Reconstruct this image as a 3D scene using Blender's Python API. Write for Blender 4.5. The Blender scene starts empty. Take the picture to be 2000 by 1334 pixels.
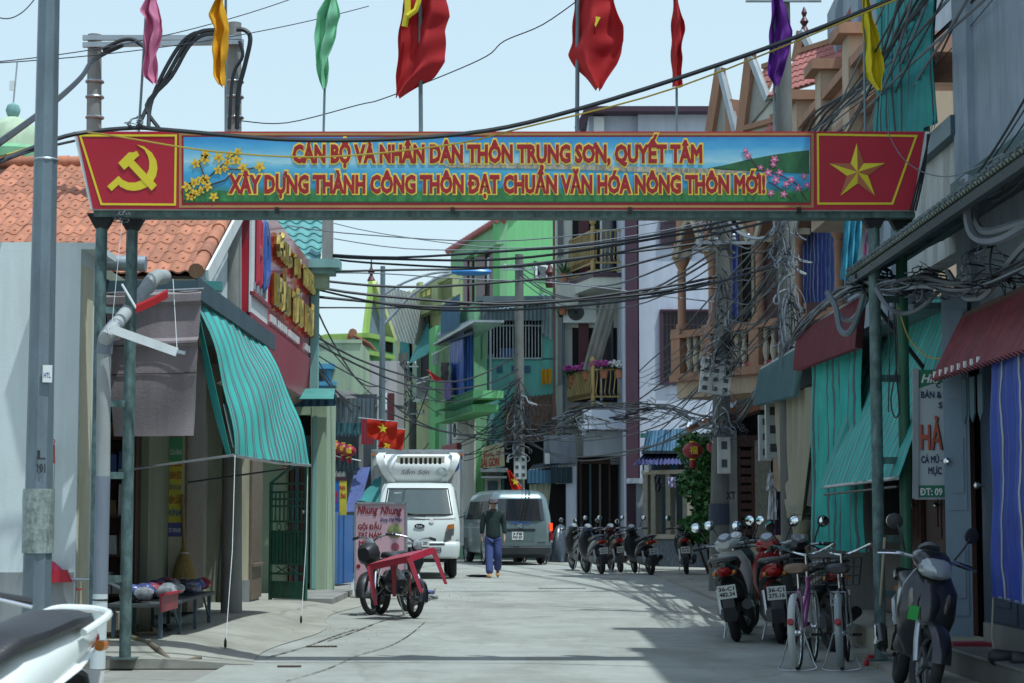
import bpy, bmesh, math, random
from mathutils import Vector, Matrix
random.seed(7)
S = bpy.context.scene
COL = S.collection
R = math.radians
# ---------------------------------------------------------------- camera
FPX, H0, TH = 70/36*2000, 1.3, math.atan(340/(70/36*2000))
cd = bpy.data.cameras.new('camera'); cam = bpy.data.objects.new('camera', cd); COL.objects.link(cam)
cd.lens = 70; cd.sensor_width = 36; cd.clip_end = 4000; cd.clip_start = .1
cam.location = (0, 0, H0); cam.rotation_euler = (math.pi/2 + TH, 0, 0)
cd.dof.use_dof = True; cd.dof.focus_distance = 24; cd.dof.aperture_fstop = 5.6
S.camera = cam
# ---------------------------------------------------------------- sky, sun, exposure
SUN = Vector((.30, -.22, 1)).normalized()
EL = math.asin(SUN.z); AZ = math.atan2(SUN.x, SUN.y)
w = bpy.data.worlds.new('World'); S.world = w; w.use_nodes = True
nt = w.node_tree; bg = nt.nodes['Background']
sk = nt.nodes.new('ShaderNodeTexSky'); sk.sky_type = 'NISHITA'; sk.sun_disc = False
sk.sun_elevation = EL; sk.sun_rotation = AZ; sk.dust_density = 1.3; sk.air_density = 1.3; sk.ozone_density = 3
# thin white haze over the sky, thicker towards the horizon
tcw = nt.nodes.new('ShaderNodeTexCoord'); spw = nt.nodes.new('ShaderNodeSeparateXYZ'); mrw = nt.nodes.new('ShaderNodeMapRange'); mxw = nt.nodes.new('ShaderNodeMix'); mxw.data_type = 'RGBA'
nt.links.new(tcw.outputs['Generated'], spw.inputs[0]); nt.links.new(spw.outputs[2], mrw.inputs[0]); mrw.inputs[1].default_value = .1; mrw.inputs[2].default_value = 1; mrw.inputs[3].default_value = .8; mrw.inputs[4].default_value = .25
mxw.inputs['B'].default_value = (3.85, 5.0, 5.5, 1); nt.links.new(mrw.outputs[0], mxw.inputs['Factor']); nt.links.new(sk.outputs[0], mxw.inputs['A']); nt.links.new(mxw.outputs['Result'], bg.inputs[0]); bg.inputs[1].default_value = .15
sd = bpy.data.lights.new('sun', 'SUN'); sun = bpy.data.objects.new('sun', sd); COL.objects.link(sun)
sd.energy = 3.3; sd.angle = R(.6); sd.color = (.88, .99, 1)
sun.rotation_euler = SUN.to_track_quat('Z', 'Y').to_euler(); sun.location = (6, -6, 30)
S.view_settings.view_transform = 'Standard'; S.view_settings.look = 'None'
S.view_settings.exposure = .25; S.view_settings.gamma = 1; S.view_settings.use_curve_mapping = False
# ---------------------------------------------------------------- measuring helpers
UPV = Vector((0, -math.sin(TH), math.cos(TH))); FW = Vector((0, math.cos(TH), math.sin(TH)))
CAM = Vector((0, 0, H0))
def ray(px, py): return Vector((1, 0, 0))*((px-1000)/FPX) + UPV*((667-py)/FPX) + FW
def W(px, py, d):
    r = ray(px, py); return CAM + r*(d/r.y)
def G(px, py, z=0):
    r = ray(px, py); return CAM + r*((z-H0)/r.z)
class Fac:
    """vertical plane through two ground points; u runs A->B, off>0 is towards the viewer"""
    def __init__(s, A, B):
        s.A = Vector((A[0], A[1], 0)); d = Vector((B[0]-A[0], B[1]-A[1], 0)); s.L = d.length; s.d = d/s.L
        n = Vector((s.d.y, -s.d.x, 0))
        s.n = n if n.dot(CAM - s.A) > 0 else -n
    def uv(s, px, py, off=0):
        r = ray(px, py); o = s.A + s.n*off
        t = (o-CAM).dot(s.n)/r.dot(s.n); p = CAM + r*t
        return (p-s.A).dot(s.d), p.z
    def P(s, u, z, off=0): return s.A + s.d*u + s.n*off + Vector((0, 0, z))
    def at(s, px, py, off=0): return s.P(*s.uv(px, py, off), off)
    def box(s, mb, u0, u1, z0, z1, o0, o1):
        p = [s.P(u, z, o) for o in (o0, o1) for z in (z0, z1) for u in (u0, u1)]
        mb.hexa(p); return mb
    def pbox(s, mb, x0, y0, x1, y1, o0, o1, ref=None):
        ref = o1 if ref is None else ref
        xm, ym = (x0+x1)/2, (y0+y1)/2; u0 = s.uv(x0, ym, ref)[0]; u1 = s.uv(x1, ym, ref)[0]; z1 = s.uv(xm, y0, ref)[1]; z0 = s.uv(xm, y1, ref)[1]
        if u0 > u1: u0, u1 = u1, u0
        if z0 > z1: z0, z1 = z1, z0
        return s.box(mb, u0, u1, z0, z1, o0, o1)
# ---------------------------------------------------------------- mesh builder
ROOT = {}
class MB:
    def __init__(s): s.v = []; s.f = []; s.uv = None; s.sm = False
    def add(s, vs, fs):
        n = len(s.v); s.v += [Vector(v) for v in vs]; s.f += [tuple(i+n for i in f) for f in fs]; return s
    def hexa(s, p):   # p: o,z,u order (8)
        return s.add(p, [(0,1,3,2),(4,6,7,5),(0,4,5,1),(2,3,7,6),(0,2,6,4),(1,5,7,3)])
    def box(s, c, sz, rz=0, M=None):
        m = M or (Matrix.Translation(Vector(c)) @ Matrix.Rotation(rz, 4, 'Z'))
        hx, hy, hz = sz[0]/2, sz[1]/2, sz[2]/2
        if M: m = Matrix.Translation(Vector(c)) @ M
        return s.hexa([m @ Vector((x, y, z)) for y in (-hy, hy) for z in (-hz, hz) for x in (-hx, hx)])
    def bar(s, a, b, wd, ht=None, up=(0, 0, 1)):
        a, b = Vector(a), Vector(b); ht = wd if ht is None else ht
        d = (b-a).normalized(); sd_ = d.cross(Vector(up))
        if sd_.length < 1e-4: sd_ = d.cross(Vector((0, 1, 0)))
        sd_.normalize(); u = sd_.cross(d)
        return s.hexa([p + sd_*x*wd/2 + u*z*ht/2 for p in (a, b) for z in (-1, 1) for x in (-1, 1)])
    def tube(s, pts, r, n=8, cap=True):
        pts = [Vector(p) for p in pts]; N = len(pts)
        rs = r if isinstance(r, (list, tuple)) else [r]*N
        t0 = (pts[1]-pts[0]).normalized()
        a = t0.cross(Vector((0, 0, 1)))
        if a.length < .05: a = t0.cross(Vector((0, 1, 0)))
        a.normalize(); vs = []; fs = []
        for i, p in enumerate(pts):
            t = (pts[min(i+1, N-1)]-pts[max(i-1, 0)])
            t = t.normalized() if t.length > 1e-9 else t0
            a = (a - t*a.dot(t)); a.normalize(); b = t.cross(a)
            for k in range(n):
                q = 2*math.pi*k/n; vs.append(p + (a*math.cos(q)+b*math.sin(q))*rs[i])
        for i in range(N-1):
            for k in range(n):
                k2 = (k+1) % n; fs.append((i*n+k, i*n+k2, (i+1)*n+k2, (i+1)*n+k))
        if cap: fs += [tuple(range(n-1, -1, -1)), tuple((N-1)*n+k for k in range(n))]
        s.sm = True
        return s.add(vs, fs)
    def lathe(s, prof, c=(0, 0, 0), ax=(0, 0, 1), n=16):
        c = Vector(c); ax = Vector(ax).normalized()
        a = ax.cross(Vector((1, 0, 0)))
        if a.length < .1: a = ax.cross(Vector((0, 1, 0)))
        a.normalize(); b = ax.cross(a); vs = []; fs = []
        for (r, h) in prof:
            for k in range(n):
                q = 2*math.pi*k/n; vs.append(c + ax*h + (a*math.cos(q)+b*math.sin(q))*max(r, 1e-4))
        m = len(prof)
        for i in range(m-1):
            for k in range(n):
                k2 = (k+1) % n; fs.append((i*n+k, i*n+k2, (i+1)*n+k2, (i+1)*n+k))
        fs += [tuple(range(n-1, -1, -1)), tuple((m-1)*n+k for k in range(n))]
        s.sm = True
        return s.add(vs, fs)
    def torus(s, c, ax, Rr, r, n=24, m=8, sx=1.0):
        c = Vector(c); ax = Vector(ax).normalized(); a = ax.cross(Vector((0, 0, 1)))
        if a.length < .1: a = ax.cross(Vector((1, 0, 0)))
        a.normalize(); b = ax.cross(a); vs = []; fs = []
        for i in range(n):
            q = 2*math.pi*i/n; e = a*math.cos(q)+b*math.sin(q)
            for k in range(m):
                p = 2*math.pi*k/m; vs.append(c + e*(Rr + r*math.cos(p)) + ax*r*sx*math.sin(p))
        for i in range(n):
            for k in range(m):
                i2 = (i+1) % n; k2 = (k+1) % m; fs.append((i*m+k, i2*m+k, i2*m+k2, i*m+k2))
        s.sm = True
        return s.add(vs, fs)
    def prism(s, poly, off):   # poly: 3D points, off: vector
        n = len(poly); off = Vector(off); P = [Vector(p) for p in poly]
        vs = P + [p+off for p in P]
        fs = [tuple(range(n-1, -1, -1)), tuple(range(n, 2*n))] + [(i, (i+1) % n, n+(i+1) % n, n+i) for i in range(n)]
        return s.add(vs, fs)
    def loft(s, secs, cap=True, smooth=True):
        m = len(secs[0]); vs = [p for q in secs for p in q]; fs = []
        for i in range(len(secs)-1):
            for k in range(m):
                k2 = (k+1) % m; fs.append((i*m+k, i*m+k2, (i+1)*m+k2, (i+1)*m+k))
        if cap: fs += [tuple(range(m-1, -1, -1)), tuple((len(secs)-1)*m+k for k in range(m))]
        s.sm = smooth
        return s.add(vs, fs)
    def grid(s, fn, nu, nv, th=.006):
        """cloth-like sheet with a small thickness; fn(u,v)->point; keeps uv"""
        n = len(s.v); P = [[Vector(fn(i/nu, j/nv)) for i in range(nu+1)] for j in range(nv+1)]
        if s.uv is None: s.uv = {}
        def nm(i, j):
            a = P[j][min(i+1, nu)]-P[j][max(i-1, 0)]; b = P[min(j+1, nv)][i]-P[max(j-1, 0)][i]
            c = a.cross(b); return c.normalized() if c.length > 1e-9 else Vector((0, 0, 1))
        for L in (0, 1):
            for j in range(nv+1):
                for i in range(nu+1):
                    s.uv[len(s.v)] = (i/nu, j/nv); s.v.append(P[j][i] + nm(i, j)*th*(L-.5))
        k = (nu+1)*(nv+1)
        for j in range(nv):
            for i in range(nu):
                a = n+j*(nu+1)+i; b = a+1; c = a+nu+2; d = a+nu+1
                s.f.append((a, d, c, b)); s.f.append((a+k, b+k, c+k, d+k))
        bd = [(i, 0) for i in range(nu)] + [(nu, j) for j in range(nv)] + [(i, nv) for i in range(nu, 0, -1)] + [(0, j) for j in range(nv, 0, -1)]
        ix = [n+j*(nu+1)+i for i, j in bd]
        for a, b in zip(ix, ix[1:]+ix[:1]): s.f.append((a, b, b+k, a+k))
        s.sm = True
        return s
    def mesh(s, name, off=Vector((0, 0, 0))):
        me = bpy.data.meshes.new(name); me.from_pydata([tuple(v-off) for v in s.v], [], s.f)
        if s.uv is not None:
            ul = me.uv_layers.new(name='UVMap')
            for lp in me.loops: ul.data[lp.index].uv = s.uv.get(lp.vertex_index, (0, 0))
        bm = bmesh.new(); bm.from_mesh(me); bmesh.ops.recalc_face_normals(bm, faces=bm.faces)
        if s.sm:
            for f in bm.faces: f.smooth = True
            for e in bm.edges:
                if len(e.link_faces) == 2 and e.calc_face_angle(0) > .7: e.smooth = False
        bm.to_mesh(me); bm.free(); me.update()
        return me
    def build(s, name, m, parent=None):
        off = ROOT.get(parent.name, Vector((0, 0, 0))) if parent else Vector((0, 0, 0))
        if not parent and s.v:
            xs = [v.x for v in s.v]; ys = [v.y for v in s.v]; off = Vector(((min(xs)+max(xs))/2, (min(ys)+max(ys))/2, min(v.z for v in s.v)))
        me = s.mesh(name, off); me.materials.append(m)
        o = bpy.data.objects.new(name, me); COL.objects.link(o)
        if name in ('serrated_edge', 'logo_caption', 'small_print', 'bars', 'stamens', 'blind_fringe', 'scalloped_edge', 'blossoms', 'foliage'): o['kind'] = 'stuff'
        if parent: o.parent = parent; ROOT[o.name] = off
        else: o.location = off; ROOT[o.name] = off
        return o
def tag(o, label, cat, group=None, kind=None):
    if kind: o['kind'] = kind
    if label: o['label'] = label
    if cat: o['category'] = cat
    if group: o['group'] = group
    return o
def thing(name, label, cat, loc=(0, 0, 0), group=None):
    o = bpy.data.objects.new(name, None); COL.objects.link(o); o.empty_display_size = .1
    o.location = loc; ROOT[o.name] = Vector(loc)
    return tag(o, label, cat, group)
def inst(name, me, parent, mw):      # shared mesh placed by a world matrix under an unrotated root
    o = bpy.data.objects.new(name, me); COL.objects.link(o); o.parent = parent
    o.matrix_local = Matrix.Translation(-ROOT[parent.name]) @ mw
    ROOT[o.name] = ROOT[parent.name]
    return o
def copy_tree(o, parent=None):
    c = o.copy(); COL.objects.link(c); c.parent = parent
    for ch in list(o.children): copy_tree(ch, c)
    return c
def part(name, m, parent, *calls):
    mb = MB()
    for c in calls: getattr(mb, c[0])(*c[1:])
    return mb.build(name, m, parent)
# ---------------------------------------------------------------- materials
MC = {}
def mat(key, col, rough=.7, metal=0, var=.18, scale=3, stain=0, bump=.15, bs=45, rnd=0, coat=0, emit=0, zs=.35, spec=.4):
    if key in MC: return MC[key]
    m = bpy.data.materials.new(key); m.use_nodes = True; t = m.node_tree; N = t.nodes; L = t.links
    b = N['Principled BSDF']; b.inputs['Roughness'].default_value = rough; b.inputs['Metallic'].default_value = metal
    b.inputs['Specular IOR Level'].default_value = spec
    if coat: b.inputs['Coat Weight'].default_value = coat; b.inputs['Coat Roughness'].default_value = .08
    tc = N.new('ShaderNodeTexCoord'); mp = N.new('ShaderNodeMapping'); mp.inputs['Scale'].default_value = (1, 1, zs)
    L.new(tc.outputs['Object'], mp.inputs[0])
    n1 = N.new('ShaderNodeTexNoise'); n1.inputs['Scale'].default_value = scale; n1.inputs['Detail'].default_value = 6; n1.inputs['Roughness'].default_value = .65
    L.new(mp.outputs[0], n1.inputs['Vector'])
    r = N.new('ShaderNodeMapRange'); r.inputs[1].default_value = .25; r.inputs[2].default_value = .75
    r.inputs[3].default_value = 1-var; r.inputs[4].default_value = 1+var*.6; L.new(n1.outputs[0], r.inputs[0])
    mx = N.new('ShaderNodeVectorMath'); mx.operation = 'SCALE'; mx.inputs[0].default_value = col[:3]; L.new(r.outputs[0], mx.inputs['Scale'])
    out = mx.outputs[0]
    if rnd:
        oi = N.new('ShaderNodeObjectInfo'); r2 = N.new('ShaderNodeMapRange'); r2.inputs[3].default_value = 1-rnd; r2.inputs[4].default_value = 1+rnd
        L.new(oi.outputs['Random'], r2.inputs[0]); m2 = N.new('ShaderNodeVectorMath'); m2.operation = 'SCALE'
        L.new(out, m2.inputs[0]); L.new(r2.outputs[0], m2.inputs['Scale']); out = m2.outputs[0]
    if stain:
        stain = min(.85, stain*1.5)
        mp2 = N.new('ShaderNodeMapping'); mp2.inputs['Scale'].default_value = (2.2, 2.2, .3); mp2.inputs['Location'].default_value = (3, 7, 1)
        L.new(tc.outputs['Object'], mp2.inputs[0])
        n2 = N.new('ShaderNodeTexNoise'); n2.inputs['Scale'].default_value = 1.6; n2.inputs['Detail'].default_value = 8; n2.inputs['Roughness'].default_value = .7
        L.new(mp2.outputs[0], n2.inputs['Vector'])
        r3 = N.new('ShaderNodeMapRange'); r3.inputs[1].default_value = .47; r3.inputs[2].default_value = .76; r3.inputs[4].default_value = stain
        L.new(n2.outputs[0], r3.inputs[0])
        m3 = N.new('ShaderNodeMix'); m3.data_type = 'RGBA'; m3.inputs['B'].default_value = (.07, .07, .06, 1)
        L.new(r3.outputs[0], m3.inputs['Factor']); L.new(out, m3.inputs['A']); out = m3.outputs['Result']
    L.new(out, b.inputs['Base Color'])
    if bump:
        n3 = N.new('ShaderNodeTexNoise'); n3.inputs['Scale'].default_value = bs; n3.inputs['Detail'].default_value = 4
        L.new(tc.outputs['Object'], n3.inputs['Vector'])
        bp = N.new('ShaderNodeBump'); bp.inputs['Strength'].default_value = bump; bp.inputs['Distance'].default_value = .01
        L.new(n3.outputs[0], bp.inputs['Height']); L.new(bp.outputs[0], b.inputs['Normal'])
    if emit:
        b.inputs['Emission Color'].default_value = (*col[:3], 1); b.inputs['Emission Strength'].default_value = emit
    MC[key] = m; return m
def stripe(key, cols, n, rough=.75, vert=True, wob=.0, transl=.25):
    """woven awning cloth: printed stripes along UV u; cols = [(pos,rgb),...] over one repeat"""
    if key in MC: return MC[key]
    m = bpy.data.materials.new(key); m.use_nodes = True; t = m.node_tree; N = t.nodes; L = t.links; b = N['Principled BSDF']
    b.inputs['Roughness'].default_value = rough
    uv = N.new('ShaderNodeUVMap'); sp = N.new('ShaderNodeSeparateXYZ'); L.new(uv.outputs[0], sp.inputs[0])
    mu = N.new('ShaderNodeMath'); mu.operation = 'MULTIPLY'; mu.inputs[1].default_value = n; L.new(sp.outputs[0 if vert else 1], mu.inputs[0])
    src = mu.outputs[0]
    if wob:
        nz = N.new('ShaderNodeTexNoise'); nz.inputs['Scale'].default_value = 5; L.new(uv.outputs[0], nz.inputs['Vector'])
        ma = N.new('ShaderNodeMath'); ma.operation = 'MULTIPLY_ADD'; ma.inputs[1].default_value = wob; L.new(nz.outputs[0], ma.inputs[0]); L.new(src, ma.inputs[2]); src = ma.outputs[0]
    fr = N.new('ShaderNodeMath'); fr.operation = 'FRACT'; L.new(src, fr.inputs[0])
    cr = N.new('ShaderNodeValToRGB'); cr.color_ramp.interpolation = 'CONSTANT'; e = cr.color_ramp.elements
    while len(e) < len(cols): e.new(.5)
    for el, (p, c) in zip(e, cols): el.position = p; el.color = (*c, 1)
    L.new(fr.outputs[0], cr.inputs[0])
    tc = N.new('ShaderNodeTexCoord'); nz2 = N.new('ShaderNodeTexNoise'); nz2.inputs['Scale'].default_value = 2.5; nz2.inputs['Detail'].default_value = 7
    L.new(tc.outputs['Object'], nz2.inputs['Vector'])
    r = N.new('ShaderNodeMapRange'); r.inputs[1].default_value = .3; r.inputs[2].default_value = .7; r.inputs[3].default_value = .78; r.inputs[4].default_value = 1.08; L.new(nz2.outputs[0], r.inputs[0])
    mx = N.new('ShaderNodeVectorMath'); mx.operation = 'SCALE'; L.new(cr.outputs[0], mx.inputs[0]); L.new(r.outputs[0], mx.inputs['Scale'])
    L.new(mx.outputs[0], b.inputs['Base Color'])
    if transl:
        tr = N.new('ShaderNodeBsdfTranslucent'); L.new(mx.outputs[0], tr.inputs[0]); ms = N.new('ShaderNodeMixShader'); ms.inputs[0].default_value = transl
        L.new(b.outputs[0], ms.inputs[1]); L.new(tr.outputs[0], ms.inputs[2]); L.new(ms.outputs[0], N['Material Output'].inputs[0])
    MC[key] = m; return m
def cloth(key, col, transl=.35, rough=.8):
    if key in MC: return MC[key]
    m = mat(key, col, rough, var=.12, bump=.1, bs=90); t = m.node_tree; N = t.nodes; L = t.links; b = N['Principled BSDF']
    tr = N.new('ShaderNodeBsdfTranslucent'); tr.inputs[0].default_value = (*col[:3], 1); ms = N.new('ShaderNodeMixShader'); ms.inputs[0].default_value = transl
    L.new(b.outputs[0], ms.inputs[1]); L.new(tr.outputs[0], ms.inputs[2]); L.new(ms.outputs[0], N['Material Output'].inputs[0])
    return m
def paint(key, col): return mat(key, col, .32, 0, var=.05, scale=2, bump=0, coat=.6)
def glassy(key, col=(.012, .018, .02), rough=.06): return mat(key, col, rough, 0, var=.3, scale=1.5, bump=0, spec=.8)
BLK = mat('black rubber', (.018, .018, .02), .75); STEEL = mat('steel', (.42, .44, .46), .38, .9, var=.25)
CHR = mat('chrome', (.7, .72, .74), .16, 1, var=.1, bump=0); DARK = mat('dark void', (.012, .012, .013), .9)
PLAS = mat('black plastic', (.022, .023, .026), .45, var=.25, bump=.05); WHT = mat('white plastic', (.72, .74, .73), .45, var=.08, stain=.15)
CONC = mat('grey concrete', (.27, .265, .25), .9, var=.3, stain=.45, bump=.4)
GALV = mat('galvanised steel', (.36, .40, .43), .42, .55, var=.28, scale=5, stain=.15)
WIRE = mat('black cable sheath', (.02, .024, .03), .55, var=.2, bump=0); WIREG = mat('grey cable sheath', (.16, .18, .21), .55, var=.2, bump=0)
YEL = mat('sign yellow', (.72, .58, .03), .5, var=.06, bump=0); RED = mat('sign red', (.42, .012, .03), .45, var=.1, bump=0)
# ---------------------------------------------------------------- text
def _glyphs(body, off, shear):
    c = bpy.data.curves.new('t', 'FONT'); c.body = body; c.size = 1; c.resolution_u = 2; c.bevel_depth = max(off, .004); c.bevel_resolution = 0; c.shear = shear
    o = bpy.data.objects.new('tmp', c); COL.objects.link(o); dg = bpy.context.evaluated_depsgraph_get()
    me = bpy.data.meshes.new_from_object(o.evaluated_get(dg)); bpy.data.objects.remove(o); bpy.data.curves.remove(c)
    return me
def text(name, body, m, parent, F_origin, xd, up, size, width=None, depth=.0015, off=0, align='CENTER', squash=None, shear=0):
    """raised lettering; horned O and barred D are put together from plain letters"""
    subs = {'Ơ': ('O', 'h'), 'Ớ': ('Ó', 'h'), 'ơ': ('o', 'g'), 'Đ': ('D', 'b'), 'Ư': ('U', 'h')}; extra = []; plain = body
    for i, ch in enumerate(body):
        if ch in subs: plain = plain[:i]+subs[ch][0]+plain[i+1:]; extra.append((i, subs[ch][1]))
    me = _glyphs(plain, off, shear)
    if not len(me.vertices): return None
    kz = depth/max(off, .004); vs = [Vector((v.co.x, v.co.y, v.co.z*kz)) for v in me.vertices]; fs = [tuple(p.vertices) for p in me.polygons]; bpy.data.meshes.remove(me)
    for i, kd in extra:
        m1 = _glyphs(plain[:i+1], off, shear); x1 = max(v.co.x for v in m1.vertices); bpy.data.meshes.remove(m1)
        m1 = _glyphs(plain[i], off, shear); wd = max(v.co.x for v in m1.vertices)-min(v.co.x for v in m1.vertices); bpy.data.meshes.remove(m1); t = .035+off
        P = [(x1-.14, .62-t), (x1+.0, .64-t), (x1+.06+t, .80), (x1-.02, .82), (x1-.1, .72)] if kd == 'h' else [(x1-.1, .45), (x1, .46), (x1+.05+t, .6), (x1, .62)] if kd == 'g' else [(x1-wd-.07, .37-t), (x1-wd*.5, .37-t), (x1-wd*.5, .37+t), (x1-wd-.07, .37+t)]
        n = len(vs); k = len(P); vs += [Vector((x, y, depth*1.02)) for x, y in P]+[Vector((x, y, -depth)) for x, y in P]; fs += [tuple(range(n, n+k))]+[(n+j, n+(j+1) % k, n+k+(j+1) % k, n+k+j) for j in range(k)]
    xs = [v.x for v in vs]; x0, x1 = min(xs), max(xs)
    ky = size/.73; kx = (width/(x1-x0)) if width else ky*(squash or 1)
    xd = Vector(xd).normalized(); up = Vector(up).normalized(); n = xd.cross(up)
    sh = {'CENTER': (x0+x1)/2, 'LEFT': x0, 'RIGHT': x1}[align]; mb = MB(); O = Vector(F_origin)
    mb.v = [O + xd*(v.x-sh)*kx + up*v.y*ky + n*v.z for v in vs]; mb.f = fs
    return mb.build(name, m, parent)
def star_pts(c, xd, up, r, r2=.382):
    c = Vector(c); xd = Vector(xd); up = Vector(up); out = []
    for k in range(10):
        q = math.pi/2 + k*math.pi/5; rr = r if k % 2 == 0 else r*r2
        out.append(c + xd*math.cos(q)*rr + up*math.sin(q)*rr)
    return out
XD = Vector((1, 0, 0)); ZD = Vector((0, 0, 1))
def sheet(mb, P00, P10, P01, P11, nu, nv, wave=0, amp=0, nrm=None, jit=0, th=.006, curl=0):
    """P00 top-left, P10 top-right, P01 bottom-left, P11 bottom-right"""
    A, B, C, D = map(Vector, (P00, P10, P01, P11))
    n = nrm or (B-A).cross(C-A).normalized(); ph = random.random()*6
    def fn(u, v):
        p = (A*(1-u)+B*u)*(1-v) + (C*(1-u)+D*u)*v
        return p + n*(amp*math.sin(u*wave*2*math.pi+ph) + jit*math.sin(u*5+v*7+ph)*math.sin(v*4+u*3+ph) + curl*math.sin(v*math.pi))
    return mb.grid(fn, nu, nv, th)
def corr(mb, P00, P10, P01, P11, pitch=.08, amp=.012, th=.004, nv=1):
    k = max(2, round((Vector(P10)-Vector(P00)).length/pitch))
    return sheet(mb, P00, P10, P01, P11, k*6, nv, k, amp, th=th)
def cable_pts(a, b, sag, n=14, wob=0):
    a, b = Vector(a), Vector(b); out = []; p1, p2 = random.random()*6, random.random()*6
    for i in range(n+1):
        t = i/n; p = a*(1-t)+b*t; p.z -= sag*4*t*(1-t)
        if wob: q = min(1, 6*t*(1-t)); p.z += wob*q*math.sin(t*11+p1); p.x += wob*q*math.sin(t*8+p2)
        out.append(p)
    return out
def smooth_path(pts, k=5):
    P = [Vector(p) for p in pts]; out = []
    for i in range(len(P)-1):
        p0, p1, p2, p3 = P[max(i-1, 0)], P[i], P[i+1], P[min(i+2, len(P)-1)]
        for j in range(k):
            t = j/k; out.append(.5*((2*p1)+(p2-p0)*t+(2*p0-5*p1+4*p2-p3)*t*t+(3*p1-p0-3*p2+p3)*t**3))
    out.append(P[-1]); return out
# ================================================================ GROUND
def concrete(key, col, crack=.5):
    m = mat(key, col, .88, var=.28, scale=.8, zs=1, bump=.35, bs=60); t = m.node_tree; N = t.nodes; L = t.links; b = N['Principled BSDF']
    src = b.inputs['Base Color'].links[0].from_socket; tc = [n for n in N if n.type == 'TEX_COORD'][0]
    nz = N.new('ShaderNodeTexNoise'); nz.inputs['Scale'].default_value = 2.2; nz.inputs['Detail'].default_value = 8; L.new(tc.outputs['Object'], nz.inputs['Vector'])
    ad = N.new('ShaderNodeMix'); ad.data_type = 'RGBA'; ad.inputs['Factor'].default_value = .22; L.new(tc.outputs['Object'], ad.inputs['A']); L.new(nz.outputs['Color'], ad.inputs['B'])
    vo = N.new('ShaderNodeTexVoronoi'); vo.feature = 'DISTANCE_TO_EDGE'; vo.inputs['Scale'].default_value = .33; L.new(ad.outputs['Result'], vo.inputs['Vector'])
    r = N.new('ShaderNodeMapRange'); r.inputs[1].default_value = .0; r.inputs[2].default_value = .012; r.inputs[3].default_value = crack; r.inputs[4].default_value = 0; L.new(vo.outputs['Distance'], r.inputs[0])
    mx = N.new('ShaderNodeMix'); mx.data_type = 'RGBA'; mx.inputs['B'].default_value = (.09, .085, .07, 1); L.new(r.outputs[0], mx.inputs['Factor']); L.new(src, mx.inputs['A'])
    n2 = N.new('ShaderNodeTexNoise'); n2.inputs['Scale'].default_value = .8; n2.inputs['Detail'].default_value = 9; n2.inputs['Roughness'].default_value = .7
    mp = N.new('ShaderNodeMapping'); mp.inputs['Scale'].default_value = (1.6, .5, 1); L.new(tc.outputs['Object'], mp.inputs[0]); L.new(mp.outputs[0], n2.inputs['Vector'])
    r2 = N.new('ShaderNodeMapRange'); r2.inputs[1].default_value = .48; r2.inputs[2].default_value = .72; r2.inputs[4].default_value = .8; L.new(n2.outputs[0], r2.inputs[0])
    m2 = N.new('ShaderNodeMix'); m2.data_type = 'RGBA'; m2.inputs['B'].default_value = (col[0]*.62, col[1]*.6, col[2]*.55, 1); L.new(r2.outputs[0], m2.inputs['Factor']); L.new(mx.outputs['Result'], m2.inputs['A'])
    n5 = N.new('ShaderNodeTexNoise'); n5.inputs['Scale'].default_value = 1.7; n5.inputs['Detail'].default_value = 10; n5.inputs['Roughness'].default_value = .75; n5.inputs['Distortion'].default_value = .6; L.new(tc.outputs['Object'], n5.inputs['Vector'])
    r5 = N.new('ShaderNodeMapRange'); r5.inputs[1].default_value = .56; r5.inputs[2].default_value = .68; r5.inputs[4].default_value = .5; L.new(n5.outputs[0], r5.inputs[0])
    m5 = N.new('ShaderNodeMix'); m5.data_type = 'RGBA'; m5.inputs['B'].default_value = (.13, .125, .11, 1); L.new(r5.outputs[0], m5.inputs['Factor']); L.new(m2.outputs['Result'], m5.inputs['A'])
    L.new(m5.outputs['Result'], b.inputs['Base Color']); return m
ROADM = concrete('road concrete', (.325, .33, .295), .22); APRM = concrete('apron concrete', (.33, .32, .275), .5)
g = MB().add([(-400, -60, -.04), (400, -60, -.04), (400, 900, -.04), (-400, 900, -.04)], [(0, 1, 2, 3)]).build('ground', concrete('dusty ground', (.26, .25, .22)))
tag(g, None, None, kind='structure')
mb = MB(); ed = [(-40, -2.5, 3.1), (10, -2.5, 3.1), (17.4, -2.5, 3.1), (30, -2.45, 3.2), (40, -3.2, 3.6), (48, -3.6, 3.9), (56, -4.2, 3.9), (64, -6, 3.2), (74, -10, 1.0), (90, -18, -6)]
for i, (y, a, b) in enumerate(ed): mb.add([(a, y, 0), (b, y, 0)], [])
for i in range(len(ed)-1): mb.f.append((2*i, 2*i+1, 2*i+3, 2*i+2))
rd = mb.build('road', ROADM); tag(rd, None, None, kind='structure')
def apz(x, y):
    t = max(0, min(1, (-2.2-x)/1.0)); e = max(0, min(1, (y-17.7)/.5)); f = 1-.6*max(0, min(1, (y-26)/5))
    return .006 + .13*t*t*(3-2*t)*(.35+.65*e)*f*(1+.12*math.sin(y*1.3+x))
mb = MB(); nx, ny = 16, 50
for j in range(ny+1):
    for i in range(nx+1):
        x = -5.0 + 2.75*i/nx; y = 17.55 + 16.2*j/ny; mb.v.append(Vector((x + .12*math.sin(y*.9)*(i == nx), y, apz(x, y))))
for j in range(ny):
    for i in range(nx): a = j*(nx+1)+i; mb.f.append((a, a+1, a+nx+2, a+nx+1))
k = len(mb.v); mb.v += [Vector((mb.v[i].x, 17.55, -.03)) for i in range(nx+1)]
for i in range(nx): mb.f.append((i, i+1, k+i+1, k+i))
mb.sm = True; ap = mb.build('pavement_left', APRM); tag(ap, None, None, kind='structure')
mb = MB()
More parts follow.
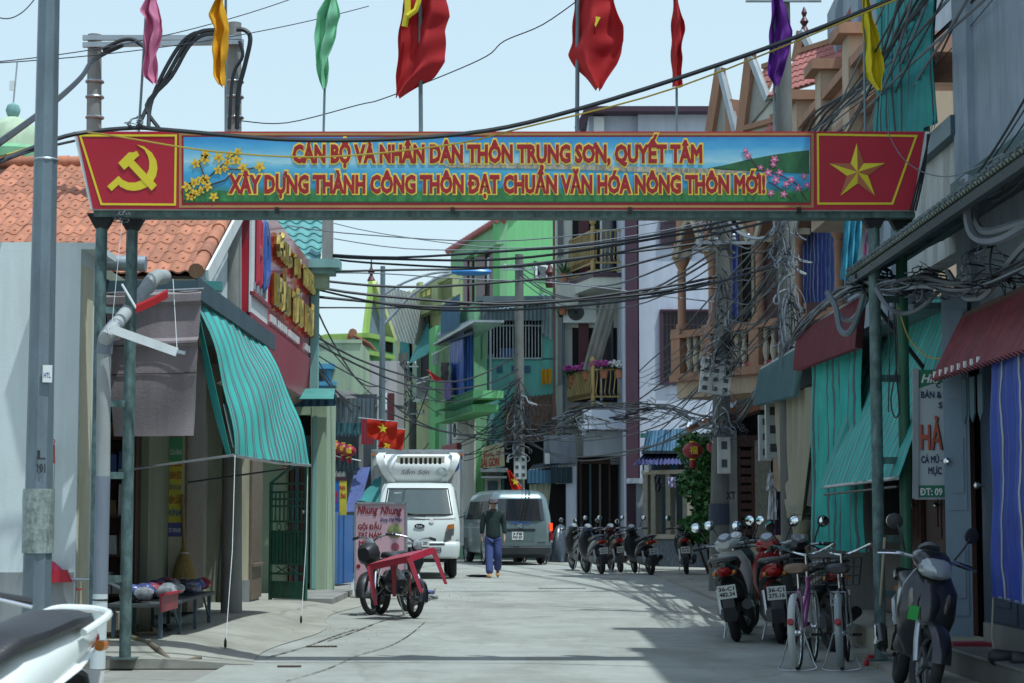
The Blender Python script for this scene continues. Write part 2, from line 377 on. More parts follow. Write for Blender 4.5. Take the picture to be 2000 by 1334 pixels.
for (x0, x1, y0, y1, z) in ((3.1, 6.5, 8, 60, .05),): mb.box(((x0+x1)/2, (y0+y1)/2, z/2-.01), (x1-x0, y1-y0, z+.02))
pv = mb.build('pavement_right', APRM); tag(pv, None, None, kind='structure')
# drain slots across the joint in the road
for i, (px, py, wpx) in enumerate(((1098, 1149, 92), (628, 1263, 60), (565, 1302, 46))):
    p = G(px, py, .005); wd = wpx*p.y/FPX
    dr = thing('drain_slot', ['long narrow rusty drain slot across the road near the parked van', 'dark drain slot cut in the concrete just right of the left gutter', 'short dark slot in the concrete at the lower left of the road'][i], 'drain', p, 'drain slots in the concrete')
    mb = MB(); mb.box((p.x, p.y, .004 if i == 0 else apz(p.x, p.y)+.002), (wd, .07, .008), .05); mb.build('frame', mat('rusty drain iron', (.12, .085, .06), .8, .3, var=.4), dr)
    mb = MB()
    for k in range(9): mb.box((p.x-wd*.45+wd*.9*k/8, p.y, (.004 if i == 0 else apz(p.x, p.y)+.002)+.005), (.012, .06, .006))
    mb.build('bars', mat('rusty drain iron', (.12, .085, .06)), dr)
# broken seam along the left gutter and sandy drifts
random.seed(9)
for i, (pts, wd) in enumerate((([(640, 1252), (690, 1235), (740, 1215), (800, 1195), (840, 1170), (850, 1150)], .022), ([(520, 1285), (600, 1262), (660, 1240), (700, 1228)], .02), ([(560, 1330), (640, 1306), (700, 1280), (760, 1262), (800, 1240), (830, 1215)], .012))):
    mb = MB(); P = smooth_path([G(x, y, .006)+Vector((0, 0, .004)) for x, y in pts], 8)
    for a, b in zip(P, P[1:]):
        d = (b-a).normalized(); n_ = Vector((-d.y, d.x, 0)); w0, w1 = wd*random.uniform(.05, 1), wd*random.uniform(.05, 1); k = len(mb.v)
        up_ = lambda q: Vector((q.x, q.y, max(q.z, (apz(q.x, q.y) if q.x < -2.2 and q.y > 17.6 else 0)+.005)))
        mb.v += [up_(a-n_*w0), up_(a+n_*w0), up_(b+n_*w1), up_(b-n_*w1)]; mb.f.append((k, k+1, k+2, k+3))
    tag(mb.build('gutter_crack', mat('dirt in crack', (.14, .13, .1), .95, var=.4, scale=12)), None, None, kind='structure')
mb = MB()
for k in range(260):
    x, y = random.choice(((750, 1195), (860, 1165), (690, 1230), (640, 1140), (830, 1140))); p = G(x+random.gauss(0, 45), y+random.gauss(0, 9), .0); s_ = random.uniform(.006, .02); z_ = (apz(p.x, p.y) if p.x < -2.2 and 17.6 < p.y < 33.7 else 0); mb.add(*[[p+Vector((a*s_, b*s_*.8, z_+c*s_*.8)) for a, b, c in ((1, 0, 0), (-.5, .9, 0), (-.5, -.9, 0), (0, 0, 1))], [(0, 1, 3), (1, 2, 3), (2, 0, 3)]])
tag(mb.build('gravel', mat('sandy grit', (.3, .26, .19), .95, var=.4, scale=30)), 'loose sandy grit scattered along the left gutter', 'gravel', kind='stuff')
# ================================================================ ARCH SIGN over the road
DA = 17.25; sA = DA/FPX
GREEN = mat('flaking green steel', (.12, .19, .185), .6, .25, var=.75, scale=14, stain=.75, zs=.5); GREEN2 = mat('dark green steel', (.035, .14, .085), .5, .1, var=.4, scale=7, stain=.35)
arch = thing('arch_sign', 'long red and blue slogan banner sign on green steel legs spanning the street', 'banner sign', (0, DA, 0))
AW = lambda px, py, dy=0: W(px, py, DA) + Vector((0, dy, 0))
poly = [AW(143, 257), AW(1816, 257), AW(1787, 411), AW(177, 409)]
part('sign_box', mat('white sheet metal', (.62, .64, .64), .5, stain=.25), arch, ('prism', poly, (0, .32, 0)))
poly = [AW(150, 257, -.006), AW(1806, 257, -.006), AW(1781, 410.5, -.006), AW(182, 408.5, -.006)]
part('red_face', RED, arch, ('prism', poly, (0, .004, 0)))
part('beam', GREEN, arch, ('bar', AW(180, 415, .16), AW(1790, 417, .16), .2, .055))
for x in (541, 884, 1230, 1560): part('clip', BLK, arch, ('box', AW(x, 411, .0), (.035, .05, .05)))
# legs: two ladder pairs
for side, xs in (('left', (-3.62, -3.37)), ('right', (3.19, 3.45))):
    for i, x in enumerate(xs):
        yb = DA+.16 + (.0 if i == 0 else .1); zb = (apz(x, yb) if side == 'left' else .05)
        part('leg', GREEN if i == 0 or side == 'left' else GREEN2, arch, ('tube', [(x, yb, zb), (x, yb, 4.02)], .052, 12))
        part('foot_plate', GREEN, arch, ('box', (x, yb, zb+.008), (.2, .2, .016)))
        part('bracket', BLK, arch, ('loft', [[Vector((x-.05, yb-.05, 3.82)), Vector((x+.05, yb-.05, 3.82)), Vector((x+.05, yb+.05, 3.82)), Vector((x-.05, yb+.05, 3.82))], [Vector((x-.12, yb-.07, 3.95)), Vector((x+.12, yb-.07, 3.95)), Vector((x+.12, yb+.07, 3.95)), Vector((x-.12, yb+.07, 3.95))]], True, False))
    for z in ((.75, 1.65, 2.28, 3.1) if side == 'left' else (.62, 1.1, 1.78, 2.5, 3.2)):
        part('rung', GREEN, arch, ('bar', (xs[0], DA+.16, z), (xs[1], DA+.26, z), .05, .06))
bd = mat('old gold border print', (.42, .22, .08), .6, bump=0)
# framed emblem fields
def frame(pts, wd, m):
    mb = MB(); c = sum(pts, Vector())/len(pts); n = len(pts); inn = []
    for i, p in enumerate(pts):
        a = (pts[i-1]-p).normalized(); b = (pts[(i+1) % n]-p).normalized(); q = (a+b).normalized(); inn.append(p + q*(wd/max(.2, math.sin(math.acos(max(-1, min(1, a.dot(b))))/2))))
    vs = pts + inn; off = Vector((0, -.004, 0))
    mb.add([p+off for p in vs] + vs, [(i, (i+1) % n, n+(i+1) % n, n+i) for i in range(n)] + [(i, (i+1) % n, 2*n+(i+1) % n, 2*n+i) for i in range(n)] + [(n+i, n+(i+1) % n, 3*n+(i+1) % n, 3*n+i) for i in range(n)])
    return mb.build('frame_line', m, arch)
frame([AW(154, 263, -.007), AW(346, 263, -.007), AW(344, 402, -.007), AW(197, 401, -.007)], .018, YEL)
frame([AW(1595, 261, -.007), AW(1792, 264, -.007), AW(1744, 400, -.007), AW(1596, 400, -.007)], .018, YEL)
frame([AW(350, 260, -.007), AW(1589, 260, -.007), AW(1589, 406, -.007), AW(350, 406, -.007)], .022, bd)
def printed(name, key, stops):
    m = bpy.data.materials.new(key); m.use_nodes = True; t = m.node_tree; N = t.nodes; L = t.links; b = N['Principled BSDF']; b.inputs['Roughness'].default_value = .35
    tc = N.new('ShaderNodeTexCoord'); sp = N.new('ShaderNodeSeparateXYZ'); L.new(tc.outputs['Generated'], sp.inputs[0])
    nz = N.new('ShaderNodeTexNoise'); nz.inputs['Scale'].default_value = 2.2; nz.inputs['Detail'].default_value = 6
    mp = N.new('ShaderNodeMapping'); mp.inputs['Scale'].default_value = (3, 1, 9); L.new(tc.outputs['Object'], mp.inputs[0]); L.new(mp.outputs[0], nz.inputs['Vector'])
    ma = N.new('ShaderNodeMath'); ma.operation = 'MULTIPLY_ADD'; ma.inputs[1].default_value = .16; L.new(nz.outputs[0], ma.inputs[0]); L.new(sp.outputs[2], ma.inputs[2])
    sb = N.new('ShaderNodeMath'); sb.operation = 'SUBTRACT'; sb.inputs[1].default_value = .08; L.new(ma.outputs[0], sb.inputs[0])
    cr = N.new('ShaderNodeValToRGB'); e = cr.color_ramp.elements
    while len(e) < len(stops): e.new(.5)
    for el, (p, c) in zip(e, stops): el.position = p; el.color = (*c, 1)
    L.new(sb.outputs[0], cr.inputs[0]); L.new(cr.outputs[0], b.inputs['Base Color']); return m
PIC = printed('p', 'seaside print', [(0, (.02, .16, .05)), (.13, (.05, .22, .07)), (.19, (.03, .2, .16)), (.25, (.03, .27, .5)), (.45, (.05, .36, .6)), (.58, (.2, .52, .68)), (.62, (.38, .62, .7)), (.7, (.24, .54, .7)), (.85, (.08, .38, .64)), (1, (.03, .25, .55))])
part('landscape_print', PIC, arch, ('prism', [AW(359, 268, -.012), AW(1582, 268, -.012), AW(1582, 396, -.012), AW(359, 396, -.012)], (0, .006, 0)))
def flat(name, m, pts, dy, th=.003): return part(name, m, arch, ('prism', [AW(x, y, dy) for x, y in pts], (0, th, 0)))
flat('printed_hill', mat('print hill', (.03, .13, .05), .4, var=.5, scale=14, bump=0), [(1380, 330), (1420, 322), (1462, 312), (1510, 303), (1550, 297), (1580, 294), (1580, 340), (1500, 336), (1440, 334)], -.0165)
flat('printed_town', mat('print town', (.42, .38, .28), .4, var=.8, scale=40, bump=0), [(860, 322), (930, 318), (1100, 321), (1240, 326), (1420, 331), (1470, 336), (1420, 342), (1290, 338), (1130, 332), (980, 329), (880, 328)], -.0165)
gm = mat('print shrubs', (.04, .2, .06), .4, var=.7, scale=22, bump=0)
random.seed(3)
flat('printed_shrubs', gm, [(359, 394), (359, 372)] + [(359+k*24, 374+random.uniform(-7, 8)+(8 if 500 < 359+k*24 < 620 else 0)) for k in range(1, 51)] + [(1580, 366), (1580, 394)], -.0165)
# blossom branches
brm = mat('print branch', (.1, .05, .03), .5, bump=0)
def blossoms(pts, mA, mB, r, nm):
    mb = MB(); mc = MB()
    for x, y in pts:
        c = AW(x, y, -.0215); rr = r*random.uniform(.8, 1.25); q0 = random.random()*6
        P = []
        for k in range(20):
            q = q0+2*math.pi*k/20; rad = rr*(.72+.28*math.cos(5*(q-q0)))
            P.append(c + XD*math.cos(q)*rad + ZD*math.sin(q)*rad)
        mb.prism(P, (0, .003, 0))
        mc.prism([c + Vector((math.cos(2*math.pi*k/6)*rr*.25, -.003, math.sin(2*math.pi*k/6)*rr*.25)) for k in range(6)], (0, .003, 0))
    o = mb.build(nm, mA, arch); mc.build('stamens', mB, o)
for P in ([(360, 392), (385, 382), (410, 362), (440, 352), (455, 338)], [(395, 378), (410, 345), (440, 318), (470, 292)], [(400, 345), (390, 320), (402, 296)], [(440, 330), (475, 332), (510, 326)]):
    part('printed_branch', brm, arch, ('tube', [AW(x, y, -.0165) for x, y in P], .006, 5))
blossoms([(383, 320), (400, 312), (402, 302), (366, 365), (380, 357), (395, 352), (381, 378), (404, 350), (428, 308), (440, 330), (445, 318), (465, 297), (462, 313), (427, 333), (475, 328), (508, 326), (418, 385), (393, 372), (372, 384), (448, 303), (406, 365)], mat('print yellow petals', (.8, .52, .04), .4, bump=0), mat('print orange', (.6, .22, .02), .4, bump=0), .045, 'yellow_blossoms')
for P in ([(1575, 392), (1555, 360), (1530, 345), (1480, 330), (1455, 292)], [(1545, 390), (1525, 370), (1500, 355)]):
    part('printed_branch', brm, arch, ('tube', [AW(x, y, -.0165) for x, y in P], .005, 5))
blossoms([(1485, 328), (1510, 322), (1512, 312), (1522, 338), (1545, 352), (1535, 360), (1500, 338), (1570, 345), (1576, 362), (1515, 352), (1530, 380), (1505, 378), (1455, 295), (1460, 305), (1558, 368)], mat('print pink petals', (.7, .16, .33), .4, bump=0), mat('print white', (.8, .6, .6), .4, bump=0), .034, 'pink_blossoms')
TXR = mat('slogan red', (.36, .014, .02), .45, bump=0); TXY = mat('slogan yellow', (.85, .6, .08), .45, bump=0)
for body, x0, x1, yb in (('CÁN BỘ VÀ NHÂN DÂN THÔN TRUNG SƠN, QUYẾT TÂM', 567, 1376, 317), ('XÂY DỰNG THÀNH CÔNG THÔN ĐẠT CHUẨN VĂN HÓA NÔNG THÔN MỚI!', 441, 1500, 376.5)):
    c = AW((x0+x1)/2, yb, 0)
    text('slogan_outline', body, TXY, arch, c + Vector((0, -.0185, 0)), XD, ZD, 35.5*sA, (x1-x0+5)*sA, .0006, .11)
    text('slogan_text', body, TXR, arch, c + Vector((0, -.0205, 0)), XD, ZD, 35*sA, (x1-x0)*sA, .0006, .05)
# hammer and sickle
Zc = lambda L: [AW(x/2.964, y/2.964, -.012) for x, y in L]
part('sickle', YEL, arch, ('prism', Zc([(793, 839), (835, 850), (880, 885), (906, 930), (913, 975), (905, 1020), (885, 1055), (850, 1085), (810, 1101), (775, 1106), (735, 1100), (700, 1083), (688, 1070), (648, 1107), (622, 1080), (688, 1020), (712, 1043), (745, 1058), (785, 1058), (818, 1045), (848, 1018), (864, 980), (866, 940), (858, 905), (838, 868)]), (0, .005, 0)))
part('hammer', YEL, arch, ('prism', [p+Vector((0, -.004, 0)) for p in Zc([(687, 945), (748, 884), (775, 884), (792, 875), (808, 900), (776, 930), (910, 1073), (880, 1105), (747, 962), (721, 985)])], (0, .005, 0)))
# two-tone star
c = AW(1674, 337, -.014); sp = star_pts(c, XD, ZD, 58*sA); mb1, mb2 = MB(), MB(); cc = c + Vector((0, -.012, 0))
for k in range(0, 10, 2):
    mb1.add([sp[k], sp[(k+1) % 10], cc, sp[k]+Vector((0, .01, 0))], [(0, 1, 2), (0, 3, 1)]); mb2.add([sp[k], sp[k-1], cc, sp[k]+Vector((0, .01, 0))], [(0, 2, 1), (0, 1, 3)])
mb1.build('star_light_facets', YEL, arch); mb2.build('star_dark_facets', mat('sign orange', (.42, .13, .05), .5, bump=0), arch)
# ---------------------------------------------------------------- flags on the arch
def hang_flag(name, label, rows, pole, m, folds, amp, group='flags along the top of the banner sign', extra=None):
    d = DA+.2; b = W(pole[1], 257, d); root = thing(name, label, 'flag', b, group)
    part('pole', mat('flagpole', (.16, .2, .22), .5, .4), root, ('tube', [b, W((pole[0]*.4+pole[1]*.6), 130, d), W(pole[0], -75, d)], pole[2], 8))
    rows = sorted(rows); ph = random.random()*6
    def fn(u, v):
        y = rows[0][0]+(rows[-1][0]-rows[0][0])*v
        for a, c in zip(rows, rows[1:]):
            if a[0] <= y <= c[0]+1e-6: t = (y-a[0])/(c[0]-a[0]); xl = a[1]+(c[1]-a[1])*t; xr = a[2]+(c[2]-a[2])*t; break
        # folded cloth: sideways zigzag in depth
        uu = u + .05*math.sin(u*folds*6.28+ph+v*1.7)
        p = W(xl+(xr-xl)*uu, y, d - .03); p.y += amp*math.sin(u*folds*6.28+ph+v*2.2) - .02 + .018*math.sin(u*11+v*17+ph)*math.sin(v*9+ph) + .012*math.sin(v*31+u*7)*u; p.x += .006*math.sin(v*23+u*9+ph)
        return p
    mb = MB(); mb.grid(fn, 36, 44, .003); o = mb.build('cloth', m, root)
    if extra: extra(root, d)
    return root
RF = cloth('red flag cloth', (.55, .03, .035), .38)
hang_flag('flag', 'pink flag hanging limp above the banner sign', [(-60, 282, 318), (0, 290, 303), (25, 277, 310), (40, 288, 316), (60, 287, 317), (100, 285, 307), (150, 281, 308), (164, 297, 308)], (291, 271, .012), cloth('pink flag cloth', (.75, .27, .44)), 1.6, .05)
hang_flag('flag', 'orange yellow flag hanging limp beside the concrete pole', [(-60, 414, 446), (0, 424, 436), (30, 408, 441), (60, 420, 448), (100, 416, 442), (150, 420, 440), (169, 430, 439)], (441, 441, .012), cloth('orange flag cloth', (.85, .45, .02)), 1.6, .05)
hang_flag('flag', 'mint green flag hanging limp above the slogan', [(-60, 630, 664), (0, 640, 656), (30, 622, 663), (70, 618, 655), (110, 617, 643), (160, 624, 640), (174, 629, 637)], (640, 632, .011), cloth('mint flag cloth', (.32, .72, .47)), 1.6, .05)
def party(root, d):
    mb = MB()
    mb.tube([W(790, 52, d-.13), W(796, 20, d-.15), W(796, -8, d-.15)], .028, 6); mb.tube([W(796, 32, d-.16), W(812, 20, d-.16), W(818, 2, d-.16), W(820, -20, d-.16)], .026, 6)
    mb.build('printed_emblem', YEL, root)
hang_flag('flag', 'large red flag with part of a yellow emblem above the slogan', [(-70, 790, 862), (0, 795, 869), (30, 790, 876), (60, 784, 866), (120, 779, 866), (150, 776, 842), (190, 772, 781)], (820, 822, .019), RF, 1.3, .07, extra=party)
def vn(root, d):
    mb = MB(); c = W(1163, 40, d-.13); mb.prism([c+Vector((-.03, 0, .04)), c+Vector((.045, 0, .03)), c+Vector((.0, 0, -.06))], (0, .004, 0)); mb.build('printed_star', YEL, root)
hang_flag('flag', 'large red flag with a folded yellow star right of the party flag', [(-70, 1122, 1200), (0, 1120, 1196), (50, 1115, 1214), (80, 1112, 1218), (105, 1105, 1213), (130, 1120, 1204), (150, 1142, 1192), (176, 1165, 1174)], (1129, 1127, .019), RF, 1.3, .08, extra=vn)
hang_flag('flag', 'narrow small plain red flag hanging limp above the sign', [(-60, 1308, 1330), (0, 1315, 1323), (40, 1311, 1335), (62, 1310, 1336), (100, 1310, 1330), (150, 1312, 1332), (171, 1314, 1332)], (1320, 1322, .011), RF, 1.2, .04)
hang_flag('flag', 'purple flag hanging limp in front of the leaning concrete pole', [(-60, 1504, 1530), (0, 1508, 1529), (40, 1505, 1542), (60, 1504, 1546), (100, 1502, 1541), (150, 1500, 1526), (169, 1513, 1521)], (1512, 1512, .011), cloth('purple flag cloth', (.17, .03, .33)), 1.5, .05)
hang_flag('flag', 'bright yellow flag at the right end of the sign', [(-60, 1680, 1700), (0, 1684, 1696), (40, 1683, 1705), (90, 1688, 1718), (140, 1686, 1726), (160, 1700, 1722), (177, 1715, 1721)], (1686, 1690, .012), cloth('yellow flag cloth', (.8, .68, .03)), 1.5, .05)
# ================================================================ LEFT SIDE OF THE STREET
random.seed(11)
WALLW = mat('whitewashed wall', (.6, .66, .66), .85, var=.08, stain=.14); CREAM = mat('cream wall', (.56, .52, .38), .85, var=.14, stain=.25)
OLIVE = mat('olive grey wall', (.25, .26, .2), .85, var=.18, stain=.3); STONE = mat('brown granite', (.2, .155, .115), .45, var=.5, scale=30, bump=.1)
BROWN = mat('dark brown wood', (.075, .032, .022), .5, var=.4, scale=8, zs=.1); TERRA = mat('terracotta tile', (.45, .175, .1), .75, var=.35, scale=6, stain=.25, rnd=.2)
FASC = mat('blue grey sheet metal', (.07, .12, .15), .5, .3, var=.25, stain=.2); TEALM = mat('teal sheet metal', (.08, .3, .27), .5, .2, var=.2, stain=.3)
MAROON = mat('maroon sheet metal', (.3, .03, .05), .42, .1, var=.25, stain=.2)
# white flat-roofed house
h = thing('white_house', 'whitewashed flat roofed house wall at the left edge', 'house', (-6, 17.75, 0))
part('wall', WALLW, h, ('box', (-6.44, 18.2, 1.84), (5.14, .9, 3.7)))
part('side_wall', CREAM, h, ('box', (-3.87, 18.02, 1.8), (.02, .46, 3.5)))
mb = MB(); random.seed(4)
for k in range(14): mb.box((-8.6+k*.36, 18.2, 3.71+random.uniform(-.005, .012)), (.37, .9, .06), random.uniform(-.02, .02))
mb.build('broken_coping', WALLW, h)
part('skirting', mat('grey skirting', (.3, .32, .32), .85, stain=.4), h, ('box', (-6.44, 17.74, .45), (5.12, .02, .7)))
# shop with tiled roof
XL = -3.95
sh = thing('tiled_roof_shop', 'low shop with orange tiled roof and open dark front', 'shop', (-5, 21, 0))
part('wall', OLIVE, sh, ('box', (-4.1, 22.35, 1.95), (.3, 1.3, 3.5)), ('box', (-6.6, 21.2, 1.95), (.2, 5.8, 3.5)))
part('side_wall', CREAM, sh, ('box', (-5.3, 18.45, 1.95), (2.4, .25, 3.5)))
part('doorstep', mat('worn cream tile', (.4, .37, .29), .7, var=.2, stain=.4), sh, ('box', (-4.02, 20.2, .2), (.26, 3.2, .3)))
part('ceiling', OLIVE, sh, ('box', (-5.2, 21.2, 3.62), (2.6, 5.8, .1)))
part('back_wall', BROWN, sh, ('box', (-5.3, 21.85, 1.95), (2.4, .1, 3.3)))
part('pillar', CREAM, sh, ('box', (-3.87, 23.65, 1.95), (.2, 1.3, 3.5)))
part('stone_cladding', STONE, sh, ('box', (-3.755, 23.65, 1.75), (.03, 1.32, 3.1)), ('box', (-3.75, 23.6, .35), (.06, 1.2, .3)))
part('gable_wall', WALLW, sh, ('prism', [(-3.5, 21.3, 3.9), (-3.5, 25.6, 5.75), (-3.5, 25.6, 3.9)], (.06, 0, 0)))
# goods on shelves inside
gc = [mat('goods '+n, c, .5, var=.3, scale=12) for n, c in (('orange', (.5, .16, .03)), ('blue', (.06, .11, .3)), ('white', (.5, .5, .5)), ('red', (.4, .03, .04)), ('green', (.05, .2, .1)), ('brown', (.18, .1, .05)))]
rk = thing('shelf_rack', 'dark wooden shelf rack full of packets inside the open shop', 'shelf', (-4.8, 21.6, .35))
for i in range(6): part('shelf', BROWN, rk, ('box', (-4.75, 21.62, .45+i*.42), (1.4, .34, .03)))
for x in (-5.44, -4.06): part('upright', BROWN, rk, ('box', (x, 21.6, 1.6), (.05, .36, 2.55)))
for i in range(5):
    x = -5.3; k = 0
    while x < -4.2:
        wd = random.uniform(.12, .26); ht = random.uniform(.15, .34)
        gi = random.randrange(6); tag(MB().loft([[Vector((x+wd*a*(1-t*.12)/2+wd/2, 21.6+.1*b, .465+i*.42+ht*t)) for a, b in ((-1, -1), (1, -1), (1, 1), (-1, 1))] for t in (0, .15, .8, 1)]).build('packet', gc[gi]), f'{["orange", "blue", "white", "red", "green", "brown"][gi]} goods packet on the {["lowest", "second lowest", "middle", "second highest", "highest"][i]} shelf inside the dark shop', 'packet', 'packets on the shop shelves')
        x += wd+.015
# low bench with bagged goods
bn = thing('display_bench', 'low dark display bench piled with bagged goods outside the shop', 'bench', (-3.5, 20.3, .1))
part('top', mat('dark bench board', (.06, .07, .075), .6, var=.3), bn, ('box', (-3.52, 20.35, .46), (.56, 3.2, .03)))
for y in (18.85, 19.9, 20.9, 21.85):
    for x in (-3.74, -3.3): part('leg', FASC, bn, ('bar', (x, y, apz(x, y)), (x, y, .45), .035))
for y in (19.9, 21.85): part('brace', FASC, bn, ('bar', (-3.3, y, .2), (-3.3, y-.4, .44), .02))
bagm = [mat('bag '+n, c, .18, var=.5, scale=25, bump=.8, bs=25) for n, c in (('grey', (.25, .26, .28)), ('blue', (.08, .1, .25)), ('red', (.35, .05, .06)), ('clear', (.4, .42, .42)), ('dark', (.06, .06, .08)))]
def blob(c, r, n=8, m=6, amp=.25):
    vs = []; fs = []; q = [random.random()*6 for _ in range(4)]
    for j in range(m+1):
        t = math.pi*j/m
        for i in range(n):
            p = 2*math.pi*i/n; k = 1+amp*math.sin(3*p+q[0]+2*t)*math.sin(2*t+q[1])+amp*.6*math.sin(5*p+q[2])
            vs.append(Vector(c)+Vector((r[0]*math.sin(t)*math.cos(p)*k, r[1]*math.sin(t)*math.sin(p)*k, r[2]*math.cos(t))))
    for j in range(m):
        for i in range(n): a = j*n+i; b = j*n+(i+1) % n; fs.append((a, b, b+n, a+n))
    return vs, fs
for i in range(38):
    x = -3.72+.4*random.random(); y = 18.95+i*.074; mb = MB(); mb.add(*blob((x, y, .475+.065+random.random()*.05), (.095, .08, .065))); mb.sm = True
    tag(mb.build('goods_bag', bagm[i % 5]), f'{["grey", "blue", "red", "clear", "dark"][i % 5]} plastic bag of goods on the {["near", "middle", "far"][i//13]} part of the display bench', 'bag', 'bagged goods on the display bench')
o = thing('red_tray', 'shallow red plastic tray at the near end of the display bench', 'tray', (-3.45, 19.1, .475)); part('base', MAROON, o, ('box', (-3.24, 18.95, .49), (.02, .9, .16))); part('rim', RED, o, ('box', (-3.225, 18.95, .57), (.04, .92, .02)))
# sandals on the apron
SAND = mat('tan rubber sandal', (.3, .24, .17), .6)
for i, (px, py, rz, lb, c) in enumerate(((292, 1246, .5, 'tan slip-on sandal nearest the road on the shop apron', SAND), (262, 1237, .9, 'tan slip-on sandal lying behind another by the bench', SAND), (318, 1238, 1.3, 'flat dark sandal under the display bench leg', PLAS))):
    p = G(px, py, .1); p.z = apz(p.x, p.y)+.005; s = thing('sandal', lb, 'sandal', p, 'sandals on the shop apron')
    c_, s_ = math.cos(rz), math.sin(rz); T = lambda a, b, z: p+Vector((a*c_-b*s_, a*s_+b*c_, z))
    mb = MB(); L = [(-.13, .03), (-.12, .045), (0, .04), (.08, .052), (.13, .035), (.145, 0), (.13, -.035), (.08, -.05), (0, -.036), (-.12, -.045), (-.14, 0)]
    mb.prism([T(a, b, 0) for a, b in L], (0, 0, .025)); mb.build('sole', c, s)
    mb = MB(); mb.grid(lambda u, v: T(.02+.1*v, .05*math.cos(math.pi*u), .02+.05*math.sin(math.pi*u)*(1-.5*v)), 10, 5, .008); mb.build('strap', c, s)
# roof tiles
tile = MB()
for k in range(7):
    x = -.115+.23*k/6; z = [.0, .018, .03, .018, 0, -.004, 0][k]
    for y, dz in ((-.02, .012), (.36, -.012)): tile.v += [Vector((x, y, z+dz+.012)), Vector((x, y, z+dz-.01))]
for k in range(6):
    a = 4*k; b = a+4
    tile.f += [(a, b, b+2, a+2), (a+1, a+3, b+3, b+1), (a, a+1, b+1, b)]
tile.sm = False; tile.box((.03, .12, .03), (.03, .05, .02))
TM = tile.mesh('roof tile'); TM.materials.append(TERRA)
p0 = Vector((-3.35, 20.95, 3.86)); sl = Vector((0, 4.6, 1.96)); ang = math.atan2(1.96, 4.6); ln = sl.length; rows = 13; gz = ln/rows
for r in range(rows):
    for c in range(21):
        inst('roof_tile', TM, sh, Matrix.Translation(p0 + sl*(r/rows) + Vector((-.08-.15*c, 0, random.uniform(-.004, .004)))) @ Matrix.Rotation(ang+.03, 4, 'X') @ Matrix.Rotation(random.uniform(-.02, .02), 4, 'Z') @ Matrix.Diagonal((.67, gz/.345, .8, 1)))
part('roof_board', BROWN, sh, ('prism', [p0+Vector((0, .03, -.06)), p0+Vector((-6, .03, -.06)), p0+sl+Vector((-6, 0, -.06)), p0+sl+Vector((0, 0, -.06))], (0, 0, .03)))
mb = MB()
for k in range(9): a = p0+sl*(k/9-.02)+Vector((.02, 0, .05)); b = p0+sl*((k+1)/9+.02)+Vector((.02, 0, .04)); mb2 = MB(); mb2.tube([a, b], [.085, .07], 10); mb2.build('verge_tile', TERRA, sh)
for k in range(12): a = p0+sl+Vector((-.3*k, 0, .05)); mb2 = MB(); mb2.tube([a, a+Vector((-.33, 0, 0))], [.09, .075], 10); mb2.build('ridge_tile', TERRA, sh)
part('barge_board', WHT, sh, ('bar', p0+Vector((.13, -.05, -.06)), p0+sl+Vector((.13, 0, -.06)), .03, .18))
# flat canopy, fascia, hanging tarp, awning
cn = thing('shop_canopy', 'flat sheet metal canopy with blue grey fascia under the tiled roof', 'canopy', (-3.5, 22, 3.4))
part('deck', FASC, cn, ('box', (-3.5, 22.3, 3.47), (.92, 6.2, .03))); part('fascia', FASC, cn, ('box', (-3.045, 22.3, 3.5), (.02, 6.25, .2)), ('box', (-3.5, 19.19, 3.5), (.92, .02, .14)))
part('gutter', TEALM, cn, ('box', (-3.3, 20.8, 3.7), (.5, .12, .1)))
part('vent_duct', GALV, cn, ('tube', [W(205, 513, 18.9), W(285, 515, 18.9)], .075, 12))
tp = thing('hanging_tarp', 'grey brown weathered tarp hanging at the end of the shop canopy', 'tarp', (-3.5, 19.1, 2.0))
mb = MB(); a, b, c, d = W(205, 575, 19.1), W(394, 566, 19.1), W(222, 852, 19.1), W(378, 851, 19.1)
def tf(u, v):
    p = (a*(1-u)+b*u)*(1-v)+(c*(1-u)+d*u)*v; p.y += .025*math.sin(u*9+v*3)+.03*math.sin(v*7+u*2)*(.3+v) - (.05 if abs(v-.37) < .025 or abs(v-.05) < .03 else 0); return p
mb.grid(tf, 30, 40, .005); tz = mb.build('cloth', mat('weathered tarp', (.26, .22, .23), .9, var=.3, scale=2, stain=.3, bump=.3), tp)
part('hem_rod', STEEL, tp, ('tube', [a+Vector((0, 0, .01)), b+Vector((.02, 0, .01))], .012))
for v in (.37, .57):
    part('seam', mat('tarp seam', (.06, .045, .05), .9), tp, ('tube', [tf(u/12, v)+Vector((0, -.012, 0)) for u in range(13)], .006, 5))
STR_T = stripe('teal striped awning cloth', [(0, (.08, .6, .54)), (.3, (.17, .25, .26)), (.52, (.1, .66, .6)), (.66, (.14, .22, .23)), (.84, (.08, .58, .52))], 10, wob=.3)
aw = thing('striped_awning', 'steep teal and grey striped cloth awning on the left shop', 'awning', (-2.9, 21.8, 1.8))
mb = MB(); A, B, C, D = Vector((-3.07, 19.35, 3.4)), Vector((-3.07, 24.5, 3.4)), W(455, 889, 19.4), W(606, 909, 24.4)
mb2 = sheet(MB(), A, B, C, D, 70, 14, 9, .008, jit=.03, curl=-.06); mb2.build('cloth', STR_T, aw)
part('hem_tube', STEEL, aw, ('tube', [C, (C+D)/2+Vector((0, 0, -.02)), D], .016))
part('flap', stripe('teal flap', [(0, (.05, .4, .37)), (.5, (.06, .46, .42))], 3), aw, ('grid', lambda u, v: A*(1-v)+C*v+Vector((-.02-.07*u*math.sin(v*2.6), .04*u, -.03*u)), 4, 10, .005))
part('white_patch', WHT, aw, ('grid', lambda u, v: C+(A-C)*(.05+.28*v)+(D-C)*(.005+.05*u*(1-v*.5))+Vector((.015, -.01, .0)), 3, 6, .003))
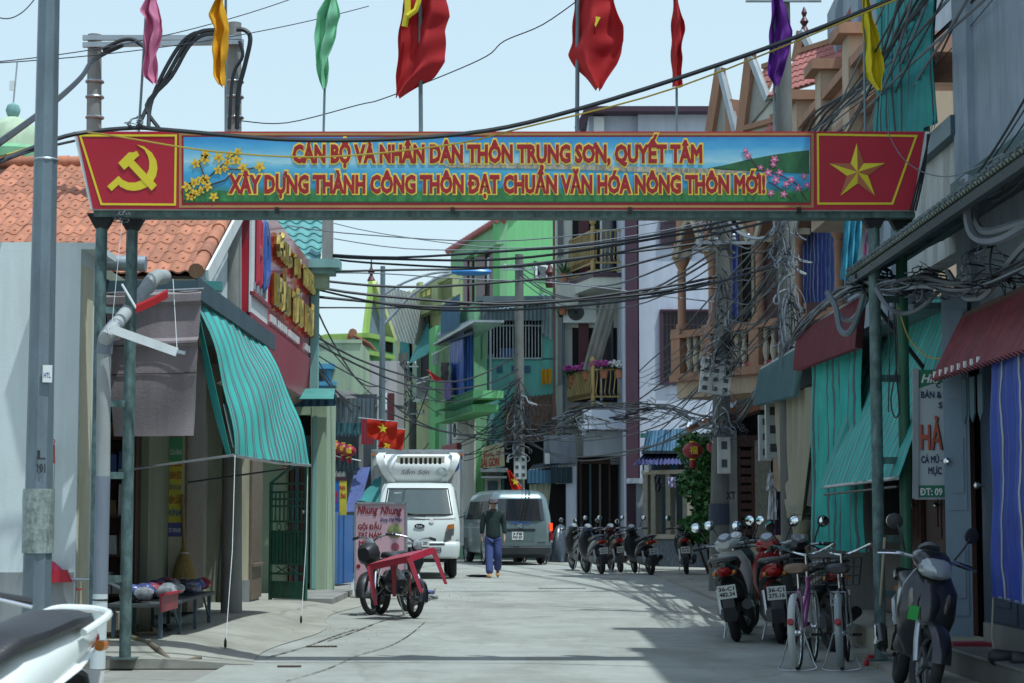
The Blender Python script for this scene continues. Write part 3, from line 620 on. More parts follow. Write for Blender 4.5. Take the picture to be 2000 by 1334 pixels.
part('push_rod', STEEL, aw, ('tube', [W(232, 920, 19.5), C], .013)); part('push_rod', PLAS, aw, ('tube', [W(362, 943, 23.0), D], .011))
for p, q in ((C+Vector((.02, 0, 0)), G(440, 1268, .06)), (D+Vector((-.03, 0, 0)), G(588, 1213, .06))):
    q.z = apz(q.x, q.y); part('tie_cord', WHT, aw, ('tube', [p, (p+q)/2+Vector((.02, 0, 0)), q], .004, 5)); part('cord_weight', BLK, aw, ('lathe', [(.002, .1), (.012, .07), (.014, .02), (.004, 0)], q))
# vertical banner, broom, mop etc.
bnr = thing('vertical_banner', 'narrow yellow and green advertising banner on the shop pillar', 'banner', (-3.88, 22.98, 1.0)); bx = W(340, 855, 22.97); bw = .155; cx = -3.875
for nm, z0, z1, c in (('yellow_field', 1.22, 1.92, (.55, .48, .05)), ('green_head', 1.92, 2.2, (.08, .33, .16)), ('blue_foot', 1.06, 1.22, (.1, .09, .3))): part(nm, mat('banner '+nm, c, .5, bump=0), bnr, ('box', (cx, 22.985, (z0+z1)/2), (bw, .012, z1-z0)))
for body, z, m, sz in (('CHUYÊN BÁN', 1.86, 'r', .03), ('BÁNH KẸO', 1.72, 'r', .09), ('DÉP CÁC LOẠI', 1.6, 'b', .055), ('BỈM SỮA', 1.44, 'r', .08), ('KÍNH', 1.3, 'b', .07), ('ĐT: 0904.428', 1.11, 'w', .05), ('CỬA HÀNG', 2.0, 'w', .06)):
    text('lettering', body, {'r': RED, 'b': mat('ink blue', (.03, .09, .3), .5, bump=0), 'w': WHT}[m], bnr, (cx, 22.977, z), XD, ZD, sz, bw*.88, .001, .02)
br = thing('straw_broom', 'long straw broom hanging upside down on the shop pillar', 'broom', W(358, 1140, 22.9))
part('handle', mat('bamboo', (.24, .16, .08), .6, var=.3, scale=12), br, ('tube', [W(356, 965, 22.9), W(360, 1075, 22.9)], .022, 8))
part('bristles', mat('straw', (.3, .2, .07), .9, var=.5, scale=60, zs=.05), br, ('lathe', [(.025, 0), (.05, -.08), (.1, -.2), (.13, -.32), (.12, -.4), (.02, -.42)], W(360, 1068, 22.9)))
part('binding', WHT, br, ('torus', W(360, 1080, 22.9), ZD, .05, .006, 14, 5))
br = thing('red_deck_brush', 'red bristle deck brush hanging on the white wall', 'brush', W(103, 1137, 17.6)); d = 17.66
part('handle', STEEL, br, ('tube', [W(99, 1100, d), W(105, 905, d)], .011)); part('grip', mat('red brown grip', (.3, .06, .03), .5), br, ('tube', [W(105, 905, d), W(104, 868, d)], .014)); part('hook', RED, br, ('torus', W(103, 862, d), (0, 1, 0), .018, .005, 12, 5))
part('brush_head', RED, br, ('prism', [W(90, 1114, d-.05), W(128, 1113, d-.05), W(138, 1137, d-.05), W(88, 1138, d-.05)], (0, .08, 0))); part('yoke', mat('pink red plastic', (.5, .03, .1), .4), br, ('prism', [W(96, 1096, d-.03), W(103, 1096, d-.03), W(122, 1114, d-.03), W(90, 1114, d-.03)], (0, .04, 0)))
tap = thing('outdoor_tap', 'small grey water tap on its pipe beside the white wall', 'tap', W(150, 1170, 17.7)); part('pipe', STEEL, tap, ('tube', [W(140, 1131, 17.65), W(205, 1133, 17.65), W(238, 1150, 17.62)], .013)); part('riser', STEEL, tap, ('tube', [W(147, 1133, 17.65), W(145, 1215, 17.65)], .014)); part('lever', RED, tap, ('box', W(154, 1151, 17.62), (.05, .012, .015)))
hose = MB().tube(smooth_path([(p.x, p.y, apz(p.x, p.y)+.02) if p.y > 17.6 else (p.x, p.y, .025) for p in (G(200, 1252, .1), G(250, 1262, .08), G(300, 1287, .02), G(340, 1294, .02), G(392, 1292, .02))]), .022, 8).build('hose', mat('old hose', (.16, .13, .09), .7)); tag(hose, 'thick brown hose lying over the kerb below the drain pipe', 'hose')
# drain pipe
pv = thing('drain_pipe', 'bent grey plastic drain pipe coming down beside the arch leg', 'pipe', (-3.5, 17.1, 0)); d = 17.15
PVC = mat('grey pvc', (.36, .38, .38), .5, var=.2, stain=.3); PVC2 = mat('blue grey pvc', (.2, .23, .28), .5, var=.2, stain=.2)
pp = [W(322, 540, 18.4), W(306, 541, 18.1), W(292, 556, 18.0), W(216, 648, d), W(205, 668, d), W(203, 700, d)]
part('upper_run', PVC, pv, ('tube', smooth_path(pp, 4), .062, 14))
q0, q1, q2, q3 = W(203, 700, d), W(201, 930, d), W(196, 1160, d), W(191, 1275, d); q3.z = .0
part('elbow', PVC2, pv, ('tube', smooth_path([W(226, 636, d+.1), W(208, 660, d), W(203.5, 690, d)], 5), .07, 14)); part('elbow', PVC, pv, ('tube', smooth_path([W(320, 541, 18.38), W(303, 543, 18.08), W(286, 563, 17.95)], 5), .07, 14))
part('upright', PVC, pv, ('tube', [q0, q1], .062, 14)); part('upright', PVC2, pv, ('tube', [q1, q2], .064, 14)); part('painted_foot', WALLW, pv, ('tube', [q2, q3], [.064, .067], 14)); part('collar', BLK, pv, ('torus', q2+Vector((0, 0, -.05)), ZD, .062, .008, 14, 5))
# scrap hanging strips on strings
st = thing('hanging_light_batten', 'white batten hanging askew on strings in front of the drain pipe', 'batten', W(280, 665, 17.0)); part('batten', WHT, st, ('bar', W(216, 642, 17.0), W(346, 688, 17.0), .03, .075)); part('end_cap', GALV, st, ('bar', W(346, 686, 17.0), W(362, 690, 17.0), .02, .03)); part('string', WHT, st, ('tube', [W(240, 415, 17.1), W(218, 640, 17.0)], .003, 4)); part('string', WHT, st, ('tube', [W(338, 545, 17.3), W(346, 686, 17.0)], .003, 4))
st = thing('folded_red_flag', 'small rolled red flag tied across the drain pipe', 'flag', W(290, 590, 17.0)); part('stick', WHT, st, ('tube', [W(238, 555, 17.0), W(266, 602, 17.0)], .01)); part('cloth', RF, st, ('loft', [[W(x, y, 16.98+.03*k)+Vector((0, 0, dz)) for k, dz in ((0, .02), (1, .04), (1, -.03), (0, -.04))] for x, y in ((266, 603), (300, 588), (328, 573))]))
# ---------------------------------------------------------------- steel lamp pole in the foreground
def lamp_post(d, px, py0, hgt, r0, r1, label, arm):
    b = Vector((W(px, py0, d).x, d, 0)); t = thing('street_lamp', label, 'street lamp', b, 'steel street lamps')
    part('base_plate', GALV, t, ('box', b+Vector((0, 0, .01)), (.36, .36, .02))); part('pole', mat('dull galvanised pole', (.17, .22, .25), .5, .4, var=.35, scale=4, stain=.2), t, ('tube', [b+Vector((0, 0, .02)), b+Vector((0, 0, hgt))], [r0, r1], 8)).data.polygons.foreach_set('use_smooth', [False]*8+[False]*2)
    if arm: arm(t, b)
    return t
def arm1(t, b):
    for z in (.9, 1.9): pass
    part('plastic_wrap', mat('crinkled plastic wrap', (.25, .3, .28), .15, var=.7, scale=18, bump=1, bs=18), t, ('lathe', [(.118, 1.02), (.12, 1.15), (.117, 1.3), (.121, 1.42), (.116, 1.5)], (b.x, b.y, 0), ZD, 20))
    part('sticker', WHT, t, ('box', (b.x+.07, b.y-.102, 2.36), (.07, .008, .13), .35)); text('sticker_text', 'HTL', mat('ink blue', (.03, .09, .3)), t, (b.x+.07, b.y-.108, 2.33), (.94, .34, 0), ZD, .04, .05, .0006, .02)
    for z, s in ((1.72, 'L'), (1.62, '101')): text('stencil', s, PLAS, t, (b.x+.04, b.y-.118+.01, z), (.96, .2, 0), ZD, .07, .06, .002, .02)
    part('band', GALV, t, ('torus', (b.x, b.y, 4.0), ZD, .085, .012, 16, 6)); part('arm', GALV, t, ('tube', smooth_path([(b.x, b.y, 7.2), (b.x+.5, b.y, 8.0), (b.x+1.5, b.y, 8.4)]), .035)); part('lamp_head', FASC, t, ('box', (b.x+1.75, b.y, 8.42), (.55, .2, .09)))
lamp_post(15.0, 68, 1340, 7.6, .112, .07, 'thick galvanised lamp pole wrapped in plastic at the left foreground', arm1)
# ---------------------------------------------------------------- red sign shop
rs = thing('sign_shop', 'shop block behind the tall red sign with gold letters', 'shop', (-5.5, 28.5, 0))
part('wall', OLIVE, rs, ('box', (-6.2, 29.5, 2.9), (4.0, 5.6, 5.6)), ('box', (-6.5, 25.8, 1.9), (3, 3.0, 3.6)))
part('bay_wall', OLIVE, rs, ('box', (-4.6, 27.75, 1.75), (1.4, .3, 3.3))); part('pillar', CREAM, rs, ('box', (-3.78, 28.05, 1.75), (.34, 1.1, 3.3))); part('pillar_base', mat('grey skirting'+'', (.3, .32, .32)), rs, ('box', (-3.79, 27.99, .25), (.38, 1.1, .34)))
part('stone_cladding', STONE, rs, ('box', (-3.59, 28.05, 1.75), (.03, 1.12, 3.2)), ('box', (-3.56, 28.0, .62), (.08, 1.0, .04)))
sg = thing('shop_sign', 'tall red shop sign with raised gold letters and white logo panel', 'shop sign', (-3.35, 29, 3.1))
part('cabinet', MAROON, sg, ('box', (-3.54, 29, 4.66), (.42, 8.0, 1.56))); part('red_panel', mat('glossy red acrylic', (.4, .02, .055), .12, var=.12, bump=0), sg, ('box', (-3.315, 29.85, 4.66), (.02, 6.3, 1.56)))
part('logo_panel', WHT, sg, ('box', (-3.31, 25.85, 4.72), (.03, 1.7, 1.72))); part('ledge', MAROON, sg, ('box', (-3.28, 25.85, 4.1), (.06, 1.7, .05)))
Yd = Vector((0, 1, 0)); GOLD = mat('gold mirror letter', (.5, .36, .1), .25, .8, var=.6, scale=14, bump=0); LB = mat('logo blue', (.04, .1, .35), .35, bump=0); LR = mat('logo red', (.45, .03, .06), .35, bump=0)
text('logo_letter', 'H', LR, sg, (-3.27, 25.55, 4.3), Yd, ZD, .85, .5, .03, .05); text('logo_letter', 'D', LB, sg, (-3.26, 26.2, 4.3), Yd, ZD, .85, .45, .03, .05)
part('logo_ring', LB, sg, ('torus', (-3.27, 26.22, 4.75), XD, .42, .05, 28, 6, .5))
part('logo_caption', mat('grey print', (.3, .33, .36)), sg, *[('box', (-3.285, 25.25+.14*k, 4.22), (.02, .07, .09)) for k in range(9)])
x = 27.05
def letters(word, y0, y1, z, hgt, n):
    ws = [1.0 if ch != 'I' else .5 for ch in word]; tot = sum(ws); y = y0
    for ch, wd in zip(word, ws):
        k = (y1-y0)*wd/tot
        if ch != ' ': text('gold_letter', ch, GOLD, sg, (-3.25, y+k/2, z), Yd, ZD, hgt, k*.8, .045, .05)
        y += k
letters('CÔNG TY TNHH', 27.2, 32.4, 4.9, .3, 0); letters('HOÀN TÂM PHÁT', 27.0, 32.8, 4.2, .42, 0)
part('small_print', WHT, sg, *[('box', (-3.295, 27.1+.13*k, 3.99), (.02, .085, .1)) for k in range(28) if k not in (5, 9, 15, 16)], *[('box', (-3.295, 31.6+.12*k, 3.99), (.02, .08, .1)) for k in range(9)])
fm = MB(); sheet(fm, (-3.3, 25.0, 3.86), (-3.3, 33.0, 3.86), (-3.36, 25.0, 3.2), (-3.36, 33.0, 3.2), 40, 2, 20, .004, th=.02); fm.build('lower_fascia', mat('ribbed red fascia', (.36, .03, .06), .35, var=.25, scale=5, zs=.1, stain=.15), sg)
for k in range(14): part('soffit_plank', mat('brown soffit', (.26, .16, .13), .5, var=.3, scale=6), sg, ('prism', [(-3.36, 25.0+.57*k, 3.2), (-3.36, 25.55+.57*k, 3.2), (-3.72, 25.55+.57*k, 2.98), (-3.72, 25.0+.57*k, 2.98)], (0, 0, -.02)))
part('end_panel', RED, sg, ('prism', [(-3.75, 24.98, 3.85), (-3.34, 24.98, 3.85), (-3.34, 24.98, 4.8), (-3.75, 24.98, 4.35)], (0, .03, 0)))
# green gate leaf
gt = thing('green_gate', 'rusty dark green iron gate leaf standing open', 'gate', (-3.2, 28.5, 0)); GF = Fac((-3.48, 28.75), (-2.9, 28.3)); GL = GF.L
RG = mat('rusty green iron', (.03, .14, .1), .55, .2, var=.5, scale=12, stain=.5)
def gbox(nm, u0, u1, z0, z1, o0=-.015, o1=.015, m=RG): mb = MB(); GF.box(mb, u0, u1, z0, z1, o0, o1); return mb.build(nm, m, gt)
for u in (0, GL-.04): gbox('post', u, u+.04, .1, 2.02 if u else 1.78, -.02, .02)
for z in (.12, .34, .46, .6, 1.06, 1.2, 1.42, 1.52, 1.62, 1.74): gbox('rail', .04, GL-.04, z, z+.03)
for k in range(9): gbox('panel_rib', .06+k*(GL-.16)/8.2, .06+k*(GL-.16)/8.2+.05, .63, 1.06, -.008, .012)
gbox('kick_plate', .04, GL-.04, .14, .34, -.006, .006); gbox('panel_sheet', .04, GL-.04, .63, 1.06, -.012, -.006)
for k in range(7): gbox('bar', .1+k*.085, .118+k*.085, 1.23, 1.62, -.01, .01)
for (u0, z0, u1, z1) in ((.15, .48, GL/2, .58), (GL/2, .58, GL-.15, .48), (.15, .58, GL/2, .48), (GL/2, .48, GL-.15, .58)): part('diamond_bar', RG, gt, ('bar', GF.P(u0, z0, .01), GF.P(u1, z1, .01), .015))
for k in range(3): part('scroll', RG, gt, ('torus', GF.P(.18+k*.16, 1.14, .0), GF.n, .045, .008, 14, 5))
part('curved_arm', RG, gt, ('tube', smooth_path([GF.P(.03, 1.78), GF.P(.25, 1.9), GF.P(.45, 1.99), GF.P(GL-.03, 2.02)]), .022, 8)); part('lock', STEEL, gt, ('lathe', [(.02, 0), (.025, .02), (.015, .03)], GF.P(GL-.05, 1.35, .015), GF.n)); part('finial', mat('rust orange', (.28, .12, .05)), gt, ('lathe', [(.005, .16), (.03, .1), (.012, .06), (.03, .03), (.01, 0)], GF.P(.28, 1.93, 0)))
# pale green house with teal tiled roof behind the gate
PGREEN = mat('pale green render', (.36, .46, .32), .85, var=.14, stain=.25); PTEAL = mat('pale teal render', (.22, .42, .4), .85, var=.14, stain=.25)
ph = thing('pale_green_house', 'pale green house with teal tiled roof beyond the red sign', 'house', (-4.5, 36, 0)); EF = Fac((-6, 32.6), (-3.02, 32.6)); E = lambda nm, m, *a: EF.pbox(MB(), *a).build(nm, m, ph)
part('wall', PGREEN, ph, ('box', (-5.05, 33.6, 1.6), (4.0, 1.7, 3.2)), ('box', (-5.2, 33.25, 4.25), (3.8, 1.0, 2.1))); E('pier', PGREEN, 607, 790, 637, 1160, .0, .3); E('lintel', PGREEN, 560, 790, 607, 810, 0, .3); E('door_frame', PTEAL, 610, 812, 618, 1150, .3, .32)
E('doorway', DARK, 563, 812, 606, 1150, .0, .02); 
for k in range(4): E('door_leaf', [BROWN, FASC][k % 2], 566+k*10, 850, 574+k*10, 1140, .02, .05)
E('cornice', PTEAL, 598, 505, 662, 522, 0, .55); E('cornice', PTEAL, 604, 522, 652, 534, 0, .45); E('bracket_block', PGREEN, 608, 534, 640, 562, 0, .35); E('pilaster', PTEAL, 606, 562, 621, 760, 0, .2)
part('roof_post', CONC, ph, ('box', (-3.06, 32.8, 6.0), (.16, .3, 1.05)))
tt = MB()
for k in range(9):
    x = -.12+.24*k/8; z = .03*math.sin(k/8*2*math.pi)
    for y in (-.02, .34): tt.v += [Vector((x, y, z+.01+(.015 if y < 0 else -.015)))]
for k in range(8): tt.f.append((2*k, 2*k+2, 2*k+3, 2*k+1))
kk = len(tt.v); tt.v += [tt.v[2*k]+Vector((0, 0, -.03)) for k in range(9)]
for k in range(8): tt.f.append((2*k, kk+k, kk+k+1, 2*k+2))
tt.sm = True; TT = tt.mesh('teal roof tile'); TT.materials.append(mat('teal glazed tile', (.13, .34, .33), .35, var=.25, scale=5, stain=.2, rnd=.1))
p0 = Vector((-3.2, 32.5, 5.35)); sl = Vector((0, 1.9, 1.15)); ang = math.atan2(1.15, 1.9)
for r in range(8):
    for c in range(12): inst('roof_tile', TT, ph, Matrix.Translation(p0+sl*(r/8)+Vector((-.12-.235*c, 0, 0))) @ Matrix.Rotation(ang, 4, 'X'))
part('ridge', PTEAL, ph, ('bar', p0+sl+Vector((0, 0, .05)), p0+sl+Vector((-2.9, 0, .05)), .12, .1)); part('roof_board', PTEAL, ph, ('prism', [p0+Vector((0, 0, -.08)), p0+Vector((-2.9, 0, -.08)), p0+sl+Vector((-2.9, 0, -.08)), p0+sl+Vector((0, 0, -.08))], (0, 0, .02)))
stp = MB().box((-3.0, 30.6, .06), (.85, 3.6, .1)).build('doorstep_slab', CONC); tag(stp, 'low grey concrete slab in front of the pale green pier', 'step')
tc_ = thing('door_canopy', 'curled teal sheet metal canopy over the gate', 'canopy', W(590, 770, 31.8)); mb = MB(); a, b = W(528, 757, 32.2), W(655, 757, 32.2); mb.grid(lambda u, v: a*(1-u)+b*u+Vector((.06*v*(u-.3), -.75*v, -.02-.13*v-.08*v*v)), 10, 6, .012); mb.build('sheet', TEALM, tc_); mb = MB(); corr(mb, W(548, 768, 32.2), W(655, 766, 32.2), W(548, 795, 32.2), W(655, 793, 32.2), .12, .012); mb.build('valance', mat('dark blue sheet', (.04, .1, .17), .5, .2), tc_)
o = MB().tube([(-4.05, 27.5, .12), (-3.98, 27.52, 1.3)], .012).build('leaning_broom', PLAS); tag(o, 'dark broom handle leaning in the shaded recess between the pillars', 'broom')
# ================================================================ FAR END OF THE STREET
random.seed(21)
def pl(px0, d0, px1, d1): return Fac((W(px0, 1007, d0).x, d0), (W(px1, 1007, d1).x, d1))
class Bld:
    def __init__(s, name, label, cat, fac, mid=.5): s.f = fac; p = fac.P(fac.L*mid, 0); s.o = thing(name, label, cat, p)
    def b(s, nm, m, x0, y0, x1, y1, o0=0, o1=.05, par=None): return s.f.pbox(MB(), x0, y0, x1, y1, o0, o1).build(nm, m, par or s.o)
    def body(s, m, x0, y0, x1, depth, nm='wall', yb=None):
        u0, z1 = s.f.uv(x0, y0); u1, _ = s.f.uv(x1, y0); return s.f.box(MB(), min(u0, u1), max(u0, u1), 0, z1, -depth, 0).build(nm, m, s.o)
    def cor(s, nm, m, x0, y0, x1, y1, off=.1, pitch=.1, amp=.015):
        u0, z1 = s.f.uv(x0, y0, off); u1, z0 = s.f.uv(x1, y1, off); mb = MB(); corr(mb, s.f.P(u0, z1, off), s.f.P(u1, z1, off), s.f.P(u0, z0, off), s.f.P(u1, z0, off), pitch, amp); return mb.build(nm, m, s.o)
    def rail(s, nm, m, x0, y0, x1, y1, n, off=.0, r=.012, kind=None, par=None):
        u0, z1 = s.f.uv(x0, y0, off); u1, z0 = s.f.uv(x1, y1, off); mb = MB()
        for z in (z0, z1, z0+(z1-z0)*.82): mb.bar(s.f.P(u0, z, off), s.f.P(u1, z, off), r*2)
        for k in range(n+1): u = u0+(u1-u0)*k/n; mb.bar(s.f.P(u, z0, off), s.f.P(u, z1, off), r*1.4)
        return mb.build(nm, m, par or s.o)
    def quad(s, nm, m, pts, offs, nu=30, wave=0, amp=0, jit=.02):     # cloth by 4 image points TL,TR,BL,BR with own offsets
        P = [s.f.at(x, y, o) for (x, y), o in zip(pts, offs)]; mb = MB(); sheet(mb, *P, nu, 10, wave, amp, jit=jit); return mb.build(nm, m, s.o)
LIME = mat('lime green render', (.16, .46, .19), .85, var=.12, stain=.15); MINT = mat('mint green render', (.2, .42, .24), .85, var=.15, stain=.25); AQUA = mat('aqua render', (.14, .42, .38), .85, var=.15, stain=.25)
OLV = mat('olive yellow render', (.36, .4, .2), .85, var=.14, stain=.25); YG = mat('yellow green trim', (.34, .5, .13), .75, var=.15, stain=.2); LAV = mat('lavender white render', (.5, .54, .64), .85, var=.1, stain=.15)
IVORY = mat('ivory render', (.55, .56, .5), .8, var=.1, stain=.2); PLUM = mat('plum brown paint', (.06, .025, .045), .5, var=.2); MAH = mat('mahogany shutters', (.09, .018, .025), .45, var=.3, scale=6)
GREYC = mat('grey corrugated', (.13, .17, .19), .55, .3, var=.3, stain=.3); BLUEC = mat('blue corrugated', (.04, .12, .2), .55, .2, var=.3, stain=.2); GLS = glassy('window glass', (.02, .03, .04)); WINF = WHT
GOLDR = mat('gold painted iron', (.36, .26, .1), .45, .4, var=.35); DGR = mat('dark green iron', (.03, .14, .08), .5)
BSTR = stripe('blue striped curtain', [(0, (.06, .1, .38)), (.3, (.35, .4, .55)), (.42, (.05, .08, .33)), (.75, (.1, .16, .45)), (.9, (.3, .35, .5))], 9, wob=.4); TSTR = stripe('teal striped curtain', [(0, (.03, .3, .3)), (.5, (.08, .12, .13)), (.62, (.04, .36, .35)), (.9, (.06, .1, .1))], 14, wob=.4)
GSTR = stripe('grey striped curtain', [(0, (.3, .29, .25)), (.45, (.16, .16, .15)), (.55, (.34, .33, .28)), (.8, (.2, .2, .18))], 12, wob=.3)
# stalls under rusted sheet roofs, left
b = Bld('sheet_roof_stall', 'row of dark stalls under rusted corrugated roofs past the pale green pier', 'stall', pl(620, 42, 740, 42)); f = b.f
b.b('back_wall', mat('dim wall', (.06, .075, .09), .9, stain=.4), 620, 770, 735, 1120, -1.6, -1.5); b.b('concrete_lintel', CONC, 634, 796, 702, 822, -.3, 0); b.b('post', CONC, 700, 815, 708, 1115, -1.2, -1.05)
a_, b_, c_, d_ = W(652, 768, 36.2), W(700, 768, 42), W(668, 806, 35.0), W(738, 806, 40); mb = MB(); corr(mb, W(655, 762, 43), W(690, 766, 46), W(660, 775, 41), W(738, 795, 43.5), .1, .02); mb.build('sheet_roof', mat('rusted sheet', (.2, .19, .18), .7, .2, var=.4, stain=.5), b.o)
b.cor('valance', GREYC, 658, 778, 733, 826, .35, .09, .015)
def scallop(nm, m, x0, y0, x1, y1, off, n):
    mb = MB(); corr(mb, f.at(x0, y0, off), f.at(x1, y0, off), f.at(x0, y1, off), f.at(x1, y1, off), .09, .012); o = mb.build(nm, m, b.o)
    mb = MB()
    for k in range(n): u = x0+(x1-x0)*(k+.5)/n; h = (x1-x0)/n/2; mb.prism([f.at(u-h, y1, off), f.at(u+h, y1, off), f.at(u, y1+7, off)], (0, .01, 0))
    mb.build('scalloped_edge', m, o)
scallop('valance', mat('teal blue sheet', (.06, .17, .2), .6, .2, var=.3), 636, 822, 706, 846, .1, 10); scallop('valance', mat('dark teal sheet', (.025, .05, .065), .6, var=.3), 636, 878, 700, 918, .2, 9)
scallop('white_valance', WHT, 636, 920, 675, 930, .05, 6); b.cor('side_sheet', MAROON, 706, 818, 730, 868, .5, .07, .01)
b.quad('awning', BSTR, [(695, 913), (724, 912), (674, 1000), (700, 1000)], (.1, .1, .6, .6), 30); b.quad('awning', TSTR, [(733, 935), (745, 930), (698, 978), (742, 985)], (0, 0, .5, .5), 30)
LAN = mat('red lantern silk', (.28, .015, .03), .45, var=.25, scale=14)
def lantern(p, r, label, grp):
    t = thing('lantern', label, 'lantern', p+Vector((0, 0, -r)), grp); prof = [(r*.25, -r*.78), (r*.62, -r*.62), (r*.92, -r*.3), (r, 0), (r*.92, r*.3), (r*.62, r*.62), (r*.25, r*.78)]
    part('body', LAN, t, ('lathe', prof, p, ZD, 18)); part('cap', YEL, t, ('lathe', [(r*.3, 0), (r*.3, r*.12)], p+Vector((0, 0, r*.78)))); part('cap', YEL, t, ('lathe', [(r*.3, 0), (r*.3, r*.12)], p+Vector((0, 0, -r*.9)))); part('tassel', LAN, t, ('lathe', [(r*.28, 0), (r*.35, -r*.6), (r*.25, -r*.75)], p+Vector((0, 0, -r*.9)))); text('printed_character', '福', YEL, t, p+Vector((0, -r*1.02, -r*.3)), XD, ZD, r*.6, None, .002, .01)
    return t
for i, x in enumerate((642, 655, 670, 682)): lantern(W(x, 869+i*4, 41.6-.1*i), .15, ['red lantern nearest the pale green pier under the stall roof', 'second red lantern from the pale green pier', 'third red lantern from the pale green pier', 'red lantern farthest from the pale green pier in the stall row'][i], 'red lanterns under the stall roof')
o = MB().tube([W(636, 885, 41.4), W(662, 892, 41.4), W(705, 900, 41.5)], .012).build('lantern_rail', WHT); tag(o, 'thin white pole under the row of red lanterns', 'pole')
for nm, lab, x0, x1, y0, y1, col, tx in (('banner', 'blue banner with red capital letters beside the pale green pier', 631, 662, 936, 1012, (.015, .12, .42), (('ƠM', 985, 24, 648), ('AY', 1012, 20, 646))), ('banner', 'narrow yellow banner with red lettering and a dark header', 663, 677, 936, 1010, (.6, .5, .05), (('NH', 960, 9, 669), ('ỒNG', 976, 9, 670)))):
    bt = thing(nm, lab, 'banner', W(x0, 1010, 39.5)); dd = 39.5; part('panel', mat(lab, col, .5, bump=0), bt, ('prism', [W(x0, y0, dd), W(x1, y0, dd), W(x1, y1, dd), W(x0, y1, dd)], (0, .02, 0))); part('frame_top', PLUM, bt, ('prism', [W(x0, y0-5, dd-.01), W(x1, y0-5, dd-.01), W(x1, y0+3, dd-.01), W(x0, y0+3, dd-.01)], (0, .03, 0)))
    for s, y, hh, xx in tx: text('lettering', s, RED, bt, W(xx, y-3, dd-.004), XD, ZD, hh*dd/FPX, (x1-x0)*.75*dd/FPX, .002, .03)
bp = thing('sheet_metal_screen', 'tall blue painted sheet metal screen standing at the road edge', 'screen', G(660, 1128)); BLP = mat('blue painted sheet', (.03, .14, .4), .45, .1, var=.25, stain=.25)
for x0, x1, d0, d1, yt in ((630, 662, 39.6, 38.2, 1000), (662, 691, 38.2, 39.4, 1006)): F_ = pl(x0, d0, x1, d1); u0, z = F_.uv(x0, yt); part('panel', BLP, bp, ('hexa', [F_.P(u, zz, o) for o in (-.02, .0) for zz in (.0, z) for u in (0, F_.L)])); part('stiffener', BLP, bp, ('hexa', [F_.P(u, zz, o) for o in (.0, .02) for zz in (.0, z) for u in (F_.L*.3, F_.L*.35)]))
for k, (px, py) in enumerate(((645, 1127), (655, 1130), (668, 1126), (680, 1128), (700, 1131), (845, 1170), (835, 1160), (632, 1172))):
    p = G(px, py, .01); mb = MB(); mb.add(*blob(p+Vector((0, 0, .03)), (.1, .08, .035), 7, 4, .4)); tag(mb.build('litter', bagm[k % 5]), 'scrap of crumpled plastic litter lying on the ground at the left verge', 'litter', 'scraps of litter on the left verge')
# flags by the truck
def wall_flag(label, pts, d, star, pole):
    t = thing('flag', label, 'flag', W(*pole[0], d), 'national flags near the truck'); part('pole', STEEL, t, ('tube', [W(*pole[0], d), W(*pole[1], d)], .012))
    A, B, C, D = [W(x, y, d-.03) for x, y in pts]; mb = MB(); n = Vector((0, -1, 0))
    def fn(u, v): return (A*(1-u)+B*u)*(1-v)+(C*(1-u)+D*u)*v+n*(.05*math.sin(u*9+v*3)+.02*math.sin(v*8))
    mb.grid(fn, 20, 14, .004); mb.build('cloth', cloth('bright red flag cloth', (.66, .045, .02), .45), t)
    c = W(*star[:2], d-.1); xd = (B-A).normalized(); up = (A-C).normalized(); mb = MB(); mb.prism(star_pts(c, xd, up, star[2]*d/FPX), (0, .004, 0)); mb.build('printed_star', YEL, t)
wall_flag('red national flag with yellow star above the truck roof', [(717, 818), (777, 825), (718, 853), (772, 872)], 40.0, (748, 837, 11), ((700, 816), (778, 824)))
wall_flag('second red flag half hidden behind the first above the truck', [(752, 836), (792, 840), (738, 873), (785, 880)], 40.6, (757, 869, 10), ((745, 835), (792, 839)))
wall_flag('red national flag on a slanted stick above the van roof', [(990, 917), (996, 919), (1001, 962), (1022, 953)], 56, (1006, 941, 9), ((988, 915), (1025, 957)))
# pale houses, far left
b = Bld('plain_green_house', 'plain pale green rendered house block far left behind the wires', 'house', pl(608, 47, 705, 47)); b.body(PGREEN, 600, 668, 704, 3); b.b('parapet', PGREEN, 600, 663, 706, 670, -.2, .04); b.b('blue_pilaster', mat('bright blue render', (.08, .3, .46), .8, stain=.2), 612, 718, 646, 770, 0, .2); b.b('blue_capital', MC['bright blue render'], 606, 710, 652, 720, 0, .35); b.b('blue_capital', MC['bright blue render'], 606, 745, 655, 753, 0, .35); b.b('meter', BLK, 620, 726, 630, 742, .2, .3)
b = Bld('orange_gable_house', 'small grey house with orange ridge tiles behind the green balcony', 'house', pl(664, 58, 760, 58)); b.body(mat('pinkish render', (.42, .4, .4), .85, stain=.25), 668, 705, 775, 4); part('gable', MC['pinkish render'], b.o, ('prism', [b.f.at(668, 706), b.f.at(720, 706), b.f.at(690, 652)], (0, 3, 0)))
for k in range(5): part('ridge_tile', TERRA, b.o, ('tube', [b.f.at(689-k*.8, 650+k*2, .1-k*.7), b.f.at(689-k*.8, 652+k*2, -.62-k*.7)], [.13, .11], 8))
part('roof_slope', TERRA, b.o, ('prism', [b.f.at(690, 651, .15), b.f.at(722, 668, .15), b.f.at(724, 672, .15), b.f.at(690, 655, .15)], (0, 3, 0))); b.b('door', MAH, 757, 768, 770, 850, 0, .05); b.b('window', WINF, 745, 768, 756, 800, 0, .04)
b = Bld('green_balcony_house', 'yellow green house with round balcony on a column and steep gable', 'house', pl(676, 68, 775, 72)); f = b.f; b.body(mat('grey blue render', (.3, .36, .42), .85, stain=.2), 722, 665, 775, 4)
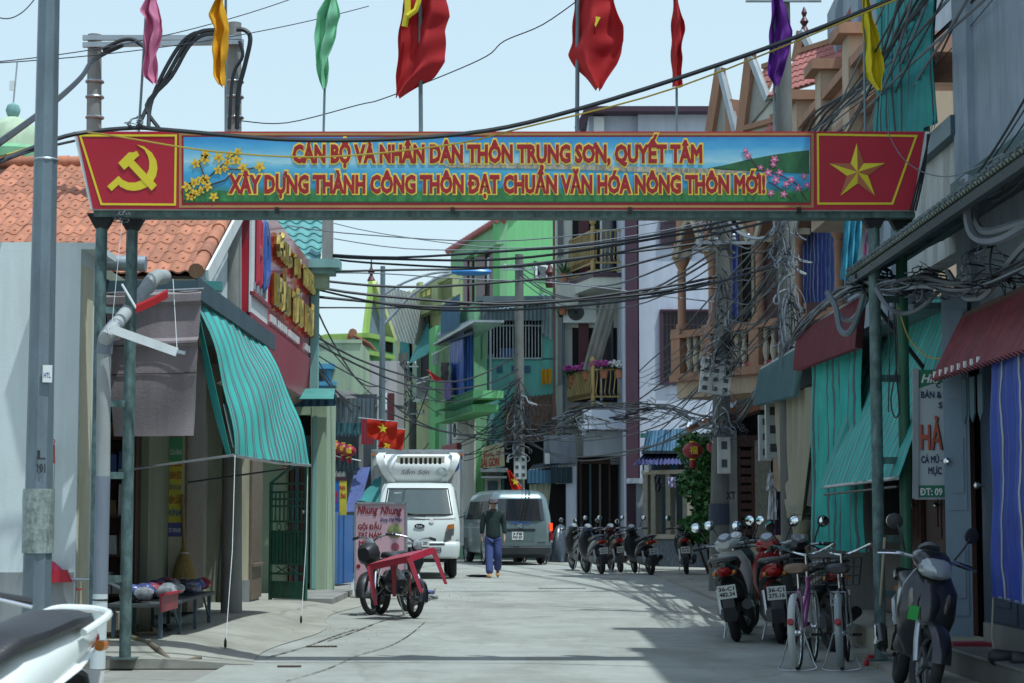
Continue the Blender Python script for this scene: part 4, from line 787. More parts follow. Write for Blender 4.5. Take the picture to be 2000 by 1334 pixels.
part('gable_face', mat('slate blue render', (.16, .2, .25), .85), b.o, ('prism', [f.at(715, 662), f.at(764, 662), f.at(727, 556)], (0, .4, 0)))
part('gable_trim', YG, b.o, ('bar', f.at(712, 664, .1), f.at(726, 552, .1), .12, .3)); part('gable_trim', mat('pale yellow trim', (.6, .6, .28), .7, stain=.1), b.o, ('bar', f.at(726, 552, .1), f.at(765, 664, .1), .35, .2))
mb = MB(); sheet(mb, f.at(729, 552, 0), f.at(729, 552, 0)+Vector((1.3, 3.5, 0)), f.at(768, 664, 0), f.at(768, 664, 0)+Vector((1.3, 3.5, 0)), 60, 1, 12, .02); mb.build('ribbed_roof', mat('pale sheet roof', (.5, .52, .52), .5, .2, var=.1, stain=.2), b.o); part('finial', MAH, b.o, ('lathe', [(.02, .9), (.04, .6), (.13, .45), (.05, .35), (.15, .15), (.08, 0)], f.at(725, 556), ZD, 10))
for y0, y1, o in ((655, 664, .45), (664, 690, .3), (690, 697, .45), (697, 716, .3)):
    for x0, x1, e in ((676, 690, -.3), (692, 720, 0), (720, 772, .25)): b.b('balcony_panel', YG if o > .4 else MINT, x0, y0, x1, y1, -1, o+e)
part('corbel', mat('grey stone trim', (.35, .36, .3), .8, stain=.3), b.o, ('lathe', [(.22, 0), (.3, .15), (.65, .45), (.95, .62)], f.at(732, 752, .2), ZD, 14)); part('column', YG, b.o, ('tube', [f.at(732, 752, .2)-Vector((0, 0, 4)), f.at(732, 752, .2)], .2, 12)); part('capital', YG, b.o, ('lathe', [(.2, 0), (.45, .25), (.48, .35), (.3, .4)], f.at(732, 760, .2), ZD, 12)); b.b('dark_opening', DARK, 752, 668, 768, 688, .5, .57)
# olive house with square yellow openings
OF = pl(770, 80, 985, 64); b = Bld('olive_parapet_house', 'olive green house with a row of square yellow openings in its parapet', 'house', OF); b.body(OLV, 770, 600, 882, .4)
u0, z0 = OF.uv(770, 575); u1, z1 = OF.uv(985, 530); zc = OF.uv(880, 545)[1]; OF.box(MB(), 0, OF.uv(884, 600)[0], OF.uv(825, 605)[1], zc, -.25, .0).build('parapet', OLV, b.o); OF.box(MB(), -.1, OF.uv(884, 600)[0], zc, zc+.15, -.35, .12).build('coping', OLV, b.o)
for x in (787, 797, 808, 827, 837): b.b('opening', mat('yellow pane', (.6, .55, .14), .6), x-3.5, 572-.3*(x-787), x+3.5, 592-.3*(x-787), 0, .03); 
for x in (816, 846, 852): b.b('pier', OLV, x-3, 552-.3*(x-816), x+3, 612, 0, .15)
OF.box(MB(), -.1, OF.uv(882, 600)[0], OF.uv(825, 622)[1], OF.uv(825, 612)[1], -.1, .35).build('ledge', OLV, b.o); b.b('window', DARK, 781, 648, 803, 745, 0, .04); b.b('hood', OLV, 772, 634, 806, 646, 0, .5); b.quad('curtain', TSTR, [(781, 645), (799, 645), (781, 718), (799, 735)], (.1, .1, .15, .15), 24, 5, .02)
b.b('loggia', DARK, 812, 618, 838, 780, 0, .03); b.b('pilaster', mat('grey green trim', (.22, .3, .22), .8), 806, 616, 814, 775, 0, .2); b.quad('awning', TSTR, [(837, 628), (839, 640), (797, 712), (838, 690)], (.1, .1, 1.0, 1.0), 24); b.rail('railing', mat('white iron', (.5, .5, .48), .5), 815, 742, 838, 776, 8, .25, .03); b.b('lower_wall', PGREEN, 775, 775, 838, 790, 0, .06)
# mint house with caged balcony
MF = pl(838, 70, 928, 60.5); b = Bld('caged_balcony_house', 'mint green house with a barred balcony and blue plastic sheets', 'house', MF); b.body(MINT, 838, 648, 926, .4); b.b('side_pier', LIME, 838, 640, 850, 1000, 0, .12)
b.cor('awning', BLUEC, 862, 598, 898, 640, .25, .12, .02); b.quad('awning', GREYC, [(856, 650), (925, 622), (854, 674), (924, 652)], (.1, .1, .9, .9), 90, 22, .015, 0); b.b('awning_edge', GALV, 845, 648, 926, 652, .1, .95)
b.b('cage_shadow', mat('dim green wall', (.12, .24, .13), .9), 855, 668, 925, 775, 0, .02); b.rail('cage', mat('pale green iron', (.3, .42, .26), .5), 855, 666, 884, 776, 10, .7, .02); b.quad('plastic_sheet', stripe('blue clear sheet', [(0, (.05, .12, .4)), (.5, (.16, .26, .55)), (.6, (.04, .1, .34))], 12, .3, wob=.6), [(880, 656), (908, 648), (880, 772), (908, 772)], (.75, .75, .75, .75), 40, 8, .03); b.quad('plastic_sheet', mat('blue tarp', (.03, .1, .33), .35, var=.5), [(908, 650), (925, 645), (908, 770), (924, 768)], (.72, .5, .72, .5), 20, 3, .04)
b.b('balcony_slab', LIME, 850, 776, 925, 790, 0, .85); b.rail('balcony_railing', DGR, 870, 782, 922, 802, 22, .88, .015); b.b('balcony_floor', LIME, 850, 802, 926, 816, 0, .7); b.b('white_wall', IVORY, 872, 816, 926, 1000, 0, .05); b.b('downpipe', GALV, 875, 825, 878, 1000, .05, .12); b.b('ground_sign', MAROON, 862, 868, 892, 884, .1, .2)
for (x0, y0, x1, y1, m) in ((862, 708, 878, 742, BLK), (866, 742, 880, 780, mat('violet shirt', (.16, .12, .3), .9))): b.quad('hung_cloth', m, [(x0, y0), (x1, y0), (x0+2, y1), (x1-1, y1)], (1, 1, 1, 1), 12, 2, .03)
o = b.quad('red_flag', RF, [(834, 722), (838, 724), (848, 746), (866, 742)], (1.2, 1.2, 1.3, 1.1), 14, 2, .03); b.b('open_vent', GLS, 845, 690, 856, 712, .3, .34); b.b('vent_frame', WINF, 843, 688, 858, 690, .28, .36)
# air conditioner on the white wall
def aircon(c, n, xd, wd, ht, label, grp='air conditioners on house walls'):
    t = thing('air_conditioner', label, 'air conditioner', c, grp); n = Vector(n).normalized(); xd = Vector(xd).normalized(); pts = [c+xd*x*wd/2+n*o+ZD*z for o in (0, .3) for z in (0, ht) for x in (-1, 1)]
    part('casing', WHT, t, ('hexa', pts)); fc = c+n*.3+ZD*ht*.5-xd*wd*.12; part('fan_grille', PLAS, t, ('lathe', [(ht*.4, 0), (ht*.4, .02), (ht*.36, .025), (.02, .03)], fc, n, 20))
    for r in (.15, .25, .34): part('grille_ring', GALV, t, ('torus', fc+n*.035, n, ht*r, .006, 20, 5))
    for x in (-.35, .35): part('bracket', STEEL, t, ('bar', c+xd*x*wd, c+xd*x*wd+n*.32, .03))
    return t
aircon(MF.at(908, 858, .05), MF.n, MF.d, .8, .55, 'white air conditioner on the white wall above the van')
# bright green gable house
GL1 = pl(879, 84, 976, 75); GL2 = pl(976, 75, 1092, 79); b = Bld('lime_gable_house', 'tall lime green house with a red tiled roof edge and mahogany shutters', 'house', GL1, 1); zt = GL1.uv(976, 432)[1]; z0 = GL1.uv(880, 492)[1]
mb = MB(); mb.prism([GL1.P(0, 0), GL1.P(GL1.L, 0), GL1.P(GL1.L, zt), GL1.P(0, z0)], -GL1.n*.3); mb.build('front_wall', mat('shaded green render', (.2, .42, .22), .85, var=.12, stain=.2), b.o)
mb = MB(); mb.prism([GL2.P(0, 0), GL2.P(GL2.L, 0), GL2.P(GL2.L, zt+3.2), GL2.P(0, zt)], -GL2.n*.3); mb.build('side_wall', LIME, b.o)
PINKT = mat('pink red roof tile', (.4, .09, .1), .6, var=.3, scale=8, stain=.2, rnd=.12)
for k in range(16): t0, t1 = k/16, (k+1.1)/16; A = GL1.P(GL1.L*t0, z0+(zt-z0)*t0+.03, .12); B = GL1.P(GL1.L*t1, z0+(zt-z0)*t1+.03, .12); part('verge_tile', PINKT, b.o, ('tube', [A, B], [.14, .11], 8))
for k in range(12): t0, t1 = k/12, (k+1.1)/12; A = GL2.P(GL2.L*t0, zt+3.2*t0+.03, .1); B = GL2.P(GL2.L*t1, zt+3.2*t1+.03, .1); part('verge_tile', PINKT, b.o, ('tube', [A, B], [.17, .14], 8))
f = GL1
def shutter(x0, y0, x1, y1, leaf):
    b.b('window_opening', DARK, x0, y0, x1, y1, 0, .03); b.b('hood', MINT, x0-3, y0-12, x1+2, y0-5, 0, .3)
    b.b('shutter', MAH, x0, y0, x0+(x1-x0)*.45, y1, .03, .09); b.b('shutter', MAH, x0+(x1-x0)*.7, y0, x1, y1, .03, .09); b.b('pane', GLS, x0+(x1-x0)*.48, y0+10, x0+(x1-x0)*.68, y1-30, .03, .05)
shutter(905, 506, 922, 600, 0); shutter(930, 494, 968, 580, 0)
g2 = Bld.__new__(Bld); g2.f = GL2; g2.o = b.o; g2.b('window_opening', DARK, 1044, 514, 1082, 546, 0, .03); g2.b('window_frame', WINF, 1046, 516, 1071, 544, .03, .07); g2.b('pane', GLS, 1050, 520, 1067, 540, .07, .08); g2.b('window_frame', WINF, 1076, 516, 1082, 544, .03, .07); part('finial', MAH, b.o, ('lathe', [(.02, 1), (.1, .8), (.2, .6), (.1, .45), (.22, .2), (.15, 0)], GL2.at(1074, 562, .4), ZD, 10))
# aqua house
TF = pl(944, 61, 1090, 61); TS = pl(924, 64.5, 944, 61); b = Bld('aqua_house', 'aqua painted house with a barred loggia under a grey sheet awning', 'house', TF); b.body(AQUA, 944, 700, 1086, 3); u = TS.uv(934, 700)[1]; TS.box(MB(), 0, TS.L, 0, u, -.3, 0).build('side_wall', PTEAL, b.o)
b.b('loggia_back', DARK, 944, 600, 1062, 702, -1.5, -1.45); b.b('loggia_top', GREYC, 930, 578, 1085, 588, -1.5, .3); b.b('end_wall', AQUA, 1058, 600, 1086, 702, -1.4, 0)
b.rail('window_bars', GALV, 946, 622, 1058, 700, 18, .05, .02); b.cor('awning_valance', GREYC, 944, 588, 1062, 626, .5, .12, .02); b.quad('awning_end', GREYC, [(926, 596), (946, 590), (925, 632), (946, 624)], (-.5, .5, -.5, .5), 20, 5, .02); b.quad('awning_roof', mat('blue white sheet', (.3, .45, .52), .5, stain=.2), [(940, 603), (1062, 575), (950, 607), (1065, 592)], (-.6, -.6, .6, .6), 40, 12, .02, 0)
b.quad('bamboo_blind', mat('bamboo blind', (.17, .16, .13), .9, var=.6, scale=30, zs=.1), [(929, 618), (945, 614), (924, 704), (942, 702)], (-.4, .3, -.4, .3), 24, 6, .02); b.quad('sheet_drop', mat('frosted sheet', (.3, .36, .4), .4), [(1062, 575), (1078, 580), (1058, 650), (1078, 665)], (.5, .5, .2, .1), 14, 3, .03)
for x in (970, 999, 1024): b.b('vent_block', BLUEC, x, 714, x+12, 728, 0, .03)
for x in (932, 938): TS.pbox(MB(), x-2, 715, x+2, 730, 0, .03).build('vent_block', mat('yellow pane', (.6, .55, .14)), b.o)
b.b('downpipe', GALV, 956, 625, 960, 880, .1, .2); b.quad('orange_shirt', mat('orange cotton', (.6, .3, .02), .9), [(1057, 722), (1078, 720), (1058, 752), (1077, 748)], (.3, .3, .3, .3), 14, 3, .03); b.b('interior_light_blue', mat('blue water tank', (.05, .14, .36), .5), 975, 680, 1005, 699, -.9, -.4)
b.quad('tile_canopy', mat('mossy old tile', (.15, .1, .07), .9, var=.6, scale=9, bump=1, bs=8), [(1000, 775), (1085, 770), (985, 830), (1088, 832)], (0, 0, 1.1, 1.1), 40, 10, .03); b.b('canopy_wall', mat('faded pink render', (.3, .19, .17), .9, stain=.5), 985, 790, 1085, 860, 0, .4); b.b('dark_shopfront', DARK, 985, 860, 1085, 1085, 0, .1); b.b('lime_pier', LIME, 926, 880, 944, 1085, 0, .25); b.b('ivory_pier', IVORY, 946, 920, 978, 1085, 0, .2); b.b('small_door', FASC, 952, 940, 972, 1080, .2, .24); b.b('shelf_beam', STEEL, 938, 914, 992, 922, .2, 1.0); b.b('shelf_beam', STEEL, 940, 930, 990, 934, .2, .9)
st = thing('shop_sign', 'cream shop sign with faded lettering above the van', 'shop sign', W(962, 915, 60)); part('board', mat('cream sign', (.5, .48, .3), .6, var=.15, stain=.2), st, ('prism', [W(940, 875, 60), W(984, 862, 60), W(986, 910, 60), W(944, 917, 60)], (0, .06, 0))); text('lettering', 'SÀI GÒN', RED, st, W(957, 911, 59.98), (1, 0, .1), ZD, .26, .55, .004, .02); text('lettering', 'THUỐC', RED, st, W(953, 892, 59.98), (1, 0, .1), ZD, .1, .3, .004, .02); part('bowl_mark', LR, st, ('torus', W(974, 885, 59.98), (0, 1, 0), .05, .015, 12, 5))
# concrete poles with meter boxes
def cpole(px, d, pyt, r0, r1, label, lean=0, group='concrete utility poles', zb=0):
    b0 = Vector((W(px, 1007, d).x-lean, d, zb)); t1 = W(px, pyt, d); t = thing('utility_pole', label, 'utility pole', b0, group); part('shaft', mat('weathered pole concrete', (.16, .165, .155), .9, var=.35, stain=.5, bump=.4), t, ('tube', [b0, t1], [r0, r1], 14)); part('crossarm', STEEL, t, ('bar', t1+Vector((-.5, -.12, -.45)), t1+Vector((.5, -.12, -.45)), .05))
    for k in (-.4, -.15, .15, .4): part('insulator', GALV, t, ('lathe', [(.02, 0), (.045, .03), (.03, .07), (.045, .1), (.02, .13)], t1+Vector((k, -.12, -.42)), ZD, 8))
    return t
cpole(1014, 57, 497, .17, .12, 'slim concrete utility pole in front of the aqua house'); cpole(788, 66, 690, .2, .16, 'short leaning concrete pole in front of the olive house', .3); cpole(806, 74, 785, .16, .14, 'dark thin pole behind the short leaning pole')
def meter_box(c, nx, nz, label, cw=.16, ch=.22, rot=0):
    t = thing('meter_box', label, 'meter box', c, 'electric meter boxes'); wd, ht = nx*cw, nz*ch; M = Matrix.Rotation(rot, 4, 'Y'); q = lambda x, y, z: c+M @ Vector((x, y, z))
    part('case', mat('grimy meter case', (.46, .48, .47), .6, var=.25, scale=6, stain=.35), t, ('hexa', [q(x, y, z) for y in (-.16, 0) for z in (0, ht) for x in (-wd/2, wd/2)]))
    for i in range(nx):
        for j in range(nz): x = -wd/2+cw*(i+.5); z = ch*(j+.55); part('meter_window', mat('meter window', (.06, .065, .07), .3), t, ('hexa', [q(x+a*cw*.24, y, z+b*ch*.22) for y in (-.17, -.155) for b in (-1, 1) for a in (-1, 1)]))
    return t
meter_box(W(1016, 936, 56.7), 2, 3, 'pale meter box with dark windows on the pole behind the van', .18, .22)
# grey house with gold balconies
HF = pl(1083, 60, 1247, 60); b = Bld('gold_balcony_house', 'ivory town house with two gold railed balconies and a plum column', 'house', HF); b.body(IVORY, 1086, 262, 1224, .4); f = HF
b.b('plum_column', PLUM, 1222, 262, 1246, 1085, -.2, 3.6); b.b('column_trim', LAV, 1218, 262, 1222, 1085, 0, 3.55); b.b('corner_pipe', mat('rose brown pipe', (.2, .09, .09), .6), 1080, 420, 1085, 900, .1, .2); b.b('downpipe', FASC, 1099, 585, 1104, 900, .1, .25)
for (yt, yb) in ((435, 540), (640, 790)):
    b.b('french_window', DARK, 1118, yt-25, 1218, yb-5, 0, .04); b.b('door_leaf', MAH, 1130, yt-25, 1150, yb-8, .04, .1); b.b('door_leaf', GLS, 1176, yt-25, 1198, yb-8, .04, .08); b.b('window_frame', WINF, 1172, yt-25, 1176, yb-8, .04, .1); b.b('side_window', GLS, 1089, yt-30, 1100, yb-40, 0, .04); b.b('side_window_frame', WINF, 1087, yt-32, 1089, yb-38, 0, .06)
def balc(ys, yr, lab):
    A, B, C = (1112, .3), (1158, 2.6), (1219, 2.6); zs = f.uv(1160, ys, 2.6)[1]; zr = f.uv(1160, yr, 2.6)[1]; pu = [f.uv(x, ys, o)[0] for x, o in (A, B, C)]; Q = [f.P(u, 0, o) for u, o in zip(pu, (A[1], B[1], C[1]))]; back = [f.P(pu[2], 0, 0), f.P(pu[0], 0, 0)]
    part('balcony_slab', IVORY, b.o, ('prism', [q+Vector((0, 0, zs-.42)) for q in Q+back], (0, 0, .3))); part('balcony_edge', PLUM, b.o, ('prism', [q*1+Vector((0, -.06, zs-.12)) for q in Q]+[q+Vector((0, 0, zs-.12)) for q in back], (0, 0, .12)))
    rl = MB()
    for p, q, n in ((Q[0], Q[1], 16), (Q[1], Q[2], 7)):
        for z in (zs+.08, zs+.3, zr): rl.bar(p+ZD*z, q+ZD*z, .045)
        for k in range(n+1): t = k/n; r = p*(1-t)+q*t; out = Vector((-.5, -.85, 0))*.1; rl.tube([r+ZD*(zs+.3), r+ZD*(zs+.42)+out, r+ZD*(zr-.25), r+ZD*zr], .018, 5)
    rl.build('balcony_railing', GOLDR, b.o); part('newel_post', GOLDR, b.o, ('lathe', [(.07, 0), (.07, zr-zs+.1), (.04, zr-zs+.15), (.1, zr-zs+.22), (.1, zr-zs+.3), (.03, zr-zs+.38)], Q[1]+ZD*zs, ZD, 10)); return Q, zs, zr
q1 = balc(533, 450, 0); q2 = balc(795, 722, 0); b.b('recess_wall', IVORY, 1104, 588, 1218, 640, -.02, .06); b.b('stucco_band', IVORY, 1086, 556, 1130, 600, 0, .8); b.b('fascia_sign', LAV, 1140, 800, 1222, 838, 1.5, 2.9); b.b('fascia_sign', mat('grey cladding', (.27, .3, .33), .6), 1140, 838, 1222, 890, 1.2, 2.6)
b.b('shutter_door', DARK, 1130, 890, 1222, 1085, 0, 1.0)
for k in range(5): b.b('door_post', [BROWN, FASC, STONE][k % 3], 1132+k*19, 905, 1136+k*19, 1080, 1.0, 1.12)
for k in range(6): b.b('roller_slat', GALV, 1192, 872+k*6, 1220, 877+k*6, 1.0, 1.08)
b.b('door_header', BROWN, 1132, 896, 1192, 906, 1.0, 1.15); b.quad('sunshade', GSTR, [(1178, 572), (1214, 568), (1138, 722), (1168, 728)], (2.4, 2.4, 2.4, 2.4), 30, 3, .02)
aircon(f.at(1132, 632, .02), f.n, f.d, 1.0, .62, 'grey air conditioner under the upper gold balcony')
def plant(label, p, n, r, hgt, m, fl=None, grp='balcony plants'):
    t = thing('potted_plant', label, 'plant', p, grp); part('pot', TERRA, t, ('lathe', [(.1, 0), (.14, .22), (.15, .24)], p, ZD, 10)); mb = MB()
    for k in range(n):
        a = random.random()*6.28; e = random.uniform(.2, 1.2); L = r*random.uniform(.6, 1.1); base = p+Vector((random.uniform(-.06, .06), random.uniform(-.06, .06), .2)); d1 = Vector((math.cos(a)*math.cos(e), math.sin(a)*math.cos(e), math.sin(e)*hgt)); sdv = Vector((-math.sin(a), math.cos(a), 0))*L*.07
        pts = [base, base+d1*L*.5, base+d1*L+Vector((0, 0, -L*.25))]; mb.add([pts[0]-sdv*.4, pts[0]+sdv*.4, pts[1]+sdv, pts[1]-sdv, pts[2]], [(0, 1, 2, 3), (3, 2, 4)])
    mb.build('foliage', m, t)
    if fl:
        mb = MB()
        for k in range(fl[1]): a = random.random()*6.28; rr = r*random.random(); mb.add(*blob(p+Vector((math.cos(a)*rr, math.sin(a)*rr*.5, .3+hgt*r*random.uniform(.2, .7))), (.05, .05, .04), 6, 4))
        mb.build('blossoms', fl[0], t)
    return t
LEAF = mat('leaf green', (.045, .13, .04), .6, var=.5, scale=20); LEAF2 = mat('grey leaf', (.14, .19, .15), .6, var=.4)
PINKF = mat('bougainvillea', (.45, .06, .3), .6, var=.3); WHF = mat('white petals', (.7, .68, .66), .6)
zz = lambda q, t, z, a=0: q[0][a]*(1-t)+q[0][a+1]*t+ZD*z
plant('tall leafy green potted plant at the left end of the upper gold balcony', zz(q1, .0, q1[1])+Vector((-.15, -.1, 0)), 26, .55, 1.5, LEAF); plant('spiky grey plant behind the upper gold railing', zz(q1, .45, q1[1])+Vector((.25, .2, .35)), 30, .5, 1.2, LEAF2); plant('trailing green plant hanging below the upper gold balcony', zz(q1, .0, q1[1]-1.0)+Vector((-.2, -.1, 0)), 40, .5, .4, LEAF)
plant('green plant at the left of the lower gold balcony', zz(q2, .1, q2[1]+.7), 30, .6, 1.2, LEAF)
for i, (t, a, lb) in enumerate(((.15, 0, 'magenta flowers left end of the lower gold balcony rail'), (.75, 0, 'magenta flowers near the corner post of the lower gold balcony'), (.35, 1, 'magenta and green flowers in the middle of the lower gold balcony'), (.85, 1, 'white and pink flowers at the right end of the lower gold balcony'))): plant(lb, zz(q2, t, q2[2]-.25, a), 34, .4, .7, LEAF, (WHF if i == 3 else PINKF, 34), 'flowering plants on the lower gold balcony')
# lavender house
LF = pl(1246, 57, 1470, 57); b = Bld('lavender_house', 'tall lavender white house wall with dark barred windows beyond the brick red balcony', 'house', LF); b.body(LAV, 1246, 215, 1440, 4); b.b('roof_edge', PLUM, 1140, 207, 1398, 217, -4, .5); b.b('attic', LAV, 1150, 217, 1246, 258, -3.6, -.2); b.b('attic_parapet', WHT, 1160, 228, 1180, 258, -.2, 0); part('barge', PLUM, b.o, ('bar', LF.at(1128, 252, .2), LF.at(1152, 210, .2), .2, .2))
for x0, y0, x1, y1 in ((1293, 425, 1330, 476), (1352, 430, 1400, 476), (1292, 608, 1400, 748)): b.b('window', GLS, x0, y0, x1, y1, 0, .04); b.b('window_frame', PLUM, x0-3, y0-4, x1+3, y0, 0, .12); b.b('window_frame', PLUM, x0-3, y0, x0+3, y1+3, 0, .1); b.b('window_frame', PLUM, x0+3, y1-2, x1+3, y1+3, 0, .1); b.rail('window_bars', PLUM, x0+3, y0+2, x1, y1-2, 14, .08, .012)
# shopfront pieces between van and grey house
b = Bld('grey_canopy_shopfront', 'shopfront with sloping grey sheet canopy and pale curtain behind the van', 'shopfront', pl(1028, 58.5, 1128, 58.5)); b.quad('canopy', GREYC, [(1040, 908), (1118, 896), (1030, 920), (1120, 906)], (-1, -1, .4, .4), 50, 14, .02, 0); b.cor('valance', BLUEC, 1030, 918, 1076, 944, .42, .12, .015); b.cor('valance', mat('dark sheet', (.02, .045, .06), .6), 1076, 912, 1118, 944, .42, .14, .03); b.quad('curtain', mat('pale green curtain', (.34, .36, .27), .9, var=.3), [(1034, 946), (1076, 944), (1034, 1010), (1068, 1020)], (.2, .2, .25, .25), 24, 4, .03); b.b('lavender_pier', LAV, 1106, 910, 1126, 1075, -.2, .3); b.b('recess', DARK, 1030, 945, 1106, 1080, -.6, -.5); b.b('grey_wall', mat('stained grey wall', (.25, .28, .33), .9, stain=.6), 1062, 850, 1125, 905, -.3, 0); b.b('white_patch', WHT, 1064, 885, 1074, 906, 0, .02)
bt = thing('covered_scooter', 'motorbike under a crumpled dark tarpaulin beside the van', 'covered motorbike', G(1095, 1098)); p = G(1095, 1097); mb = MB(); q = [random.random()*6 for _ in range(6)]
def cov(u, v):
    a = u*2*math.pi; r = .62*(1-v)**.5*(1+.12*math.sin(5*a+q[0]+v*3)+.08*math.sin(9*a+q[1])); return p+Vector((r*math.cos(a)*.62, r*math.sin(a)*1.1, 1.05*v+.02-.12*math.sin(a*2)*v*(1-v)))
mb.grid(cov, 40, 14, .006); mb.build('tarpaulin', mat('black tarpaulin', (.07, .09, .11), .3, var=.5, scale=5, bump=1, bs=7), bt); part('wheel', BLK, bt, ('torus', p+Vector((.25, -.5, .28)), XD, .23, .05, 20, 8))
# far lamp with double arm
def arm2(t, b):
    s = 48/FPX; P = lambda x, y: W(x, y, 48)
    part('arm', GALV, t, ('tube', smooth_path([P(745, 640), P(772, 610), P(800, 580), P(850, 545), P(885, 533)]), .04)); part('arm', GALV, t, ('tube', smooth_path([P(745, 578), P(790, 552), P(840, 535), P(885, 530)]), .03)); part('strut', GALV, t, ('tube', [P(778, 555), P(778, 600)], .025)); mb = MB(); c = P(918, 531); mb.loft([[c+Vector((x, wy*math.cos(k*math.pi/4)*.16, wy*.1*math.sin(k*math.pi/4))) for k in range(8)] for x, wy in ((-.45, .35), (-.3, .9), (.1, 1), (.4, .8), (.52, .3))]); mb.build('lamp_head', mat('blue lamp housing', (.03, .2, .5), .35), t)
lamp_post(48.0, 745, 1007, W(745, 520, 48).z, .1, .06, 'slender steel street lamp with curved double arm and blue head', arm2)
# ================================================================ RIGHT SIDE OF THE STREET
random.seed(31)
TERR = mat('terracotta render', (.36, .19, .12), .8, var=.2, stain=.25); PEACH = mat('peach render', (.46, .34, .24), .8, var=.15, stain=.25); GREYR = mat('blue grey render', (.28, .34, .4), .85, var=.15, scale=8, stain=.3); CREAMT = mat('cream stone trim', (.5, .44, .34), .75, stain=.25)
# balcony house with small pink gables
TFc = pl(1322, 44, 1725, 38); b = Bld('terracotta_balcony_house', 'ornate terracotta house with arched balcony and pink tiled gables above the wires', 'house', TFc); f = TFc
b.body(PEACH, 1405, 236, 1725, 5); 
zs = f.uv(1340, 745, 1.3)[1]; z1 = f.uv(1340, 725, 1.3)[1]; z2 = f.uv(1340, 660, 1.3)[1]; ua = f.uv(1322, 700, 1.3)[0]; ub = f.uv(1720, 700, 1.3)[0]; uc = f.uv(1400, 700)[0]
f.box(MB(), ua, ub, zs-.35, zs, -1, 1.3).build('balcony_slab', PEACH, b.o); f.box(MB(), ua-.12, ub, zs, zs+.16, -1, 1.42).build('balcony_cornice', TERR, b.o); f.box(MB(), ua-.1, ub, z2, z2+.14, 1.08, 1.4).build('top_rail', TERR, b.o); f.box(MB(), ua-.1, ua+.2, z2, z2+.14, -1, 1.08).build('top_rail', TERR, b.o)
bal = MB().lathe([(.04, 0), (.06, .04), (.035, .1), (.075, .26), (.07, .36), (.035, .52), (.055, .58), (.055, z2-zs-.16)], (0, 0, 0), ZD, 8); bm_ = bal.mesh('baluster'); bm_.materials.append(CREAMT)
n = int((ub-ua)/.24)
for k in range(n): inst('baluster', bm_, b.o, Matrix.Translation(f.P(ua+.15+k*.24, zs+.16, 1.25)))
for k in range(7): inst('baluster', bm_, b.o, Matrix.Translation(f.P(ua+.05, zs+.16, 1.0-k*.24)))
for x in (1332, 1392, 1485, 1560, 1640, 1705):
    u = f.uv(x, 600, 1.2)[0]; f.box(MB(), u-.16, u+.16, zs+.16, z2+.2, 1.05, 1.38).build('pedestal', TERR, b.o); c = f.P(u, z2+.2, 1.2); h = f.uv(1340, 470, 1.2)[1]-z2-.2
    part('column', TERR, b.o, ('lathe', [(.13, 0), (.13, .08), (.09, .14), (.085, h*.62), (.1, h*.64), (.08, h*.68), (.16, h*.76), (.18, h*.8)], c, ZD, 12)); part('capital', CREAMT, b.o, ('box', c+ZD*h*.84, (.42, .42, .12))); part('impost', TERR, b.o, ('box', c+ZD*(h*.92), (.3, .3, h*.12)))
ph_ = f.uv(1340, 475, 1.2)[1]
xs = [1332, 1392, 1485, 1560, 1640, 1705]
for xa, xb in zip(xs, xs[1:]):
    u0, u1 = f.uv(xa, 500, 1.2)[0], f.uv(xb, 500, 1.2)[0]; mb = MB(); P = [f.P(u0, ph_+1.2, 1.35), f.P(u0, ph_-.3, 1.35)]
    for k in range(13): t = k/12; P.append(f.P(u0+.1+(u1-u0-.2)*t, ph_-.3+math.sin(math.pi*t)*.75, 1.35))
    P += [f.P(u1, ph_-.3, 1.35), f.P(u1, ph_+1.2, 1.35)]; mb.prism(P, -f.n*.3); mb.build('arch', TERR, b.o)
    Pt = [f.P(u0+.1+(u1-u0-.2)*k/12, ph_-.3+math.sin(math.pi*k/12)*.75, 1.4) for k in range(13)]; part('arch_trim', CREAMT, b.o, ('tube', Pt, .06, 6))
f.box(MB(), ua-.1, ub, ph_+1.2, ph_+1.45, -.5, 1.5).build('upper_cornice', TERR, b.o)
for x0, x1, m in ((1424, 1444, BSTR), (1566, 1640, BSTR), (1643, 1690, BSTR)): b.quad('curtain', m, [(x0, 425), (x1, 425), (x0, 640 if x0 < 1500 else 592), (x1, 640 if x0 < 1500 else 588)], (.9, .9, .9, .9), 50, 8, .03)
b.b('doorway', DARK, 1450, 470, 1478, 700, 0, .04); b.b('wood_door', MAH, 1488, 480, 1555, 690, 0, .08); b.b('wood_door', MAH, 1575, 480, 1640, 690, 0, .08)
for x in (1436, 1468, 1480): b.b('pilaster', CREAMT, x, 470, x+5, 700, .05, .16)
b.b('flower_strip', MAROON, 1450, 705, 1510, 722, 1.0, 1.28)
